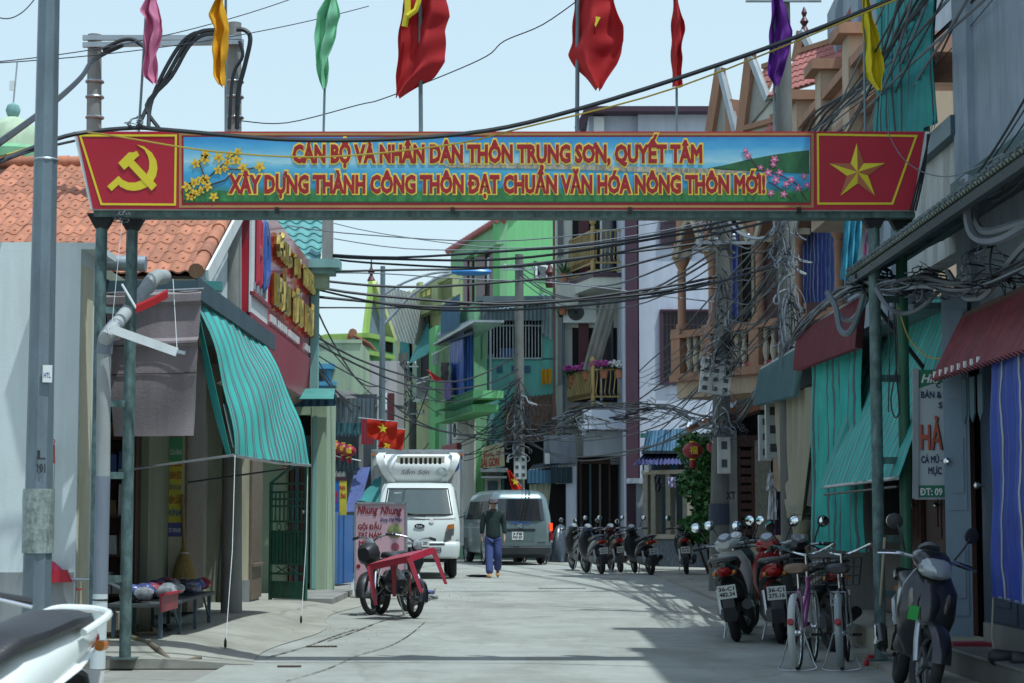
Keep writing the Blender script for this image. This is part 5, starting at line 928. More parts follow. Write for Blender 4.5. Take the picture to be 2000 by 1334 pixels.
# gables
def gable(ax, ay, lx, ly, rx, ry, off):
    A, L, R_ = f.at(ax, ay, off), f.at(lx, ly, off), f.at(rx, ry, off); part('gable_wall', mat('shaded stucco', (.33, .32, .29), .9, stain=.35), b.o, ('prism', [L, R_, A], -f.n*.06)); part('gable_trim', TERR, b.o, ('bar', L+f.n*.05, A+f.n*.05, .1, .26)); part('gable_trim', GALV, b.o, ('bar', A+f.n*.08, R_+f.n*.08, .08, .12)); return A  # the shade on the gable faces is mixed into the stucco's grey
gable(1411, 132, 1391, 258, 1442, 258, 1.2); gable(1470, 106, 1452, 258, 1505, 196, 1.6); A = gable(1571, 62, 1560, 122, 1602, 122, .8); part('finial', MAH, b.o, ('lathe', [(.01, .5), (.06, .38), (.03, .3), (.09, .2), (.04, .12), (.1, 0)], A, ZD, 10)); b.b('gable_base', IVORY, 1455, 190, 1512, 262, .6, 1.55); b.b('gable_moulding', TERR, 1452, 236, 1515, 246, .6, 1.7); b.b('arched_opening', TERR, 1416, 195, 1428, 260, 1.0, 1.25)
tm2 = MB()
for k in range(7):
    x = -.085+.17*k/6; z = .03*math.sin(k/6*math.pi)
    for y in (-.02, .2): tm2.v.append(Vector((x, y, z+(.014 if y < 0 else -.006))))
for k in range(6): tm2.f.append((2*k, 2*k+2, 2*k+3, 2*k+1))
kk = len(tm2.v); tm2.v += [tm2.v[2*k]+Vector((0, 0, -.03)) for k in range(7)]
for k in range(6): tm2.f.append((2*k, kk+k, kk+k+1, 2*k+2))
tm2.sm = True; PT = tm2.mesh('pink tile'); PT.materials.append(mat('pink clay tile', (.42, .15, .13), .7, var=.25, scale=7, stain=.2, rnd=.14))
az = math.atan2(f.d.y, f.d.x)
def roofpatch(x0, y0, x1, y1, off, slope=R(35)):
    P = f.at(x0, y1, off); wd = (f.at(x1, y1, off)-P).length; ht = f.uv(x0, y0, off)[1]-P.z; nr = max(2, round(ht/math.sin(slope)/.2/.75)); nc = round(wd/.165); sv = Vector((-f.n.x*math.cos(slope), -f.n.y*math.cos(slope), math.sin(slope)))
    for r in range(nr):
        for c in range(nc): inst('roof_tile', PT, b.o, Matrix.Translation(P+f.d*(.08+c*.165)+sv*(r*.2)) @ Matrix.Rotation(az, 4, 'Z') @ Matrix.Rotation(slope, 4, 'X'))
    part('ridge', TERR, b.o, ('bar', P+sv*(nr*.2)+ZD*.05, P+f.d*wd+sv*(nr*.2)+ZD*.05, .12, .1)); part('roof_board', TERR, b.o, ('prism', [P-ZD*.05, P+f.d*wd-ZD*.05, P+f.d*wd+sv*(nr*.2)-ZD*.05, P+sv*(nr*.2)-ZD*.05], (0, 0, .02)))
roofpatch(1434, 155, 1466, 262, 1.5, R(62)); roofpatch(1500, 116, 1615, 188, 1.7, R(50)); roofpatch(1596, 72, 1655, 126, 1.2, R(55)); roofpatch(1488, 238, 1524, 262, 1.8, R(50)); b.b('eave', TERR, 1500, 188, 1612, 200, .5, 1.0); b.b('wall_under_eave', IVORY, 1512, 200, 1600, 262, .4, .8)
# long cornice with balusters in front
CF = pl(1592, 35, 1760, 28); b2 = Bld('cornice_house', 'terracotta balustraded parapet stepping up behind the yellow flag', 'house', CF); zc = CF.uv(1650, 168)[1]
for dz, th, o in ((0, .14, .3), (-.14, .16, .15), (-.75, .12, .25), (-1.5, .16, .3)): CF.box(MB(), 0, CF.L, zc+dz-th, zc+dz, -1.5, o).build('cornice', TERR, b2.o)
CF.box(MB(), 0, CF.L, 6.3, zc-.75, -1.5, 0).build('wall', PEACH, b2.o); CF.box(MB(), CF.L-.5, CF.L, 0, 6.3, -1.5, -.1).build('corner_column', PEACH, b2.o)
for k in range(30): inst('baluster', bm_, b2.o, Matrix.Translation(CF.P(.15+k*.23, zc-.78, .08)) @ Matrix.Diagonal((1, 1, .6, 1)))
for k in range(3): u = .25+k*2.4; CF.box(MB(), u-.25, u+.25, zc-1.6, zc+.35, -.3, .32).build('pier', PEACH, b2.o); CF.box(MB(), u-.4, u+.4, zc+.35, zc+.52, -.45, .48).build('pier_cap', TERR, b2.o)
# blue grey rooftop
b3 = Bld('blue_grey_rooftop', 'blue grey rooftop block with a sunken red panel behind the yellow flag', 'house', pl(1612, 41, 1760, 31)); b3.body(GREYR, 1618, 30, 1755, 4); b3.b('red_panel', mat('rust red panel', (.25, .05, .06), .8, var=.3), 1632, 40, 1662, 105, 0, .04); b3.b('frame', GREYR, 1616, 10, 1632, 120, 0, .14); b3.b('frame', GREYR, 1662, -20, 1676, 120, 0, .14); b3.b('frame', GREYR, 1690, -40, 1745, 130, 0, .1)
# ---------------------------------------------------------------- near grey house, upper floor
NX = 4.05; NF = Fac((NX, 21.6), (NX, 9.0)); nh = Bld('grey_corner_house', 'blue grey house at the right edge with a teal striped balcony blind', 'house', NF); N_ = lambda nm, m, y0, y1, z0, z1, o0=-.3, o1=0: NF.box(MB(), 21.6-y1, 21.6-y0, z0, z1, o0, o1).build(nm, m, nh.o)
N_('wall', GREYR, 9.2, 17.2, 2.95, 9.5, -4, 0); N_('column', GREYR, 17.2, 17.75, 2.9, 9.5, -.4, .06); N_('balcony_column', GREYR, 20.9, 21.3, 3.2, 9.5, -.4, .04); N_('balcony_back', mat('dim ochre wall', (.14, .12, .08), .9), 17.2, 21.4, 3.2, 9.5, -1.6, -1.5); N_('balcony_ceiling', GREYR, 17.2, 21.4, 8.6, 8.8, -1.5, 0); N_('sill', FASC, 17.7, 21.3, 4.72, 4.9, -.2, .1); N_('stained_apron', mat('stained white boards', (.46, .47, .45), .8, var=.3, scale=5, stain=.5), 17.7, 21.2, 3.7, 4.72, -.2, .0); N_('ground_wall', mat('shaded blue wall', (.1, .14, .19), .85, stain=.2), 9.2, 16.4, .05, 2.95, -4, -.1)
mb = MB(); sheet(mb, (NX-.03, 21.15, 8.5), (NX-.03, 18.1, 8.5), (NX-.12, 21.15, 4.98), (NX-.12, 18.15, 4.94), 60, 20, 7, .025, jit=.05); mb.build('balcony_blind', stripe('teal black striped blind', [(0, (.03, .33, .33)), (.3, (.04, .38, .36)), (.5, (.05, .07, .08)), (.58, (.03, .33, .33)), (.8, (.06, .09, .1)), (.9, (.03, .3, .3))], 8, wob=.3), nh.o)
mb = MB()
for k in range(24): y = 21.1-k*.122; mb.prism([(NX-.12, y, 5.0), (NX-.12, y-.1, 5.0), (NX-.13, y-.05, 4.88)], (.004, 0, 0))
mb.build('blind_fringe', MC['teal striped curtain'], nh.o)
# canopy over the near house
rc = thing('sheet_canopy', 'rusty corrugated canopy seen from below at the right edge', 'canopy', (3.6, 14.5, 3.4)); mb = MB(); corr(mb, (NX+.02, 11, 3.98), (NX+.02, 18.3, 3.98), (3.08, 11, 3.5), (3.08, 18.3, 3.5), .085, .016, nv=2); mb.build('sheet', mat('pale green sheet', (.2, .23, .19), .7, .1, var=.3, stain=.4), rc)
for k in range(7): y = 11.3+k*1.15; part('rafter', FASC, rc, ('bar', (NX, y, 3.9), (3.1, y, 3.43), .04, .06))
for x, z in ((3.12, 3.44), (3.6, 3.66), (3.95, 3.86)): part('purlin', mat('dark purlin', (.035, .05, .055), .6), rc, ('bar', (x, 11, z), (x, 18.25, z), .05, .07))
part('roof_flashing', mat('dark teal flashing', (.03, .09, .1), .5), rc, ('box', (NX-.1, 14.2, 4.1), (.25, 6.0, .16))); part('prop', BLK, rc, ('bar', (3.12, 17.9, 3.42), (NX, 18.0, 2.2), .035))
part('serrated_edge', mat('dull sheet edge', (.12, .15, .16), .6, var=.4), rc, *[('tube', [(3.07, 11+k*.17, 3.53), (3.1, 11+k*.17, 3.545)], .022, 6) for k in range(43)])
# maroon valance and blue curtain
mv = thing('maroon_valance', 'faded maroon corrugated awning at the right edge', 'awning', (3.6, 15, 2.4)); mb = MB(); corr(mb, (3.8, 16.7, 2.95), (3.8, 12.6, 2.95), (3.5, 16.55, 2.42), (3.5, 12.6, 2.42), .12, .03, nv=3); mb.build('sheet', mat('faded maroon sheet', (.24, .06, .075), .6, var=.4, scale=7, zs=.1, stain=.35), mv); part('rusty_bar', mat('rust iron', (.1, .06, .05), .8, var=.4), mv, ('bar', (3.8, 16.9, 2.96), (3.8, 12.6, 2.98), .05)); 
for k in range(8): part('tie', WHT, mv, ('box', (3.49, 16.4-k*.22, 2.46), (.02, .03, .05)))
for k in range(3): part('hanging_plate', FASC, mv, ('prism', [(3.72, 16.45-k*.28, 2.42), (3.72, 16.29-k*.28, 2.42), (3.72, 16.29-k*.28, 2.12), (3.72, 16.37-k*.28, 2.05), (3.72, 16.45-k*.28, 2.12)], (.012, 0, 0)))
bc = thing('blue_curtain', 'blue and white striped plastic curtain hanging at the right edge', 'curtain', (3.62, 14.2, .66)); mb = MB(); sheet(mb, (3.6, 15.0, 2.44), (3.6, 12.8, 2.44), (3.6, 15.0, .7), (3.6, 12.8, .66), 80, 16, 9, .022, jit=.02); mb.build('sheet', stripe('blue white plastic stripe', [(0, (.05, .09, .42)), (.42, (.07, .12, .48)), (.55, (.5, .52, .5)), (.64, (.05, .06, .22)), (.72, (.05, .09, .42))], 13, .35, wob=.35), bc); part('hem', WIREG, bc, ('tube', [(3.6, 15.0, .7), (3.6, 12.8, .66)], .012)); part('cord', CREAMT, bc, ('tube', [(3.6, 15.0, .7), (3.58, 15.0, .4), (3.6, 14.98, .27)], .006, 5))
# doors
DBL = mat('dark blue steel door', (.045, .065, .1), .45, .2, var=.2); LBL = mat('grey blue steel door', (.16, .22, .28), .45, .2, var=.2)
def door(name, label, F_, w_, h_, z0, m, knob=True, grp=None):
    t = thing(name, label, 'door', F_.P(0, z0), grp); F_.box(MB(), 0, w_, z0, z0+h_, -.02, .02).build('leaf', m, t)
    for (a, c, d_, e) in ((.14, .86, .06, .3), (.14, .86, .36, .62), (.14, .86, .68, .94)):
        F_.box(MB(), w_*a, w_*c, z0+h_*d_, z0+h_*e, .02, .032).build('panel', m, t); F_.box(MB(), w_*(a+.12), w_*(c-.12), z0+h_*(d_+.05), z0+h_*(e-.05), .032, .044).build('raised_field', m, t)
    if knob: part('knob', CHR, t, ('lathe', [(.012, 0), (.012, .04), (.028, .05), (.03, .075), (.012, .09)], F_.P(w_*knob, z0+h_*.5, .02), F_.n, 12))
    return t
door('door', 'dark blue panelled steel door beside the blue curtain', Fac((3.93, 16.62), (3.93, 15.2)), 1.3, 2.5, .3, DBL, .08); door('door', 'narrow grey blue door leaf standing open behind the black scooter', Fac((3.62, 16.7), (3.83, 16.66)), .21, 2.9, .3, LBL, .1)
for k in range(3): door('door', ['brown panelled wooden door leaf right of the arch leg', 'brown wooden door leaf seen between the arch legs', 'brown wooden door leaf left of the arch legs'][k], Fac((4.1, 18.6+k*1.1), (4.1, 17.7+k*1.1)), .85, 2.3, .25, mat('red brown wood door', (.085, .035, .03), .5, var=.3, scale=10, zs=.1), .9, 'brown wooden doors of the shaded shopfront')
# steps and shoes
sp_ = thing('entrance_steps', 'two low tiled entrance steps at the right edge', 'steps', (3.8, 14.3, .05)); part('step', mat('dark stone tile', (.14, .14, .13), .5, var=.25), sp_, ('box', (3.78, 14.2, .15), (.54, 4.6, .2))); part('step', mat('stone riser', (.2, .2, .18), .7, var=.3), sp_, ('box', (3.98, 14.2, .34), (.24, 4.5, .18))); part('nosing', STEEL, sp_, ('bar', (3.505, 11.95, .24), (3.505, 16.5, .24), .015))
part('red_strip', MAROON, sp_, ('box', (3.75, 16.3, .265), (.4, .25, .03)))
sp2 = MB().box((3.75, 19.8, .14), (.75, 5.6, .2)).build('shop_plinth', mat('worn cream tile', (.4, .37, .29))); tag(sp2, 'low cream tiled plinth in front of the brown wooden doors', 'plinth')
for i in range(2):
    p = Vector((3.6+.1*i, 14.62-.25*i, .25)); t = thing('shoe', ['black shoe lying on the entrance step', 'second black shoe behind the first on the entrance step'][i], 'shoe', p, 'shoes on the step'); mb = MB(); mb.loft([[p+Vector((x, a*wd*math.cos(q), .045+ht*math.sin(q)-.02)) for q in [k*math.pi/4 for k in range(8)] for a in (1,)] for x, wd, ht in ((-.13, .03, .04), (-.1, .045, .06), (0, .045, .05), (.1, .05, .04), (.14, .03, .03))]); mb.build('upper', PLAS, t); part('sole', BLK, t, ('box', p+Vector((0, 0, .006)), (.27, .085, .012)))
# seafood sign
sg2 = thing('shop_sign', 'tall pale seafood shop sign with green header partly behind the door leaf', 'shop sign', W(1815, 972, 17.05)); dd = 17.05; part('board', mat('pale blue sign', (.42, .47, .5), .5, var=.06, bump=0), sg2, ('prism', [W(1790, 722, dd), W(1850, 722, dd), W(1850, 972, dd), W(1790, 972, dd)], (0, .05, 0))); part('frame', GALV, sg2, ('bar', W(1788, 720, dd-.01), W(1788, 974, dd-.01), .02, .05), ('bar', W(1788, 974, dd-.01), W(1850, 974, dd-.01), .05, .015)); GS = mat('sign green', (.03, .18, .1), .5, bump=0); part('green_header', GS, sg2, ('prism', [W(1790, 722, dd-.004), W(1850, 722, dd-.004), W(1850, 746, dd-.004), W(1820, 750, dd-.004), W(1790, 760, dd-.004)], (0, .003, 0))); part('green_foot', GS, sg2, ('prism', [W(1792, 948, dd-.004), W(1850, 948, dd-.004), W(1850, 971, dd-.004), W(1792, 971, dd-.004)], (0, .003, 0)))
NAVY = mat('ink navy', (.02, .03, .1), .5, bump=0); ORG = mat('ink orange', (.45, .1, .05), .5, bump=0); k = dd/FPX
for s, x, y, h_, w_, m, a in (('Hiề', 1799, 747, 17, 38, WHT, .3), ('BÁN &', 1799, 777, 13, 40, NAVY, 0), ('C', 1828, 757, 9, 9, NAVY, 0), ('S', 1833, 797, 12, 8, NAVY, 0), ('HẢ', 1799, 877, 48, 44, NAVY, 0), ('HẢ', 1797.5, 876, 48, 43, ORG, 0), ('CÁ MÚ -', 1799, 904, 14, 42, NAVY, 0), ('MỰC', 1813, 926, 14, 26, NAVY, 0), ('ĐT: 09', 1797, 967, 14, 44, WHT, 0)): text('lettering', s, m, sg2, W(x, y, dd-.008-(.004 if m == ORG else 0)), XD, ZD, h_*k, w_*k, .001, .03, 'LEFT', shear=a)
# shaded shop row behind awnings
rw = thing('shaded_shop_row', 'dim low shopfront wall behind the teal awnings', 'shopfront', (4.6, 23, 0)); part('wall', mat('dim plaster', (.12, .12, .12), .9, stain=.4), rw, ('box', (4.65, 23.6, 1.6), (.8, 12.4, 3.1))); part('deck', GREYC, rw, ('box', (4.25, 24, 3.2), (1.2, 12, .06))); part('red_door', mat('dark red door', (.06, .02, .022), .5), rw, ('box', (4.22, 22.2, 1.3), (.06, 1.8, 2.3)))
# teal awning + curtains
aw2 = thing('striped_awning', 'sloping teal striped cloth awning behind the right arch legs', 'awning', (3.6, 19, 1.6)); A, B, C, D = Vector((4.0, 21.3, 3.35)), Vector((4.0, 17.1, 3.35)), Vector((3.3, 21.1, 1.6)), Vector((3.3, 17.1, 1.62)); mb = MB(); sheet(mb, A, B, C, D, 80, 12, 8, .008, jit=.025, curl=.03); mb.build('cloth', stripe('teal awning right', [(0, (.06, .52, .47)), (.42, (.14, .24, .25)), (.55, (.08, .58, .52)), (.85, (.16, .28, .28))], 13, wob=.4), aw2); part('hem_tube', STEEL, aw2, ('tube', [C, D], .018)); part('rod', PLAS, aw2, ('tube', [(3.3, 21.1, 1.52), (3.34, 17.3, 1.55)], .012)); part('edge_flap', STR_T, aw2, ('grid', lambda u, v: A*(1-v)+C*v+Vector((-.01-.05*u, .12*u, -.06*u)), 3, 10, .004))
def hang(name, label, p0, p1, z0, z1, m, waves, amp, cat='curtain', grp=None, nu=60, jit=.02):
    t = thing(name, label, cat, ((p0[0]+p1[0])/2, (p0[1]+p1[1])/2, z0), grp); mb = MB(); sheet(mb, (*p0, z1), (*p1, z1), (*p0, z0), (*p1, z0), nu, 14, waves, amp, jit=jit); mb.build('sheet', m, t); part('rail', STEEL, t, ('tube', [(*p0, z1+.01), (*p1, z1+.01)], .014, 6)); return t
hang('striped_curtain', 'teal striped curtain hanging straight under the red valance', (3.62, 24.0), (3.62, 20.7), .92, 3.1, stripe('teal curtain fine', [(0, (.06, .54, .48)), (.4, (.14, .22, .22)), (.5, (.08, .6, .52)), (.85, (.13, .2, .21))], 10, wob=.4), 11, .04)
rv = thing('red_valance', 'dark red corrugated sheet valance above the teal curtain', 'awning', (3.5, 22, 2.9)); mb = MB(); corr(mb, (3.5, 24.1, 3.5), (3.48, 19.6, 3.45), (3.45, 24.1, 3.05), (3.43, 19.6, 2.95), .16, .045, nv=2); mb.build('sheet', mat('dark red sheet', (.16, .025, .035), .5, var=.3, scale=6), rv); part('top_rail', STEEL, rv, ('bar', (3.5, 24.1, 3.52), (3.48, 19.6, 3.47), .04))
tv = thing('green_grey_valance', 'green grey corrugated valance above the beige curtain', 'awning', (3.5, 25.5, 2.8)); mb = MB(); corr(mb, (3.55, 28.2, 3.35), (3.55, 24.2, 3.35), (3.45, 28.2, 2.85), (3.45, 24.2, 2.75), .16, .045, nv=2); mb.build('sheet', mat('green grey sheet', (.08, .15, .16), .5, var=.2), tv); part('top_rail', GALV, tv, ('bar', (3.55, 28.2, 3.37), (3.55, 24.2, 3.37), .04))
t = thing('beige_curtain', 'beige cloth curtain gathered and twisted at its lower end', 'curtain', (3.6, 25.4, 1.1)); mb = MB()
def bf(u, v):
    y0, y1 = 27.4, 23.9; sq = v**2; yy = (27.4-3.5*u)*(1-sq*.7)+24.6*sq*.7; return Vector((3.62+.05*math.sin(u*40+v*3)*(1-.5*v)-.08*sq, yy, 2.85-1.6*v-.1*u*v))
mb.grid(bf, 70, 20, .006); mb.build('cloth', mat('beige cotton', (.33, .3, .22), .9, var=.2, stain=.15), t); part('twisted_tail', MC['beige cotton'], t, ('tube', [(3.55, 24.6-.2*k/12+.05*math.sin(k*1.2), 1.35-.55*k/12+.03*math.cos(k*1.5)) for k in range(13)], [.16-.09*k/12+.02*math.sin(k*2) for k in range(13)], 10))
# balcony laundry
for lab, x0, y0, x1, y1, m in (('turquoise patterned towel hanging over the balcony', 1645, 430, 1685, 545, mat('turquoise towel', (.05, .3, .42), .9, var=.5, scale=16)), ('narrow pink cloth hanging beside the turquoise towel', 1690, 420, 1702, 495, mat('pink cloth', (.4, .12, .25), .9))):
    t = thing('laundry', lab, 'laundry', W((x0+x1)/2, y1, 27)); mb = MB(); sheet(mb, W(x0+6, y0, 27), W(x1, y0-8, 27), W(x0-4, y1, 27), W(x1-10, y1+8, 27), 24, 14, 3, .04, jit=.04); mb.build('cloth', m, t); part('line', WIREG, t, ('tube', [W(x0-10, y0+2, 27), W(x1+12, y0-10, 27)], .006, 5))
# meter boxes on the wall, hung clothes
meter_box(W(1493, 900, 29), 1, 3, 'tall white meter box on the wall left of the beige curtain', .18, .22); meter_box(W(1508, 895, 28.4), 1, 3, 'tall white meter box nearest the beige curtain', .2, .26)
for i, (x0, y0, x1, y1, m, lab) in enumerate(((1500, 955, 1520, 1015, mat('white cap cloth', (.55, .56, .58), .9), 'white garment hanging on the wall beside the beige curtain'), (1512, 960, 1532, 1045, mat('dark dotted dress', (.06, .03, .07), .9, var=.8, scale=60), 'dark patterned dress hanging beside the beige curtain'), (1497, 925, 1512, 958, mat('pale cap', (.45, .47, .5), .9), 'pale hat hanging above the white garment'))):
    t = thing('hung_garment', lab, 'garment', W((x0+x1)/2, y1, 29.5), 'garments hung on the wall'); mb = MB(); sheet(mb, W(x0+4, y0, 29.5), W(x1-4, y0, 29.5), W(x0, y1, 29.4), W(x1, y1, 29.4), 14, 10, 3, .03, jit=.03, th=.02); mb.build('cloth', m, t); part('hanger', STEEL, t, ('tube', [W((x0+x1)/2, y0-8, 29.5), W((x0+x1)/2, y0, 29.5)], .006, 5))
# ---------------------------------------------------------------- poles on the right
p_ = cpole(1414, 33.5, 425, .17, .125, 'concrete utility pole wrapped in cables with white meter boxes', .1, zb=.05); text('stencil', 'XT', BLK, p_, W(1427, 975, 33.2), XD, ZD, .13, .16, .002, .03); part('painted_band', mat('dark band', (.05, .06, .09), .8), p_, ('lathe', [(.178, 1.15), (.176, 1.5)], Vector((p_.location.x+.02, 33.5, 0)), ZD, 14)); cpole(1527, 26, -60, .135, .1, 'tall dark concrete pole carrying thick cable bundles', -.12, zb=.05)
meter_box(W(1393, 770, 33.2), 3, 4, 'large tilted white meter box cluster on the concrete pole', .17, .15, .12); meter_box(W(1413, 925, 33.2), 1, 2, 'small grey meter box low on the concrete pole', .2, .3)
for px, d, lab, top in ((185, 24, 'left concrete post of the twin pole frame behind the banner', 68), (458, 24, 'right concrete post of the twin pole frame behind the banner', 45)):
    p = W(px, top, d); q = W(px, 700, d); t = thing('utility_pole', lab, 'utility pole', Vector((q.x, d, 0)), 'twin poles behind the banner'); part('shaft', CONC, t, ('tube', [Vector((q.x, d, 0)), p], [.13, .085], 14))
    for y in (90, 160, 190, 230): part('clamp', STEEL, t, ('torus', W(px, y, d), ZD, .1, .018, 14, 6))
    if px < 300: part('crossarm', STEEL, t, ('bar', W(162, 74, d-.14), W(472, 74, d-.14), .06)); part('crossarm', STEEL, t, ('bar', W(162, 88, d-.14), W(476, 82, d-.14), .06))
# ---------------------------------------------------------------- gate house, fence, bush
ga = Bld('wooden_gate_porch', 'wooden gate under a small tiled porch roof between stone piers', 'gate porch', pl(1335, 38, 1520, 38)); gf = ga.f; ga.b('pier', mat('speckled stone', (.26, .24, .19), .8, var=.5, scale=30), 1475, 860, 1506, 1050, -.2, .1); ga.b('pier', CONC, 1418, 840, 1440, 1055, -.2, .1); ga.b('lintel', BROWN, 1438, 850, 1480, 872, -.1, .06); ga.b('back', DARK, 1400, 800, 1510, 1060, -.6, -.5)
for x in (1440, 1468): ga.b('gate_stile', BROWN, x, 874, x+7, 1048, 0, .06)
for k in range(10): ga.b('gate_slat', BROWN, 1447, 880+k*17, 1468, 892+k*17, .01, .05)
P = lambda x, y, o: gf.at(x, y, o); part('roof_slope', GREYC, ga.o, ('prism', [P(1482, 768, .5), P(1338, 826, .5), P(1338, 830, .5), P(1482, 774, .5)], -gf.n*1.4)); part('fascia_board', mat('orange wood', (.3, .12, .06), .6, var=.3), ga.o, ('prism', [P(1484, 775, .55), P(1340, 832, .55), P(1342, 846, .55), P(1484, 800, .55)], -gf.n*.06)); part('soffit', BROWN, ga.o, ('prism', [P(1484, 800, .5), P(1400, 828, .5), P(1400, 832, .5), P(1484, 806, .5)], -gf.n*1.3)); mb = MB(); corr(mb, P(1440, 784, .6), P(1345, 824, .6), P(1436, 792, .75), P(1341, 834, .75), .1, .02); mb.build('roof_edge', LAV, ga.o)
fe = Bld('stone_post_fence', 'low wall fence with stone posts and dark bars behind the scooters', 'fence', pl(1250, 47, 1425, 45)); fe.b('tile_base', mat('grey mosaic tile', (.17, .2, .23), .6, var=.7, scale=28), 1272, 1052, 1415, 1108, -.25, 0); fe.b('coping', CREAMT, 1268, 1044, 1418, 1053, -.3, .06)
for x in (1256, 1271, 1300, 1333): fe.b('stone_post', mat('granite post', (.3, .28, .22), .7, var=.4, scale=25), x, 925, x+9, 1045, -.2, .02)
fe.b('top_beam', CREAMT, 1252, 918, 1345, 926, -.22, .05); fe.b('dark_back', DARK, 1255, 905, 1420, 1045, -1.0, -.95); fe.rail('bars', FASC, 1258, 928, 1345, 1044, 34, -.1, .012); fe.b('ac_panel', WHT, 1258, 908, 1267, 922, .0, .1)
for lab, x0, y0, x1, y1, m in (('black cloth hanging on the fence beam', 1278, 930, 1293, 960, PLAS), ('pale violet cloth hanging on the fence beam', 1304, 932, 1320, 952, mat('pale violet cloth', (.35, .33, .5), .9))): t = thing('laundry', lab, 'laundry', W(x0, y1, 46)); mb = MB(); sheet(mb, W(x0, y0, 46), W(x1, y0, 46), W(x0+2, y1, 46), W(x1-1, y1, 46), 12, 8, 2, .03, jit=.04); mb.build('cloth', m, t)
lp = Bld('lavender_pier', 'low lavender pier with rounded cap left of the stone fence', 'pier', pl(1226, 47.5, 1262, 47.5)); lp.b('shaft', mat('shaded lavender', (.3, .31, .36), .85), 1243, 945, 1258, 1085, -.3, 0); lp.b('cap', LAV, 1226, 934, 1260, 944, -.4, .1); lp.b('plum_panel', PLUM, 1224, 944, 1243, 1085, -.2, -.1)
ba = Bld('blue_awnings', 'two stacked blue sheet awnings above the stone fence', 'awning', pl(1236, 46.5, 1350, 46.5)); ba.quad('upper_sheet', BLUEC, [(1262, 842), (1345, 836), (1255, 886), (1345, 884)], (-.6, -.6, .1, .1), 50, 14, .012, 0); ba.quad('lower_sheet', mat('violet blue sheet', (.07, .08, .2), .5, var=.2), [(1256, 886), (1348, 880), (1236, 908), (1344, 906)], (-.3, -.3, .5, .5), 50, 14, .02, 0); ba.b('edge', mat('dark teal sheet', (.025, .05, .065)), 1256, 880, 1345, 886, -.4, .2); ba.b('bracket', TEALM, 1252, 846, 1264, 854, -.3, 0)
for x in (1275, 1310, 1340): ba.b('blue_pane', mat('blue pane', (.03, .16, .28), .3), x, 908, x+14, 920, -.4, -.35)
# bush with real leaf faces
def leaf_crown(name, label, fnc, n, size, stems, mats):
    t = thing(name, label, 'tree', stems[0][0])
    for s in stems: part('trunk', mat('brown bark', (.12, .09, .06), .9, var=.4), t, ('tube', smooth_path(s), [.035-.02*k/(len(s)*5-5) for k in range((len(s)-1)*5+1)], 7))
    mbs = [MB() for _ in mats]
    for k in range(n):
        p = fnc(); a, e = random.random()*6.28, random.uniform(-.9, .9); d1 = Vector((math.cos(a)*math.cos(e), math.sin(a)*math.cos(e), math.sin(e)))*size*random.uniform(.4, 1.7); d2 = d1.cross(Vector((random.uniform(-1, 1), random.uniform(-1, 1), random.uniform(-1, 1)))); d2 = d2.normalized()*d1.length*.38 if d2.length > 1e-6 else Vector((0, 0, size*.3))
        random.choice(mbs).add([p, p+d1*.5+d2, p+d1, p+d1*.5-d2], [(0, 1, 2, 3)])
    for mb_, m in zip(mbs, mats): tag(mb_.build('foliage', m, t), None, None, kind='stuff')
    return t
def bushp():
    while 1:
        x, y, z = random.uniform(3.6, 4.75), random.uniform(42.2, 44), random.uniform(.7, 3.05); cx = 4.2+.12*math.sin(z*5); w_ = (.52 if z > 1.1 else .3)*(1+.3*math.sin(z*7+x*2))*(1 if z < 2.6 else 1.25)
        if (abs(x-cx)/w_)**2+((y-43)/.75)**2 < 1 or (z > 2.55 and 3.55 < x < 4.5 and random.random() < .25): return Vector((x, y, z))
LF2 = [mat('leaf '+n_, c, .55, var=.4, scale=30) for n_, c in (('dark', (.03, .1, .028)), ('mid', (.05, .16, .04)), ('light', (.09, .22, .06)))]
leaf_crown('shrub_tree', 'bushy green shrub tree growing in front of the stone fence', bushp, 5200, .1, [[(4.25, 43, .05), (4.2, 43, .6), (4.0, 43, 1.4)], [(4.3, 43, .05), (4.38, 43, .7), (4.5, 43, 1.6)], [(4.27, 43.05, .05), (4.3, 43, .9), (4.25, 43, 2.2)], [(4.22, 42.95, .05), (4.05, 42.9, .5), (3.85, 42.9, 1.2)]], LF2)
lantern(W(1353, 880, 40), .21, 'large red lantern hanging in the leaves of the shrub tree', 'porch lanterns'); lantern(W(1397, 873, 38.5), .17, 'smaller red lantern beside the concrete pole', 'porch lanterns')
# dome far left
b = Bld('domed_tower', 'green tower top with pale dome and ball finial at the far left', 'tower', pl(-60, 45, 80, 45)); c = b.f.at(24, 290, 0); part('drum', MINT, b.o, ('lathe', [(.72, -6.9), (.72, -.35), (.85, -.3), (.85, -.1), (.7, 0)], c, ZD, 20)); part('dome', mat('pale green dome', (.42, .52, .36), .6, stain=.2), b.o, ('lathe', [(.68, 0), (.66, .2), (.56, .45), (.38, .62), (.14, .72), (.05, .75)], c, ZD, 24)); part('ball', PTEAL, b.o, ('lathe', [(.05, .7), (.13, .76), (.17, .88), (.13, 1.0), (.03, 1.06)], c, ZD, 14)); part('antenna', STEEL, b.o, ('tube', [c+ZD*1.05, c+Vector((.07, 0, 2.0))], .02)); part('antenna_box', WHT, b.o, ('box', c+Vector((-.03, -.05, 1.45)), (.1, .05, .22)))
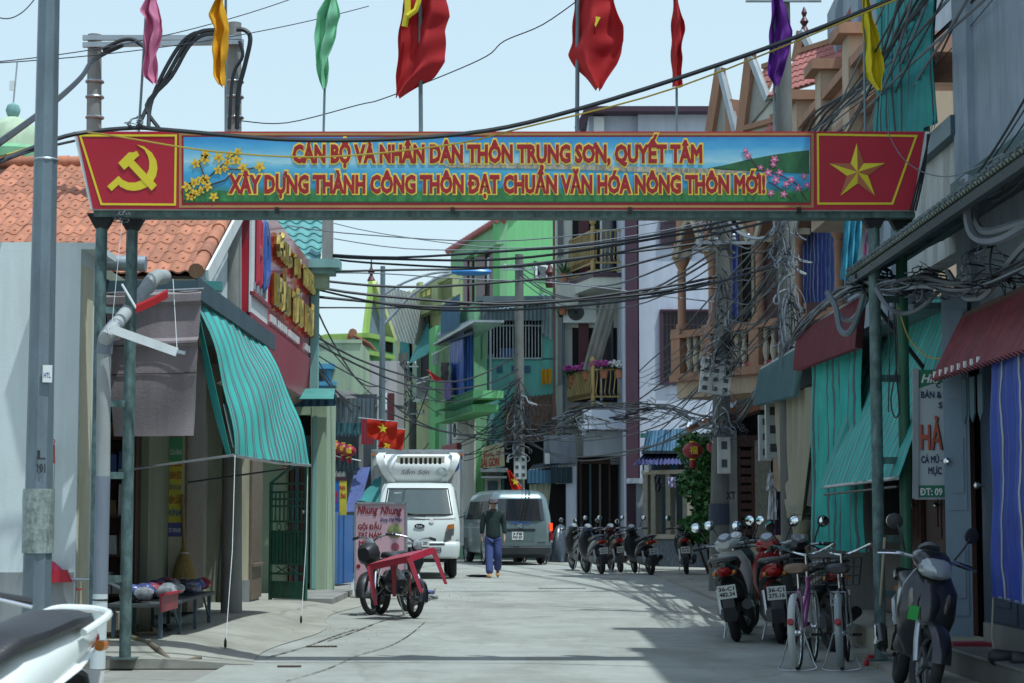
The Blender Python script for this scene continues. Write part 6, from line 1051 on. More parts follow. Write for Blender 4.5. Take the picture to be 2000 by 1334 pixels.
# ================================================================ VEHICLES, PEOPLE, STREET OBJECTS
random.seed(41)
def sx(x, zc, w_, h_, y=0, n=14, e=2.6):      # section in the yz plane
    out = []
    for k in range(n):
        q = 2*math.pi*k/n; c, s = math.cos(q), math.sin(q); out.append(Vector((x, y+w_/2*math.copysign(abs(c)**(2/e), c), zc+h_/2*math.copysign(abs(s)**(2/e), s))))
    return out
def sz(z, xc, l_, w_, n=14, e=2.6, y=0):      # section in the xy plane
    out = []
    for k in range(n):
        q = 2*math.pi*k/n; c, s = math.cos(q), math.sin(q); out.append(Vector((xc+l_/2*math.copysign(abs(c)**(2/e), c), y+w_/2*math.copysign(abs(s)**(2/e), s), z)))
    return out
GREYP = mat('worn grey plastic', (.12, .125, .13), .5); AMB = mat('amber lens', (.5, .16, .03), .15, bump=0); RLENS = mat('red lens', (.32, .01, .012), .15, bump=0); LENS = mat('clear lens', (.35, .38, .4), .08, .3, var=.4, bump=0, coat=.5); PLATE = mat('plate white', (.66, .67, .66), .4, bump=0, var=.08); MIRR = mat('mirror glass', (.75, .8, .85), .04, 1, var=.02, bump=0); VINYL = mat('seat vinyl', (.03, .031, .034), .42, var=.25, bump=.2, bs=80)
def place(o, loc, hd, lean=0):
    o.location = loc; o.rotation_euler = (lean, 0, hd); return o
def wheel(t, c, Rr, rt, sp=5, steer=None, rimm=None):
    c = Vector(c); mb = MB().torus(c, (0, 1, 0), Rr-rt*1.6, rt*.5, 28, 6, .9); mb.lathe([(.03, -.06), (.045, -.05), (.045, .05), (.03, .06)], c, (0, 1, 0), 12)
    for k in range(sp): q = 2*math.pi*k/sp; mb.bar(c, c+Vector((math.cos(q), 0, math.sin(q)))*(Rr-rt*1.7), .03, .022, (0, 1, 0))
    mb.lathe([(.02, .058), (.1, .062), (.1, .067), (.02, .07)], c, (0, 1, 0), 16); m2 = MB().torus(c, (0, 1, 0), Rr-rt, rt, 32, 10, .95)
    if steer: mb.v = [steer(v) for v in mb.v]; m2.v = [steer(v) for v in m2.v]
    o = mb.build('wheel', rimm or mat('alloy rim', (.16, .165, .17), .4, .6), t); m2.build('tyre', BLK, o); return o
def plate(t, c, xd, up, s, w_=.19, h_=.14, lines=2):
    c = Vector(c); xd = Vector(xd).normalized(); up = Vector(up).normalized(); n = xd.cross(up); o = part('number_plate', PLATE, t, ('hexa', [c+xd*a*w_/2+up*b*h_/2+n*d for d in (-.004, .004) for b in (-1, 1) for a in (-1, 1)]))
    L = s.split('|'); hh = h_/(len(L)+.6)
    for i, l in enumerate(L): text('plate_text', l, BLK, o, c+n*.0055+up*(h_/2-hh*(i+1)*1.06-.0*h_), xd, up, hh*.78, w_*.84, .0008, .03)
def scooter(label, loc, hd, lean, body, dark, pl_, steer=0, group=None, acc=None, red=None, rear=None, inner=None, nomir=False):
    t = thing('scooter', label, 'scooter', (0, 0, 0), group); acc = acc or body; M = Matrix.Translation((1.06, 0, 0)) @ Matrix.Rotation(steer, 4, 'Z') @ Matrix.Translation((-1.06, 0, 0)); st = lambda v: M @ v
    def B(nm, m, mb, s=False, par=None):
        if s: mb.v = [st(v) for v in mb.v]
        return mb.build(nm, m, par or t)
    wheel(t, (0, 0, .27), .27, .052, 5); wheel(t, (1.27, 0, .27), .27, .048, 5, st)
    B('rear_body', rear or body, MB().loft([sx(*a) for a in ((-.4, .80, .05, .05), (-.33, .77, .17, .12), (-.12, .72, .26, .2), (.14, .65, .30, .26), (.4, .57, .31, .3), (.56, .48, .28, .28))]))
    B('side_panel', acc, MB().loft([sx(x, z, w_, h_) for x, z, w_, h_ in ((-.3, .70, .2, .03), (-.05, .64, .315, .05), (.25, .56, .335, .06), (.5, .46, .31, .05))]))
    B('seat', VINYL, MB().loft([sx(*a) for a in ((-.32, .83, .14, .04), (-.22, .84, .23, .08), (0, .835, .28, .1), (.22, .80, .28, .1), (.45, .77, .25, .1), (.58, .71, .17, .07))]))
    B('grab_rail', acc if acc is not dark else GREYP, MB().tube(smooth_path([(-.05, .15, .8), (-.3, .14, .86), (-.42, .06, .87), (-.42, -.06, .87), (-.3, -.14, .86), (-.05, -.15, .8)]), .018, 8))
    B('footboard', dark, MB().loft([sx(*a) for a in ((.5, .38, .26, .2), (.72, .33, .32, .12), (.9, .36, .32, .14), (1.02, .45, .3, .2))]))
    B('leg_shield', body, MB().loft([sz(*a) for a in ((.3, 1.0, .1, .2), (.42, 1.05, .17, .34), (.6, 1.08, .2, .42), (.78, 1.06, .19, .4), (.9, 1.0, .14, .27), (.95, .97, .08, .16))]))
    B('inner_shield', inner or dark, MB().loft([sz(*a) for a in ((.34, .95, .08, .22), (.6, .99, .1, .36), (.84, .95, .1, .3))]))
    B('front_nose', acc, MB().loft([sz(*a) for a in ((.5, 1.14, .12, .1), (.68, 1.15, .14, .17), (.85, 1.07, .1, .12))]))
    mb = MB(); mb.grid(lambda u, v: Vector((1.27, 0, .27))+Vector((math.cos(R(5+150*v)), 0, math.sin(R(5+150*v))))*(.30-.03*(2*u-1)**2)+Vector((0, (2*u-1)*.07, 0)), 8, 14, .006); B('front_fender', body, mb, True)
    for s in (-1, 1): B('fork', STEEL, MB().tube([(1.27, s*.085, .27), (1.2, s*.08, .42), (1.05, s*.05, .75)], [.022, .026, .02], 8), True)
    B('handlebar_cowl', body, MB().loft([sx(*a) for a in ((.83, 1.0, .12, .08), (.88, 1.0, .24, .13), (1.0, .985, .28, .17), (1.1, .95, .24, .17), (1.16, .93, .13, .1))]), True)
    B('headlight', LENS, MB().loft([sx(*a) for a in ((1.08, .945, .25, .17), (1.15, .93, .22, .14), (1.185, .92, .1, .07))]), True)
    B('gauge', GREYP, MB().lathe([(.075, 0), (.08, .02), (.06, .03)], (.9, 0, 1.06), (-.55, 0, .85), 16), True); B('dial', LENS, MB().lathe([(.06, 0), (.055, .006)], (.883, 0, 1.087), (-.55, 0, .85), 16), True)
    for s in (-1, 1):
        B('handlebar', STEEL, MB().tube([(.95, s*.08, .99), (.92, s*.22, 1.0), (.87, s*.26, 1.0)], .014, 8), True); B('grip', PLAS, MB().tube([(.9, s*.22, 1.0), (.84, s*.36, .985)], .019, 8), True); B('brake_lever', CHR, MB().tube([(.95, s*.2, 1.0), (.93, s*.3, .985), (.9, s*.38, .97)], .008, 6), True)
        if not nomir: m1 = B('mirror', PLAS, MB().tube(smooth_path([(.93, s*.19, 1.02), (.95, s*.24, 1.12), (.93, s*.28, 1.2)]), .008, 6).lathe([(.02, 0), (.055, .01), (.06, .022), (.05, .03)], (.93, s*.3, 1.22), (-1, -s*.2, .05), 14), True); B('mirror_glass', MIRR, MB().lathe([(.052, 0), (.048, .003)], (.899, s*.306, 1.222), (-1, -s*.2, .05), 14), True, m1)
        B('indicator', mat('smoked amber lens', (.2, .17, .15), .1, .2, var=.5, scale=20, bump=0), MB().loft([sx(1.1+a*.06, .7-.02*a, .045*k, .19*k, s*(.145-.02*a)) for a, k in ((0, 1), (.7, .9), (1.3, .3))]))
        B('rear_indicator', AMB, MB().loft([sx(x, .72, .05*k, .05*k, s*.1) for x, k in ((-.33, 1), (-.38, .9), (-.4, .4))]))
    B('tail_light', red or RLENS, MB().loft([sx(*a) for a in ((-.33, .73, .15, .09), (-.4, .745, .13, .07), (-.425, .75, .05, .03))]))
    B('rear_fender', PLAS, MB().loft([sx(*a) for a in ((-.2, .62, .12, .05), (-.32, .58, .13, .04), (-.38, .48, .13, .03), (-.4, .36, .12, .02))]))
    plate(t, (-.405, 0, .53), (0, -1, 0), (-.25, 0, 1), pl_)
    B('engine', GREYP, MB().loft([sx(*a, .06) for a in ((-.05, .3, .12, .14), (.1, .32, .2, .2), (.35, .34, .24, .2), (.5, .36, .14, .14))])); B('exhaust', mat('exhaust black', (.03, .03, .032), .4, .5), MB().tube(smooth_path([(.35, -.1, .24), (.15, -.15, .22), (.0, -.16, .27)]), .018, 8).tube([(.04, -.17, .27), (-.3, -.18, .38)], [.045, .055], 12)); B('exhaust_guard', CHR, MB().loft([sx(x, z, .02, .06, -.225) for x, z in ((-.02, .3), (-.26, .38))]))
    B('shock', STEEL, MB().tube([(-.02, .11, .3), (.02, .12, .55)], .028, 8)); B('side_stand', STEEL, MB().tube([(.42, .1, .26), (.4, .2+lean*.3, .03)], .012, 6)); B('mudflap', BLK, MB().box((-.41, 0, .3), (.01, .13, .14)))
    return place(t, loc, hd, lean)
BK = paint('black scooter paint', (.012, .013, .016)); SILV = paint('silver scooter paint', (.42, .44, .43)); WSC = paint('white scooter paint', (.72, .75, .72)); RSC = paint('red scooter paint', (.32, .012, .018)); DKB = paint('dark blue scooter paint', (.02, .03, .06))
pz = .05
scooter('dark grey scooter squeezed between the red scooter and the bicycles', (2.5, 22.3, 0), R(76), R(-6), paint('dark grey scooter paint', (.06, .065, .07)), PLAS, '36-B1|660.45', R(-6))
scooter('white scooter cropped at the lower left corner with dark seat', (-2.12, 8.89, 0), R(-104), R(-5), WSC, PLAS, '36-B5|217.08', R(12), nomir=True)
scooter('silver and black scooter parked first in the row by the arch leg', (2.33, 20.8, 0), R(80), R(-8), SILV, BK, '36-C1|482.34', R(-12), acc=BK, rear=BK, inner=SILV)
scooter('red and black scooter standing second in the row', (2.74, 20.5, 0), R(84), R(-5), RSC, BK, '36-C1|275.16', R(-5), acc=BK, rear=RSC, inner=BK)
scooter('black scooter with round dial standing behind the bicycles', (3.08, 19.3, 0), R(98), R(-5), BK, PLAS, '36-B2|118.52', R(10))
s4 = scooter('black scooter with green tag facing the camera at lower right', (2.98, 15.55, 0), R(-96), R(-11), BK, PLAS, '36-F1|903.77', R(14)); part('tag', mat('green tag', (.02, .35, .06), .5), s4, ('box', (1.2, -.1, .6), (.01, .07, .1)))
scooter('dark blue scooter with chrome mirror nearest the tall doors', (2.0, 44.6, 0), R(102), R(-6), DKB, PLAS, '36-C1|138.37', R(8), 'scooters parked along the far right side'); scooter('dark maroon scooter right behind the blue scooter by the tall doors', (2.5, 46.0, 0), R(96), R(-6), paint('maroon scooter paint', (.05, .01, .014)), PLAS, '36-B4|551.20', R(5), 'scooters parked along the far right side'); scooter('black scooter with red tail light beside the stone fence end', (3.06, 44.0, 0), R(104), R(-8), BK, PLAS, '36-C1|186.37', R(-8), 'scooters parked along the far right side'); scooter('black scooter in front of the shrub tree with raised mirrors', (3.72, 42.6, pz), R(86), R(-4), BK, PLAS, '36-BZ|433.30', R(0), 'scooters parked along the far right side'); scooter('black scooter half hidden left of the dark blue scooter', (1.72, 47.2, 0), R(100), R(-5), BK, PLAS, '36-B3|402.11', R(5), 'scooters parked along the far right side')
# ---------------------------------------------------------------- bicycles
def bicycle(label, loc, hd, lean, fr, seatm, fend):
    t = thing('bicycle', label, 'bicycle', (0, 0, 0), 'bicycles parked behind the black scooter'); Rw = .31; xf = 1.03
    for x in (0, xf):
        c = Vector((x, 0, Rw)); o = part('wheel', CHR, t, ('torus', c, (0, 1, 0), Rw-.03, .009, 36, 6), ('lathe', [(.015, -.05), (.025, -.03), (.025, .03), (.015, .05)], c, (0, 1, 0), 10)); part('tyre', BLK, o, ('torus', c, (0, 1, 0), Rw-.017, .017, 36, 8)); mb = MB()
        for k in range(24): q = 2*math.pi*k/24; mb.tube([c+Vector((0, .025*(-1)**k, 0)), c+Vector((math.cos(q), 0, math.sin(q)))*(Rw-.035)], .0018, 4)
        tag(mb.build('spokes', STEEL, o), None, None, kind='stuff'); mb = MB(); a0, a1 = (60, 235) if x == 0 else (20, 170); mb.grid(lambda u, v: c+Vector((math.cos(R(a0+(a1-a0)*v)), 0, math.sin(R(a0+(a1-a0)*v))))*(Rw+.025-.012*(2*u-1)**2)+Vector((0, (2*u-1)*.03, 0)), 6, 18, .003); mb.build('mudguard', fend, t)
    bb = (.42, 0, .28); stt = (.27, 0, .68); hd1, hd2 = (.86, 0, .62), (.83, 0, .76)
    for a, b_, r in ((bb, stt, .016), (hd1, bb, .02), ((.84, 0, .68), (.36, 0, .45), .017), ((0, .05, Rw), (.42, .03, .28), .009), ((0, -.05, Rw), (.42, -.03, .28), .009), ((0, .05, Rw), (.29, .02, .62), .008), ((0, -.05, Rw), (.29, -.02, .62), .008), ((.87, 0, .6), hd2, .019)): part('frame_tube', fr, t, ('tube', [a, b_], r, 8))
    for s in (-1, 1): part('fork', CHR, t, ('tube', [(xf, s*.05, Rw), (.93, s*.05, .58), (.87, 0, .62)], .011, 6)); part('pedal', BLK, t, ('box', (.42+.15*s, s*.13, .28), (.09, .08, .02))); part('crank', STEEL, t, ('tube', [(.42, s*.06, .28), (.42+.15*s, s*.08, .28)], .009, 6))
    part('chain_guard', fend, t, ('box', (.24, -.06, .3), (.46, .012, .1))); part('stem', CHR, t, ('tube', [(.83, 0, .76), (.81, 0, .95)], .012, 8)); part('seat_post', CHR, t, ('tube', [stt, (.25, 0, .8)], .012, 8))
    for s in (-1, 1): part('handlebar', CHR, t, ('tube', smooth_path([(.81, 0, .95), (.86, s*.06, .96), (.83, s*.17, 1.0), (.7, s*.26, 1.04), (.58, s*.28, 1.03)]), .011, 8)); part('grip', mat('brown grip', (.1, .05, .035), .6), t, ('tube', [(.64, s*.275, 1.035), (.52, s*.285, 1.025)], .017, 8)); part('brake_lever', CHR, t, ('tube', [(.74, s*.25, 1.01), (.62, s*.25, .98)], .005, 5))
    part('saddle', seatm, t, ('loft', [sx(*a) for a in ((.08, .84, .14, .05), (.12, .85, .21, .09), (.2, .85, .2, .09), (.32, .845, .1, .07), (.4, .835, .05, .04))])); part('rear_rack', STEEL, t, ('tube', [(.22, .05, .62), (-.12, .06, .66), (-.14, -.06, .66), (.22, -.05, .62)], .006, 5), ('tube', [(-.1, .06, .66), (0, .055, Rw)], .005, 5), ('tube', [(-.1, -.06, .66), (0, -.055, Rw)], .005, 5)); part('reflector', RLENS, t, ('lathe', [(.03, 0), (.028, .015), (.01, .02)], (-.34, 0, .42), (-1, 0, .2), 12))
    mb = MB(); 
    for z, k in ((.68, .8), (.76, .87), (.84, .94), (.92, 1)):
        for a, c in (((-1, -1), (1, -1)), ((1, -1), (1, 1)), ((1, 1), (-1, 1)), ((-1, 1), (-1, -1))): mb.bar((1.05+a[0]*.12*k, a[1]*.17*k, z), (1.05+c[0]*.12*k, c[1]*.17*k, z), .006)
    for k in range(20):
        q = k/20*4; i = int(q); f_ = (q-i)*2-1; a = [(f_, -1), (1, f_), (-f_, 1), (-1, -f_)][i]; mb.bar((1.05+a[0]*.096, a[1]*.136, .68), (1.05+a[0]*.12, a[1]*.17, .92), .004)
    mb.box((1.05, 0, .68), (.19, .27, .006)); mb.build('basket', PLAS, t)
    part('stand', STEEL, t, ('tube', smooth_path([(0, -.06, Rw), (-.02, -.13, .08), (-.06, -.14, .008), (-.06, .14, .008), (-.02, .13, .08), (0, .06, Rw)]), .007, 6)); return place(t, loc, hd, lean)
bicycle('bicycle with brown saddle white mudguard and pink frame', (2.42, 17.0, 0), R(74), R(-2), paint('pink bicycle paint', (.26, .05, .18)), mat('worn brown saddle', (.19, .12, .08), .7, var=.4), paint('off white mudguard', (.4, .42, .4))); bicycle('bicycle with black saddle and dark frame next to the arch leg', (2.79, 17.0, 0), R(78), R(-2), BK, VINYL, paint('grey mudguard', (.2, .23, .24)))
# ---------------------------------------------------------------- electric bikes
def ebike(label, loc, hd, lean, R1, col):
    t = thing('electric_bike', label, 'electric bike', (0, 0, 0), 'electric bikes under the red table'); xf = 1.12; wheel(t, (0, 0, R1), R1, .042, 3); wheel(t, (xf, 0, R1), R1, .04, 3)
    part('hub_motor', GREYP, t, ('lathe', [(.1, -.05), (.11, -.03), (.11, .03), (.1, .05)], (xf*0, 0, R1), (0, 1, 0), 16)); part('battery_box', col, t, ('loft', [sx(*a) for a in ((.2, .42, .16, .2), (.3, .44, .2, .32), (.5, .42, .2, .32), (.62, .38, .16, .2))])); part('seat_tube', PLAS, t, ('tube', [(.3, 0, .5), (.22, 0, .72)], .03)); part('saddle', VINYL, t, ('loft', [sx(*a) for a in ((-.02, .76, .16, .06), (.08, .78, .22, .1), (.25, .77, .22, .1), (.42, .73, .14, .08))])); part('rear_seat', VINYL, t, ('loft', [sx(*a) for a in ((-.3, .68, .14, .05), (-.22, .69, .18, .08), (-.06, .69, .18, .08))])); part('frame_tube', col, t, ('tube', smooth_path([(.6, 0, .36), (.78, 0, .34), (.95, 0, .62)]), .035)); part('frame_tube', col, t, ('tube', [(0, .07, R1), (.3, .06, .4)], .02), ('tube', [(0, -.07, R1), (.3, -.06, .4)], .02))
    part('head_tube', col, t, ('tube', [(.93, 0, .55), (.87, 0, .95)], .026)); part('front_cowl', col, t, ('loft', [sz(*a) for a in ((.55, .98, .08, .12), (.72, .98, .14, .24), (.88, .93, .1, .18))])); part('headlight', LENS, t, ('lathe', [(.06, 0), (.065, .03), (.03, .05)], (.97, 0, .93), (1, 0, .1), 14))
    for s in (-1, 1): part('fork', CHR, t, ('tube', [(xf, s*.07, R1), (1.02, s*.06, .52), (.95, s*.04, .6)], .022)); part('handlebar', STEEL, t, ('tube', smooth_path([(.87, 0, .97), (.87, s*.1, 1.02), (.8, s*.28, 1.04)]), .013)); part('grip', PLAS, t, ('tube', [(.82, s*.24, 1.04), (.75, s*.35, 1.03)], .018)); part('brake_lever', PLAS, t, ('tube', [(.87, s*.2, 1.03), (.83, s*.32, 1.01)], .007)); part('shock', CHR, t, ('tube', [(-.0, s*.09, R1+.04), (.06, s*.09, .6)], .02)); part('pedal', BLK, t, ('box', (.48, s*.15, .26), (.1, .09, .02)))
    mb = MB(); mb.grid(lambda u, v: Vector((xf, 0, R1))+Vector((math.cos(R(-5+165*v)), 0, math.sin(R(-5+165*v))))*(R1+.04-.02*(2*u-1)**2)+Vector((0, (2*u-1)*.06, 0)), 6, 14, .005); mb.build('front_fender', col, t); mb = MB(); mb.grid(lambda u, v: Vector((0, 0, R1))+Vector((math.cos(R(30+190*v)), 0, math.sin(R(30+190*v))))*(R1+.04-.02*(2*u-1)**2)+Vector((0, (2*u-1)*.06, 0)), 6, 14, .005); mb.build('rear_fender', col, t); part('tail_light', RLENS, t, ('box', (-.32, 0, .62), (.03, .12, .05))); part('stand', STEEL, t, ('tube', [(.35, .08, .28), (.33, .2, .01)], .01)); return place(t, loc, hd, lean)
ebike('black electric bike with small cast wheels pointing right under the red table', (-1.74, 26.55, 0), R(-64), R(-6), .235, BK); e2 = ebike('black electric bike with chrome fork pointing left behind the red table', (-1.42, 27.35, 0), R(-112), R(6), .265, paint('charcoal paint', (.03, .032, .035))); part('luggage_box', PLAS, e2, ('loft', [sx(*a) for a in ((.92, .78, .2, .2), (1.0, .8, .28, .3), (1.12, .8, .26, .28), (1.2, .79, .16, .18))]))
tb = thing('plastic_table', 'red plastic table frame propped over the electric bikes', 'table', W(800, 1150, 25.0)); RP = mat('red plastic', (.36, .025, .05), .4, var=.15); a, b_, c = W(720, 1106, 25.25), W(800, 1089, 24.85), W(848, 1072, 25.3); d = a+c-b_; nrm = (b_-a).cross(c-b_).normalized(); nrm = nrm if nrm.z > 0 else -nrm
part('top', RP, tb, ('prism', [a, b_, c, d], nrm*.025))
for p, q in ((a, b_), (b_, c), (c, d), (d, a)): part('skirt', RP, tb, ('bar', p-nrm*.025, q-nrm*.025, .025, .06, nrm))
for p, q in ((a, W(734, 1182, 25.2)), (b_, W(823, 1157, 24.8)), (c, W(871, 1141, 25.25)), (d, W(770, 1165, 25.7))):
    o_ = ((a+b_+c+d)/4-p).normalized(); part('leg', RP, tb, ('loft', [[p+o_*.01+Vector((s, 0, 0))*.05 if 0 else p+o_*.015+Vector((x_*.035, y_*.03, 0)) for x_, y_ in ((-1, -1), (1, -1), (1, 1), (-1, 1))], [q+Vector((x_*.02, y_*.02, 0)) for x_, y_ in ((-1, -1), (1, -1), (1, 1), (-1, 1))]], True, False))
# ---------------------------------------------------------------- pink sign board
sb = thing('standing_sign', 'pink standing sign board for a hair wash shop', 'sign board', G(743, 1168)); dd = 31.4; q = dd/FPX; PK = printed('p', 'pink sign print', [(0, (.5, .3, .36)), (.5, (.6, .38, .44)), (1, (.5, .34, .4))])
z_b = .02; P4 = [W(694, 982, dd), W(794, 983, dd), Vector((W(794, 1100, dd).x, dd, z_b+.1)), Vector((W(694, 1100, dd).x, dd, z_b+.1))]; part('panel', PK, sb, ('prism', P4, (0, .03, 0)))
for i in range(4): part('frame', GALV, sb, ('bar', P4[i]+Vector((0, -.005, 0)), P4[(i+1) % 4]+Vector((0, -.005, 0)), .025, .03))
for x in (695, 793): part('leg', GALV, sb, ('bar', Vector((W(x, 1100, dd).x, dd+.015, 0)), Vector((W(x, 1100, dd).x, dd+.015, .15)), .03)); part('back_strut', GALV, sb, ('bar', Vector((W(x, 1100, dd).x, dd+.5, 0)), Vector((W(x, 1100, dd).x, dd+.03, 1.2)), .025))
INK = mat('dark red ink', (.22, .01, .02), .5, bump=0); INB = mat('black ink', (.03, .02, .03), .5, bump=0); INV = mat('violet ink', (.05, .06, .2), .5, bump=0)
for s, x, y, h_, w_, m, a_ in (('Nhung', 718, 1003, 15, 40, INK, .25), ('Nhung', 764, 1004, 15, 42, INK, .25), ('Shop Mẹ Mận', 764, 1018, 7, 42, INV, 0), ('GỘI ĐẦU', 722, 1034, 10, 46, INK, 0), ('TRỊ NÁM', 722, 1050, 10, 46, INK, 0), ('MỤN', 716, 1066, 10, 30, INK, 0), ('TRẮNG DA', 722, 1082, 6, 44, INB, 0), ('MẶT', 714, 1094, 6, 22, INB, 0)): text('lettering', s, m, sb, W(x, y, dd-.008), XD, ZD, h_*q, w_*q, .001, .03, shear=a_)
for (x, y, r_), m in (((771, 1037, 14), mat('photo green', (.3, .34, .14), .5, var=.7, scale=30, bump=0)), ((772, 1068, 8), mat('photo red', (.42, .12, .18), .5, var=.6, scale=30, bump=0)), ((700, 1106, 4), INK)): part('picture', m, sb, ('lathe', [(r_*q, 0), (r_*q*.95, .004)], W(x, y, dd-.004), (0, -1, 0), 20))
# ---------------------------------------------------------------- refrigerated truck (front at local y=0, facing -y)
TW = paint('white truck paint', (.58, .62, .6)); t = thing('box_truck', 'white refrigerated box truck parked facing the camera', 'truck', (0, 0, 0))
def rr(z, y0, y1, w_, r=.12, n=5):
    out = []
    for cx, cy, a0 in ((w_/2-r, y0+r, -90), (w_/2-r, y1-r, 0), (-w_/2+r, y1-r, 90), (-w_/2+r, y0+r, 180)):
        for k in range(n): q_ = R(a0+90*k/(n-1)); out.append(Vector((cx+r*math.cos(q_), cy+r*math.sin(q_), z)))
    return out
part('cab', TW, t, ('loft', [rr(z, y0, 1.5, w_, r_) for z, y0, w_, r_ in ((.5, .04, 1.66, .14), (.62, 0, 1.72, .16), (.86, .0, 1.74, .16), (1.05, .03, 1.74, .16), (1.2, .08, 1.72, .16), (1.32, .15, 1.68, .15), (1.88, .5, 1.5, .14), (1.96, .6, 1.42, .14), (1.99, .75, 1.25, .14))]))
YC = lambda z: (.08 if z < 1.2 else .15+(z-1.32)*(.35/.56))
wsp = lambda x, z: Vector((x, .15+(z-1.32)*.625-.012, z)); mb = MB(); mb.grid(lambda u, v: wsp((-.7+1.4*u)*(1-.12*v), 1.33+.52*v)+Vector((0, -.012+.035*(2*u-1)**6, 0)), 16, 10, .01); o = mb.build('windscreen', glassy('truck windscreen', (.07, .1, .1), .05), t)
mb = MB()
for v in (0, 1): mb.tube([wsp((-.71+1.42*u/12)*(1-.12*v), 1.32+.54*v)+Vector((0, .035*(2*u/12-1)**6-.02, 0)) for u in range(13)], .014, 6)
for s in (-1, 1): mb.tube([wsp(s*.71*(1-.12*v/6), 1.32+.54*v/6)+Vector((0, .015, 0)) for v in range(7)], .014, 6)
mb.build('seal', BLK, o); part('sticker', WHT, o, ('box', wsp(-.42, 1.76)+Vector((0, -.012, 0)), (.14, .004, .04)), ('box', wsp(-.6, 1.38)+Vector((0, -.02, 0)), (.1, .004, .03)))
for x0, x1 in ((-.05, .4), (.35, .78)): part('wiper', BLK, t, ('tube', [Vector((x0-.25, .1, 1.36)), Vector((x1-.25, .07, 1.28))], .012, 6))
for s in (-1, 1):
    part('headlight', mat('truck lamp lens', (.16, .17, .17), .08, .3, var=.5, bump=0), t, ('loft', [[Vector((s*(.62+a*.1+k*.02), -.03+k*.08+.035*max(a,0), .9+b_*.12+a*.02)) for a, b_ in ((-.9, -1), (1.1, -.8), (1.2, .9), (-.5, .75))] for k in (1, 0)], True, False)); part('indicator', AMB, t, ('loft', [[Vector((s*(.62+a*.1), -.02+.035*max(a,0)+k*.09, z)) for a, z in ((-.45, 1.02), (1.25, 1.04), (1.2, 1.13), (-.1, 1.11))] for k in (1, 0)], True, False))
    part('fog_light', LENS, t, ('lathe', [(.075, 0), (.07, .02)], (s*.62, .03, .58), (0, -1, 0), 14)); part('mirror', PLAS, t, ('loft', [sz(z, .0, .1*k, .2*k) for z, k in ((0, .5), (.05, 1), (.3, 1), (.36, .5))])); t.children[-1].location = (s*1.0, .35, 1.2); t.children[-1].rotation_euler = (0, 0, R(90)); part('mirror_arm', BLK, t, ('tube', [(s*.82, .3, 1.25), (s*1.0, .33, 1.3)], .015, 6)); part('side_window', glassy('truck side glass', (.03, .045, .05), .06), t, ('prism', [(s*.855, .38, 1.3), (s*.855, 1.15, 1.3), (s*.79, 1.2, 1.82), (s*.79, .62, 1.82)], (s*.008, 0, 0))); part('door_line', PLAS, t, ('tube', [(s*.872, 1.25, .62), (s*.872, 1.25, 1.2), (s*.79, 1.25, 1.84)], .004, 4))
part('bumper', TW, t, ('loft', [rr(z, y0, .5, w_, .14) for z, y0, w_ in ((.42, .02, 1.6), (.46, -.05, 1.7), (.66, -.07, 1.74), (.74, -.04, 1.74), (.77, 0, 1.7))])); part('intake', PLAS, t, ('box', (0, -.075, .6), (.95, .012, .1)), ('box', (0, -.065, .72), (1.1, .012, .03)))
for k in range(3): part('intake_slat', TW, t, ('box', (0, -.085, .57+k*.03), (.92, .008, .008)))
plate(t, (-.03, -.09, .73), (1, 0, 0), (0, 0, 1), '60C-434 20', .52, .13); part('badge', BLK, t, ('prism', [(.03+.11*math.cos(k*math.pi/10), .014, 1.08+.055*math.sin(k*math.pi/10)) for k in range(20)], (0, -.006, 0))); t.children[-1].scale = (1, 1, 1); text('badge_text', 'KIA', CHR, t, (.03, .004, 1.057), XD, ZD, .048, .13, .002, .03); part('badge_ring', CHR, t, ('tube', [(.03+.11*math.cos(k*math.pi/10), .01, 1.08+.055*math.sin(k*math.pi/10)) for k in range(21)], .006, 5)); part('hood_mark', mat('faint print', (.6, .55, .52), .4), t, ('lathe', [(.05, 0), (.05, .004)], (.28, .05, 1.19), (0, -1, .3), 16))
part('panel_gap', PLAS, t, ('tube', [(-.78, .09, 1.245), (-.6, .085, 1.235), (0, .082, 1.225), (.6, .085, 1.235), (.78, .09, 1.245)], .006, 5), ('tube', [(-.85, .03, .8), (0, -.006, .79), (.85, .03, .8)], .006, 5)); part('dashboard', PLAS, t, ('box', (0, .52, 1.36), (1.3, .3, .08)))
part('chassis', PLAS, t, ('box', (0, 2.4, .45), (.9, 4.6, .2)), ('box', (0, .7, .4), (1.3, .2, .14)))
for x in (-.72, .72):
    for y in (.75, 3.6): o = part('wheel', GREYP, t, ('lathe', [(.17, -.08), (.19, -.09), (.19, .09), (.17, .08)], (x, y, .32), XD, 18)); part('tyre', BLK, o, ('torus', (x, y, .32), XD, .235, .085, 28, 10, 1.15))
BXW = mat('white box panel', (.56, .58, .58), .5, var=.12, stain=.3); part('cargo_box', BXW, t, ('box', (0, 3.1, 1.68), (1.92, 3.0, 2.0)))
for x in (-.965, .965):
    part('corner_post', GALV, t, ('box', (x, 1.6, 1.68), (.05, .05, 2.04)), ('box', (x, 4.6, 1.68), (.05, .05, 2.04)))
    part('side_lamp', AMB, t, ('box', (x*.97, 1.57, 2.6), (.06, .02, .06)))
part('top_rail', GALV, t, ('box', (0, 1.59, 2.69), (1.97, .05, .04))); part('round_sticker', LB, t, ('lathe', [(.12, 0), (.12, .004)], (.78, 1.598, 2.36), (0, -1, 0), 20)); text('sticker_number', '2', WHT, t, (.78, 1.592, 2.31), XD, ZD, .1, None, .001, .03)
FRP = mat('white fibreglass', (.74, .76, .74), .35, var=.05, stain=.08)
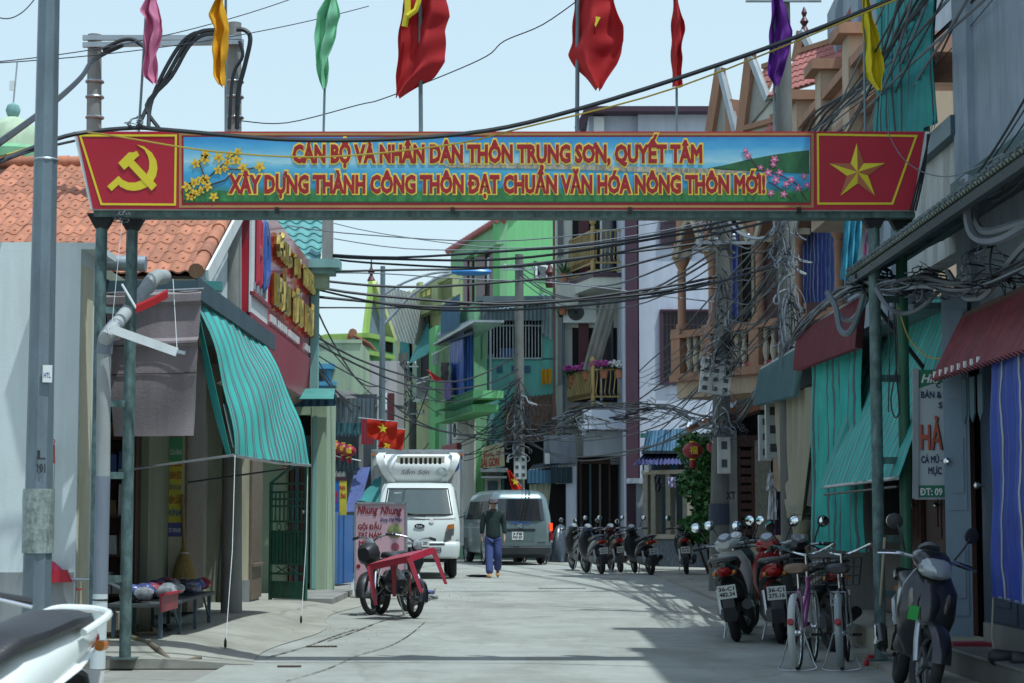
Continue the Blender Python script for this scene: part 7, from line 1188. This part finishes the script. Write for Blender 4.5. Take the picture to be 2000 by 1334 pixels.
part('fridge_fairing', FRP, t, ('loft', [[Vector((s_*x, y, z)) for s_, x, y in ((-1, x0, y0), (-1, x0*.75, y1), (1, x0*.75, y1), (1, x0, y0), (1, x0, 1.55), (-1, x0, 1.55))] for z, x0, y0, y1 in ((1.99, .58, .95, .8), (2.1, .68, .86, .7), (2.3, .8, .8, .64), (2.45, .86, .86, .72), (2.56, .88, 1.05, .95), (2.6, .8, 1.3, 1.25))]))
for s in (-1, 1): part('fairing_wing', FRP, t, ('loft', [[Vector((s*x, y, z)) for x, y in ((x1-.16, y0), (x1, y0+.06), (x1, y0+.55), (x1-.1, y0+.55))] for z, x1, y0 in ((2.0, .62, .72), (2.2, .76, .62), (2.42, .86, .62), (2.55, .88, .7), (2.62, .82, .85))]))
part('grille_recess', mat('cream grille', (.5, .48, .38), .6), t, ('box', (.06, .715, 2.44), (1.0, .05, .2)))
for k in range(9): part('grille_slot', DARK, t, ('box', (-.34+k*.1, .685, 2.44), (.055, .012, .13)))
text('lettering', 'Sầm Sơn', mat('grey ink', (.2, .2, .2), .5), t, (-.06, .632, 2.16), XD, (0, -.25, 1), .1, .6, .002, .012, shear=.35); part('logo_ring', mat('pale blue ring', (.35, .45, .5), .4), t, ('torus', (.5, .642, 2.2), (0, -1, -.2), .11, .012, 22, 5))
place(t, (-1.93, 41.1, 0), R(3.4))
# ---------------------------------------------------------------- grey green van (rear at local y=0, facing +y)
VP = mat('grey green van paint', (.16, .22, .23), .3, .35, var=.06, scale=2, bump=0, coat=.6); t = thing('passenger_van', 'grey green passenger van seen from behind on the bend', 'van', (0, 0, 0)); vg = glassy('van glass', (.02, .024, .03), .04)
part('body', VP, t, ('loft', [rr(z, y0, y1, w_, r_) for z, y0, y1, w_, r_ in ((.3, .06, 4.6, 1.6, .16), (.42, .0, 4.72, 1.68, .18), (.9, .0, 4.7, 1.7, .18), (1.15, .03, 4.55, 1.68, .18), (1.3, .06, 4.3, 1.66, .18), (1.72, .14, 3.75, 1.52, .2), (1.86, .22, 3.5, 1.42, .22), (1.95, .36, 3.3, 1.2, .25), (1.98, .6, 3.1, .9, .25))]))
vs_ = lambda z: .07+(z-1.3)*.19; mb = MB(); mb.grid(lambda u, v: Vector(((-.74+1.48*u)*(1-.1*v), vs_(1.18+.56*v)-.05+.1*(2*u-1)**6, 1.18+.56*v)), 14, 8, .01); mb.build('rear_window', vg, t)
for s in (-1, 1):
    part('tail_light', mat('lit tail lamp', (.8, .06, .01), .2, emit=1.2) if s > 0 else RLENS, t, ('box', (s*.81, .03, 1.0), (.07, .08, .2))); part('tail_light_lower', RLENS, t, ('box', (s*.815, .03, .76), (.06, .08, .22))); part('reverse_light', LENS, t, ('box', (s*.815, .025, .62), (.06, .08, .06)))
    for k in range(3): part('side_window', vg, t, ('prism', [(s*.845, .35+k*1.1, 1.2), (s*.845, 1.35+k*1.1, 1.2), (s*.775, 1.3+k*1.0, 1.68), (s*.775, .4+k*1.0, 1.68)], (s*.012, 0, 0)))
    part('mirror', PLAS, t, ('box', (s*1.0, 3.95, 1.25), (.14, .12, .26))); part('mirror_arm', PLAS, t, ('tube', [(s*.8, 3.95, 1.22), (s*.97, 3.95, 1.22)], .02)); part('side_trim', GALV, t, ('bar', (s*.856, .3, .98), (s*.856, 4.2, .98), .01, .03)); part('sliding_rail', PLAS, t, ('bar', (s*.852, .3, 1.08), (s*.852, 2.2, 1.08), .01, .02))
    for y in (.95, 3.75): o = part('wheel', STEEL, t, ('lathe', [(.16, -.08), (.18, -.09), (.18, .09), (.14, .07)], (s*.72, y, .31), XD, 18)); part('tyre', BLK, o, ('torus', (s*.72, y, .31), XD, .225, .085, 28, 10, 1.1)); part('wheel_arch', PLAS, t, ('torus', (s*.84, y, .34), XD, .34, .02, 28, 6))
part('rear_bumper', mat('dark bumper', (.03, .035, .04), .5), t, ('loft', [rr(z, y0, .5, w_, .12) for z, y0, w_ in ((.24, .02, 1.55), (.3, -.08, 1.64), (.46, -.1, 1.66), (.5, -.03, 1.66))])); part('handle_strip', PLAS, t, ('box', (-.05, -.012, .93), (.85, .03, .05))); part('plate_recess', mat('shadow paint', (.1, .14, .15), .4), t, ('box', (-.1, -.006, .76), (.9, .02, .24))); plate(t, (-.1, -.025, .77), (1, 0, 0), ZD, '37B|00153', .3, .21); text('lettering', '37B-001.53', LB, t, (-.02, .005, 1.08), XD, ZD, .07, .52, .002, .04); part('emblem', CHR, t, ('torus', (-.02, .008, 1.03), (0, 1, 0), .05, .008, 18, 5), ('torus', (-.02, .008, 1.03), (0, 1, 0), .022, .006, 14, 5)); part('roof_mark', PLAS, t, ('box', (0, .235, 1.86), (.22, .01, .02))); part('underbody', PLAS, t, ('box', (0, 2.3, .26), (1.3, 4.2, .14))); part('lettering_badge', CHR, t, ('box', (.55, -.008, .6), (.22, .01, .025)))
place(t, (.24, 52.6, 0), R(11))
# ---------------------------------------------------------------- walking man
def skin_mesh(name, m, parent, verts, edges, radii, sub=2):
    me = bpy.data.meshes.new(name); me.from_pydata(verts, edges, []); o = bpy.data.objects.new(name, me); COL.objects.link(o); md = o.modifiers.new('s', 'SKIN'); md.use_smooth_shade = True
    for i, r_ in enumerate(radii): me.skin_vertices[0].data[i].radius = (r_ if isinstance(r_, tuple) else (r_, r_))
    me.skin_vertices[0].data[0].use_root = True; sb_ = o.modifiers.new('u', 'SUBSURF'); sb_.levels = sub; sb_.render_levels = sub; dg = bpy.context.evaluated_depsgraph_get(); m2 = bpy.data.meshes.new_from_object(o.evaluated_get(dg)); bpy.data.objects.remove(o); m2.materials.clear(); m2.materials.append(m)
    for p in m2.polygons: p.use_smooth = True
    o2 = bpy.data.objects.new(name, m2); COL.objects.link(o2); o2.parent = parent; return o2
SKIN = mat('tanned skin', (.4, .24, .17), .6, var=.15); pe = thing('person', 'man in dark green shirt blue trousers and grey cap walking towards the camera', 'person', (0, 0, 0))
# facing -y ; his right arm is at -x
V = [(0, .0, .88), (0, .0, 1.05), (0, .01, 1.22), (0, .02, 1.34), (0, .0, 1.42), (0, -.02, 1.5), (0, -.025, 1.57), (0, -.01, 1.62),
     (.09, 0, .84), (.1, -.03, .47), (.1, .2, .13), (.1, .14, .06), (.1, .02, .03),
     (-.09, 0, .84), (-.085, -.1, .47), (-.08, -.2, .08), (-.08, -.24, .05), (-.08, -.34, .03),
     (.17, .02, 1.33), (.22, .03, 1.08), (.235, -.03, .86), (.24, -.06, .8), (-.17, .02, 1.33), (-.22, .01, 1.08), (-.235, .02, .86), (-.24, .02, .8)]
E_ = [(0, 1), (1, 2), (2, 3), (3, 4), (4, 5), (5, 6), (6, 7), (0, 8), (8, 9), (9, 10), (10, 11), (11, 12), (0, 13), (13, 14), (14, 15), (15, 16), (16, 17), (3, 18), (18, 19), (19, 20), (20, 21), (3, 22), (22, 23), (23, 24), (24, 25)]
Rd = [(.13, .09), (.12, .085), (.135, .09), (.12, .08), .052, (.068, .085), (.075, .095), (.05, .06), .075, .055, .038, .035, (.04, .025), .075, .055, .038, .035, (.04, .025), .055, .042, .03, (.032, .018), .055, .042, .03, (.032, .018)]
k = 2
def hand(base, dirv, side):
    base = Vector(base); fw = Vector(dirv).normalized()
    for i in range(4):
        a = base+Vector((0, (-.024+.016*i), 0)); L = (.055, .065, .062, .05)[i]; n = len(V); V.extend([tuple(a+fw*.03), tuple(a+fw*(.03+L*.5)+Vector((-side*.006, 0, 0))), tuple(a+fw*(.03+L)+Vector((-side*.02, 0, 0)))]); E_.extend([(base_i, n), (n, n+1), (n+1, n+2)]); Rd.extend([.0095, .009, .008])
    n = len(V); V.extend([tuple(base+Vector((-side*.01, -.035, -.01))), tuple(base+Vector((-side*.015, -.05, -.045)))]); E_.extend([(base_i, n), (n, n+1)]); Rd.extend([.011, .009])
for base_i, sd_ in ((21, 1), (25, -1)): hand(V[base_i], (0, -.1, -1), sd_)
skin_mesh('body', SKIN, pe, V, E_, Rd)
skin_mesh('shirt', mat('dark green shirt', (.018, .035, .034), .85, var=.3, scale=12, bump=.5, bs=20), pe, [(0, 0, .74), (0, 0, .95), (0, .01, 1.15), (0, .02, 1.32), (0, .01, 1.4), (.18, .02, 1.33), (.228, .03, 1.1), (.245, -.02, .9), (-.18, .02, 1.33), (-.228, .01, 1.1), (-.245, .02, .9)], [(0, 1), (1, 2), (2, 3), (3, 4), (3, 5), (5, 6), (6, 7), (3, 8), (8, 9), (9, 10)], [(.18, .125), (.168, .118), (.165, .11), (.15, .1), .07, .08, .062, .048, .08, .062, .048])
skin_mesh('trousers', mat('blue trousers', (.06, .085, .23), .85, var=.25, scale=10, bump=.4, bs=18), pe, [(0, 0, .9), (.09, 0, .8), (.1, -.03, .47), (.1, .19, .14), (-.09, 0, .8), (-.085, -.1, .47), (-.08, -.2, .06)], [(0, 1), (1, 2), (2, 3), (0, 4), (4, 5), (5, 6)], [(.15, .11), .108, .09, .088, .108, .09, .088])
for c_, fl in (((.1, .1, .04), .06), ((-.08, -.27, .025), 0)): c_ = Vector(c_); mb = MB(); mb.loft([[c_+Vector((w_*math.cos(q_), y, ht*math.sin(q_)*.5+ht*.3)) for q_ in [k_*math.pi/4 for k_ in range(8)]] for y, w_, ht in ((.13, .03, .04), (.08, .042, .06), (-.04, .045, .06), (-.1, .045, .045), (-.135, .025, .03))]); mb.build('sandal', mat('orange sandal', (.5, .24, .05), .6), pe)
mb = MB(); c_ = Vector((0, -.02, 1.585)); mb.lathe([(.1, 0), (.102, .03), (.095, .06), (.07, .085), (.02, .095)], c_, ZD, 16); mb.grid(lambda u, v: c_+Vector(((2*u-1)*.075, -.08-.075*v*(1-.4*(2*u-1)**2), .008-.015*v)), 8, 4, .006); mb.build('cap', mat('grey cap', (.13, .12, .14), .85), pe)
mb = MB(); mb.lathe([(.09, 0), (.098, .02), (.1, .05)], (0, .0, 1.545), ZD, 14); mb.build('hair', BLK, pe)
mb = MB(); mb.add(*blob((0, -.118, 1.525), (.014, .02, .022), 8, 5, 0)); mb.build('nose', SKIN, pe)
for s in (-1, 1): part('ear', SKIN, pe, ('lathe', [(.012, 0), (.024, .008), (.016, .016)], (s*.078, -.01, 1.525), (s, 0, 0), 8)); part('eye', BLK, pe, ('lathe', [(.009, 0), (.008, .004)], (s*.028, -.108, 1.545), (0, -1, 0), 8))
part('mouth', mat('lip', (.17, .06, .05), .6), pe, ('box', (0, -.107, 1.482), (.045, .008, .008))); part('collar', MC['dark green shirt'], pe, ('torus', (0, -.0, 1.41), (0, .25, 1), .07, .018, 16, 6))
place(pe, (W(963, 1007, 42).x, 42.3, 0), R(2))
o = MB().box(G(932, 1128)+Vector((0, 0, .03)), (.4, .3, .05), .3).build('drain_mat', PLAS); bpy.data.objects.remove(o)
mb = MB(); p = G(932, 1127); mb.add(*blob(p+Vector((0, 0, .025)), (.24, .12, .03), 14, 5, .5)); o = mb.build('black_rag', BLK); tag(o, 'flattened black rag lying on the road beside the walking man', 'rag')
br = thing('red_floor_brush', 'red brush with pale wooden handle standing by the right arch leg', 'brush', G(1712, 1298)); p = G(1712, 1300); part('bristles', RED, br, ('loft', [[p+Vector((a*w_, b__*.05, z)) for a, b__ in ((-1, -1), (1, -1), (1, 1), (-1, 1))] for z, w_ in ((.005, .11), (.09, .07))], True, False)); q = W(1728, 1050, 17.2); part('handle', mat('pale wood', (.4, .34, .24), .6), br, ('tube', [p+ZD*.08, q], .012))
# ================================================================ CABLES
random.seed(51)
def wire(name, label, pts, r, m=WIRE, group=None, n=5, sm=True, cat='cable'):
    P = [W(*p) if len(p) == 3 and not isinstance(p, Vector) else p for p in pts]
    if sm and len(P) > 2: P = smooth_path(P, 5)
    return tag(MB().tube(P, r, n).build(name, m), label, cat, group)
def span(label, a, b, sag, r, m=WIRE, group=None, wob=.0, k=16):
    return tag(MB().tube(cable_pts(W(*a), W(*b), sag, k, wob), r, 5).build('cable', m), label, 'cable', group)
YW = mat('yellow cable sheath', (.45, .33, .04), .5, bump=0)
wire('cable', 'thick black cable sagging in front of the slogan and rising to the right', [(-20, 322, 15.8), (60, 290, 16.2), (145, 262, 16.9), (260, 250, 17.0), (330, 254, 16.95), (600, 274, 16.9), (900, 262, 16.9), (1130, 213, 16.8), (1480, 100, 16.5), (1770, -12, 16)], .02)
wire('cable', 'thin yellow cable sagging across the blue part of the banner', [(-20, 312, 15.8), (145, 263, 16.9), (200, 262, 16.9), (420, 296, 16.9), (640, 306, 16.9), (880, 282, 16.9), (1010, 252, 16.9), (1330, 168, 16.8), (1760, -5, 16)], .008, YW)
wire('cable', 'thick black cable curving from the left edge up to the twin pole frame', [(-20, 292, 15), (60, 235, 17.5), (115, 192, 20), (160, 150, 22), (185, 115, 23.7), (240, 88, 23.8)], .03)
wire('cable', 'black cable under the yellow one at the upper left edge', [(-20, 325, 15.6), (60, 295, 16.2), (145, 275, 16.9)], .012)
for i, (a, b) in enumerate((((-20, 122, 20), (580, -6, 24)), ((-20, 124, 20), (720, 12, 26)), ((-20, 25, 18), (70, -5, 19)))): span(['upper thin wire crossing the sky at the left', 'lower thin wire crossing the sky at the left', 'short thin wire in the top left corner'][i], a, b, .12, .006)
wire('cable', 'thin wavy black wire rising across the open sky between the red flags', [(470, 236, 24), (560, 240, 23.5), (700, 205, 23), (745, 194, 23), (860, 150, 22.5), (950, 110, 22), (985, 80, 22), (1060, 48, 21.5), (1140, -8, 21)], .007)
for i, dx in enumerate((0, 10, -9)): wire('cable', ['left strand of the thick cable bundle on the twin pole frame', 'middle strand of the thick cable bundle on the twin pole frame', 'right strand of the thick cable bundle on the twin pole frame'][i], [(430-dx, 58+i*4, 23.7), (390-dx, 62+i*3, 23.6), (360-dx, 90, 23.6), (325-dx, 150, 23.6), (290+dx*.4, 205, 23.6), (268+i*22, 252, 23.5)], .026)
wire('cable', 'thick black cable looping right of the twin pole frame', [(462, 58, 23.8), (480, 60, 23.8), (489, 78, 23.8), (478, 130, 23.8), (466, 180, 23.8), (463, 252, 23.8)], .03); wire('cable', 'second black cable loop hugging the right twin pole', [(468, 80, 23.7), (474, 110, 23.7), (455, 150, 23.7), (448, 252, 23.7)], .022)
wire('cable', 'short thick cable on the crossarm of the twin pole frame', [(200, 98, 23.7), (235, 80, 23.7), (260, 78, 23.7), (282, 92, 23.6)], .026)
# across the street under the sign
G1 = 'black cables crossing the street below the banner'
rows = [((636, 497, 33), (1545, 405, 26.2), .25, .02), ((636, 500, 33), (1545, 412, 26.2), .3, .02), ((636, 504, 33), (1545, 420, 26.2), .38, .018), ((636, 530, 33), (1400, 468, 33.4), .15, .02), ((625, 548, 33), (1400, 472, 33.4), .35, .022), ((625, 562, 33), (1400, 540, 33.4), .35, .024), ((622, 580, 33), (1400, 548, 33.4), .28, .024), ((622, 566, 33), (1545, 510, 26.2), .5, .018), ((620, 601, 33), (1400, 562, 33.4), .08, .014), ((648, 533, 33), (1395, 590, 33.4), -.1, .011), ((652, 466, 33), (1400, 432, 33.4), .35, .01), ((560, 440, 30), (1545, 380, 26.2), .4, .009), ((652, 436, 33), (1400, 425, 33.4), .45, .009)]
ORD = ['first', 'second', 'third', 'fourth', 'fifth', 'sixth', 'seventh', 'eighth', 'ninth', 'tenth', 'eleventh', 'twelfth', 'thirteenth']; rows.sort(key=lambda q: q[0][1]*.45+q[1][1]*.55+q[2]*60)
for i, (a, b, sg_, r_) in enumerate(rows): span(f'{ORD[i]} cable from the top crossing the street below the banner', a, b, sg_, r_, WIREG if r_ < .012 else WIRE, G1, .02)
G2 = 'thin wires slanting down to the houses at the bend'
lows = [((614, 640, 33), (800, 790, 65)), ((614, 668, 33), (1012, 720, 57)), ((614, 690, 33), (1012, 735, 57)), ((618, 602, 33), (760, 735, 60)), ((612, 686, 33), (770, 850, 60)), ((614, 705, 33), (745, 770, 48)), ((614, 655, 33), (1012, 690, 57)), ((788, 715, 66), (1012, 745, 57)), ((788, 730, 66), (1012, 790, 57)), ((788, 745, 66), (1012, 820, 57)), ((745, 770, 48), (1012, 815, 57)), ((745, 800, 48), (1100, 855, 57)), ((806, 880, 74), (870, 770, 68)), ((870, 775, 69), (1012, 760, 57)), ((790, 860, 66), (850, 700, 69))]
for a, b in lows: span('thin wire slanting among the green houses at the bend '+('from the red sign block' if a[0] < 640 else 'from the short leaning pole' if a[0] == 788 else 'from the slender steel lamp' if a[0] == 745 else 'near the caged balcony'), a, b, random.uniform(.2, .8), random.choice((.012, .016, .02)), WIRE, G2, .02)
for k in range(14): span('thin wire fanning out from the slim concrete pole to the aqua house', (1006, 790+random.uniform(-30, 70), 57), (870+random.uniform(0, 70), 850+k*7-40, 60), random.uniform(.1, .4), .012, WIRE, 'wires fanning left from the slim pole', .02)
# from pole to pole on the right
for k in range(9): span('dark cable between the slim pole and the meter box pole', (1014, 520+k*8 if k < 4 else 760+k*12, 57), (1405, 470+k*14 if k < 4 else 640+k*22, 33.4), random.uniform(.3, .9), random.choice((.01, .014, .02)), WIRE, 'cables between the slim pole and the meter box pole', .03)
G3 = 'wires fanning from the tall dark pole to the lavender house'
for k in range(22): span('thin wire fanning down from the tall dark pole past the lavender wall', (1530+random.uniform(-12, 14), 430+k*9, 26), (1228+random.uniform(-8, 120), 690+random.uniform(0, 220), random.uniform(45, 56)), random.uniform(.05, .5), random.choice((.006, .008, .01, .016)), WIRE, G3, .015)
for k in range(8): span('wire between the meter box pole and the tall dark pole', (1410, 470+k*28, 33.3), (1532, 440+k*24, 26), random.uniform(.05, .35), random.choice((.01, .014)), WIRE, 'wires between the two right poles', .03)
wire('cable', 'slack grey twisted cable hanging between the two right poles', [(1420, 430, 33.2), (1445, 455, 31), (1475, 466, 29), (1500, 462, 27.5), (1525, 440, 26), (1560, 418, 24)], .026, WIREG)
# upper right fan
G4 = 'cables fanning up to the right behind the banner'
for k in range(17): a = random.uniform(1530, 1690); span('dark cable rising to the upper right behind the banner', (a, 262+random.uniform(0, 60), 27), (1745+k*14+random.uniform(-8, 8), -30, random.uniform(14.5, 17)), random.uniform(-.05, .25), random.choice((.005, .007, .01, .014)), WIRE if k % 3 else WIREG, G4, .012)
for k in range(5): wire('cable', 'thick twisted cable climbing behind the right end of the banner', [(1530-k*4, 420, 26), (1570+k*14, 250-k*4, 24.5), (1640+k*16, 190-k*9, 23), (1700+k*12, 160-k*20, 21), (1770+k*16, 20-k*10, 18), (1820+k*22, -80, 16)], .016, WIRE, 'twisted cables behind the right end of the banner')
for k in range(7): span('black wire in front of the blue grey wall at the right edge', (1905+k*5, 345+k*8, 14), (2030, 140+k*28, 12.6), random.uniform(-.02, .12), random.choice((.006, .009)), WIRE, 'wires in front of the right wall')
for k in range(3): wire('cable', 'black wire running down the right end of the banner', [(1812+k*2, 262, 17.1), (1806-k*3, 330, 17.1), (1788-k*5, 412, 17.2)], .009, WIRE, 'wires down the right end of the banner')
wire('cable', 'thin pale wire looping over the star end of the banner', [(1730, 250, 17.0), (1760, 305, 17.0), (1800, 335, 16.9), (1850, 345, 16), (1900, 330, 14.5), (1960, 300, 13)], .005, WIREG)
# thick conduits
wire('conduit', 'thick grey conduit looping down in front of the right canopy', [(1880, 355, 14.2), (1893, 350, 14), (1888, 400, 13.9), (1895, 450, 13.9), (1918, 470, 13.8), (1960, 465, 13.4), (2020, 430, 13)], .03, WIREG); wire('conduit', 'second grey conduit loop hugging the first at the right canopy', [(1892, 352, 14.1), (1903, 380, 14), (1905, 430, 13.9), (1930, 452, 13.7), (2020, 425, 12.9)], .026, WIREG)
main = [(2020, 500, 13), (1930, 545, 14), (1870, 565, 15), (1800, 550, 16.2), (1740, 560, 17), (1690, 560, 18), (1640, 575, 20), (1600, 600, 22), (1560, 645, 24), (1530, 690, 26), (1490, 745, 29), (1440, 815, 33), (1380, 825, 36), (1300, 800, 44), (1220, 800, 50), (1150, 790, 54), (1085, 830, 56), (1020, 850, 56.8)]
for k in range(9):
    j = [(x, y+random.uniform(-14, 14), d+random.uniform(-.25, .25)) for x, y, d in main]; wire('cable', 'strand of the heavy cable bundle draped along the right housefronts', j, random.choice((.009, .012, .02)), random.choice((WIRE, WIRE, WIREG)), 'heavy bundle along the right housefronts')
wire('conduit', 'grey blue conduit loop hanging on the red valance', [(1615, 570, 19.5), (1632, 600, 19.4), (1640, 640, 19.3), (1655, 652, 19.2), (1670, 630, 19.1), (1685, 580, 18.6), (1690, 545, 18.4)], .03, WIREG); wire('conduit', 'second conduit loop behind the first on the red valance', [(1618, 572, 19.6), (1640, 615, 19.5), (1662, 625, 19.4), (1690, 590, 18.9), (1700, 550, 18.5)], .024, WIREG)
wire('conduit', 'sagging conduit across the teal awning between the arch legs', [(1710, 562, 17.1), (1735, 600, 17.0), (1765, 612, 17.0), (1800, 600, 16.9), (1840, 560, 16.6)], .022, WIREG); wire('conduit', 'thick conduit drooping towards the terracotta cornice', [(1850, 530, 15.5), (1880, 575, 15.2), (1900, 582, 15), (1930, 570, 14.6), (1980, 500, 13.5), (2020, 460, 13)], .026, WIREG)
wire('cable', 'long black wire loop hanging between the right arch legs', [(1748, 590, 17.1), (1752, 700, 17.1), (1740, 780, 17.1), (1748, 815, 17.1), (1757, 800, 17.1), (1752, 740, 17.1), (1745, 600, 17.1)], .007); wire('cable', 'straight black wire hanging beside the wire loop at the arch legs', [(1735, 585, 17.15), (1737, 700, 17.15), (1735, 805, 17.15)], .006); wire('cable', 'thin yellow wire curving to the seafood sign', [(1755, 600, 17.05), (1775, 660, 17.05), (1810, 695, 17.0), (1838, 700, 16.9)], .006, YW)
# tangles
def tangle(label, ctr, ext, n, r0, grp='tangled cable knots'):
    c = W(*ctr); s = ctr[2]/FPX; t = thing('cable_tangle', label, 'cable tangle', c, grp)
    for k in range(n):
        za, zb = sorted((random.uniform(-1, 1)*ext[1]*s, random.uniform(-1, 1)*ext[1]*s)); a_ = c+Vector((random.uniform(-.25, .25)*ext[0]*s, 0, zb)); b_ = c+Vector((random.uniform(-.25, .25)*ext[0]*s, 0, za)); bx_ = random.uniform(-1, 1)*ext[0]*s*1.3; dp = random.uniform(.2, .7)*ext[1]*s; k1 = random.uniform(1, 2.4); P = []
        for j in range(15): u = j/14; e_ = math.sin(u*math.pi); q = a_*(1-u)+b_*u; q.x += bx_*e_+.25*bx_*math.sin(u*math.pi*2*k1)*e_; q.z -= dp*e_*e_; q.y -= .04+.12*e_; P.append(q)
        part('strand', random.choice((WIRE, WIRE, WIREG)), t, ('tube', P, random.choice((.4, .6, 1))*r0, 5))
    return t
tangle('cable tangle high on the meter box pole', (1402, 450, 33.2), (34, 45), 16, .014); tangle('cable tangle halfway up the meter box pole', (1408, 600, 33.2), (24, 80), 16, .013); tangle('cable tangle just above the large white meter box', (1412, 700, 33.1), (38, 45), 22, .013); tangle('cable tangle below the large white meter box', (1415, 800, 33.0), (36, 60), 16, .013); tangle('dense cable tangle high on the tall dark pole', (1528, 470, 25.8), (34, 70), 22, .013); tangle('cable tangle lower on the tall dark pole', (1540, 620, 25.7), (30, 90), 22, .013); tangle('cable tangle in front of the red valance', (1700, 540, 17.9), (48, 34), 20, .01); tangle('cable tangle under the right canopy', (1800, 550, 16.3), (60, 40), 20, .009); tangle('cable tangle near the right canopy conduits', (1930, 520, 14), (60, 60), 20, .008); tangle('cable tangle on the slim pole by the mossy tiles', (1014, 790, 56.7), (30, 60), 22, .02); tangle('cable tangle above the pale meter box of the slim pole', (1012, 860, 56.6), (34, 34), 18, .02); tangle('cable tangle hanging in front of the grey shop sign', (1130, 830, 55), (60, 30), 20, .02); tangle('cable tangle at the foot of the plum column', (1270, 800, 46), (50, 26), 14, .016); tangle('cable knot on top of the left end of the banner', (270, 243, 17.1), (18, 16), 12, .008); tangle('cable knot under the left end of the banner', (245, 425, 17.2), (18, 14), 10, .006); tangle('cable tangle round the left short leaning pole', (792, 760, 65.6), (22, 60), 14, .02)
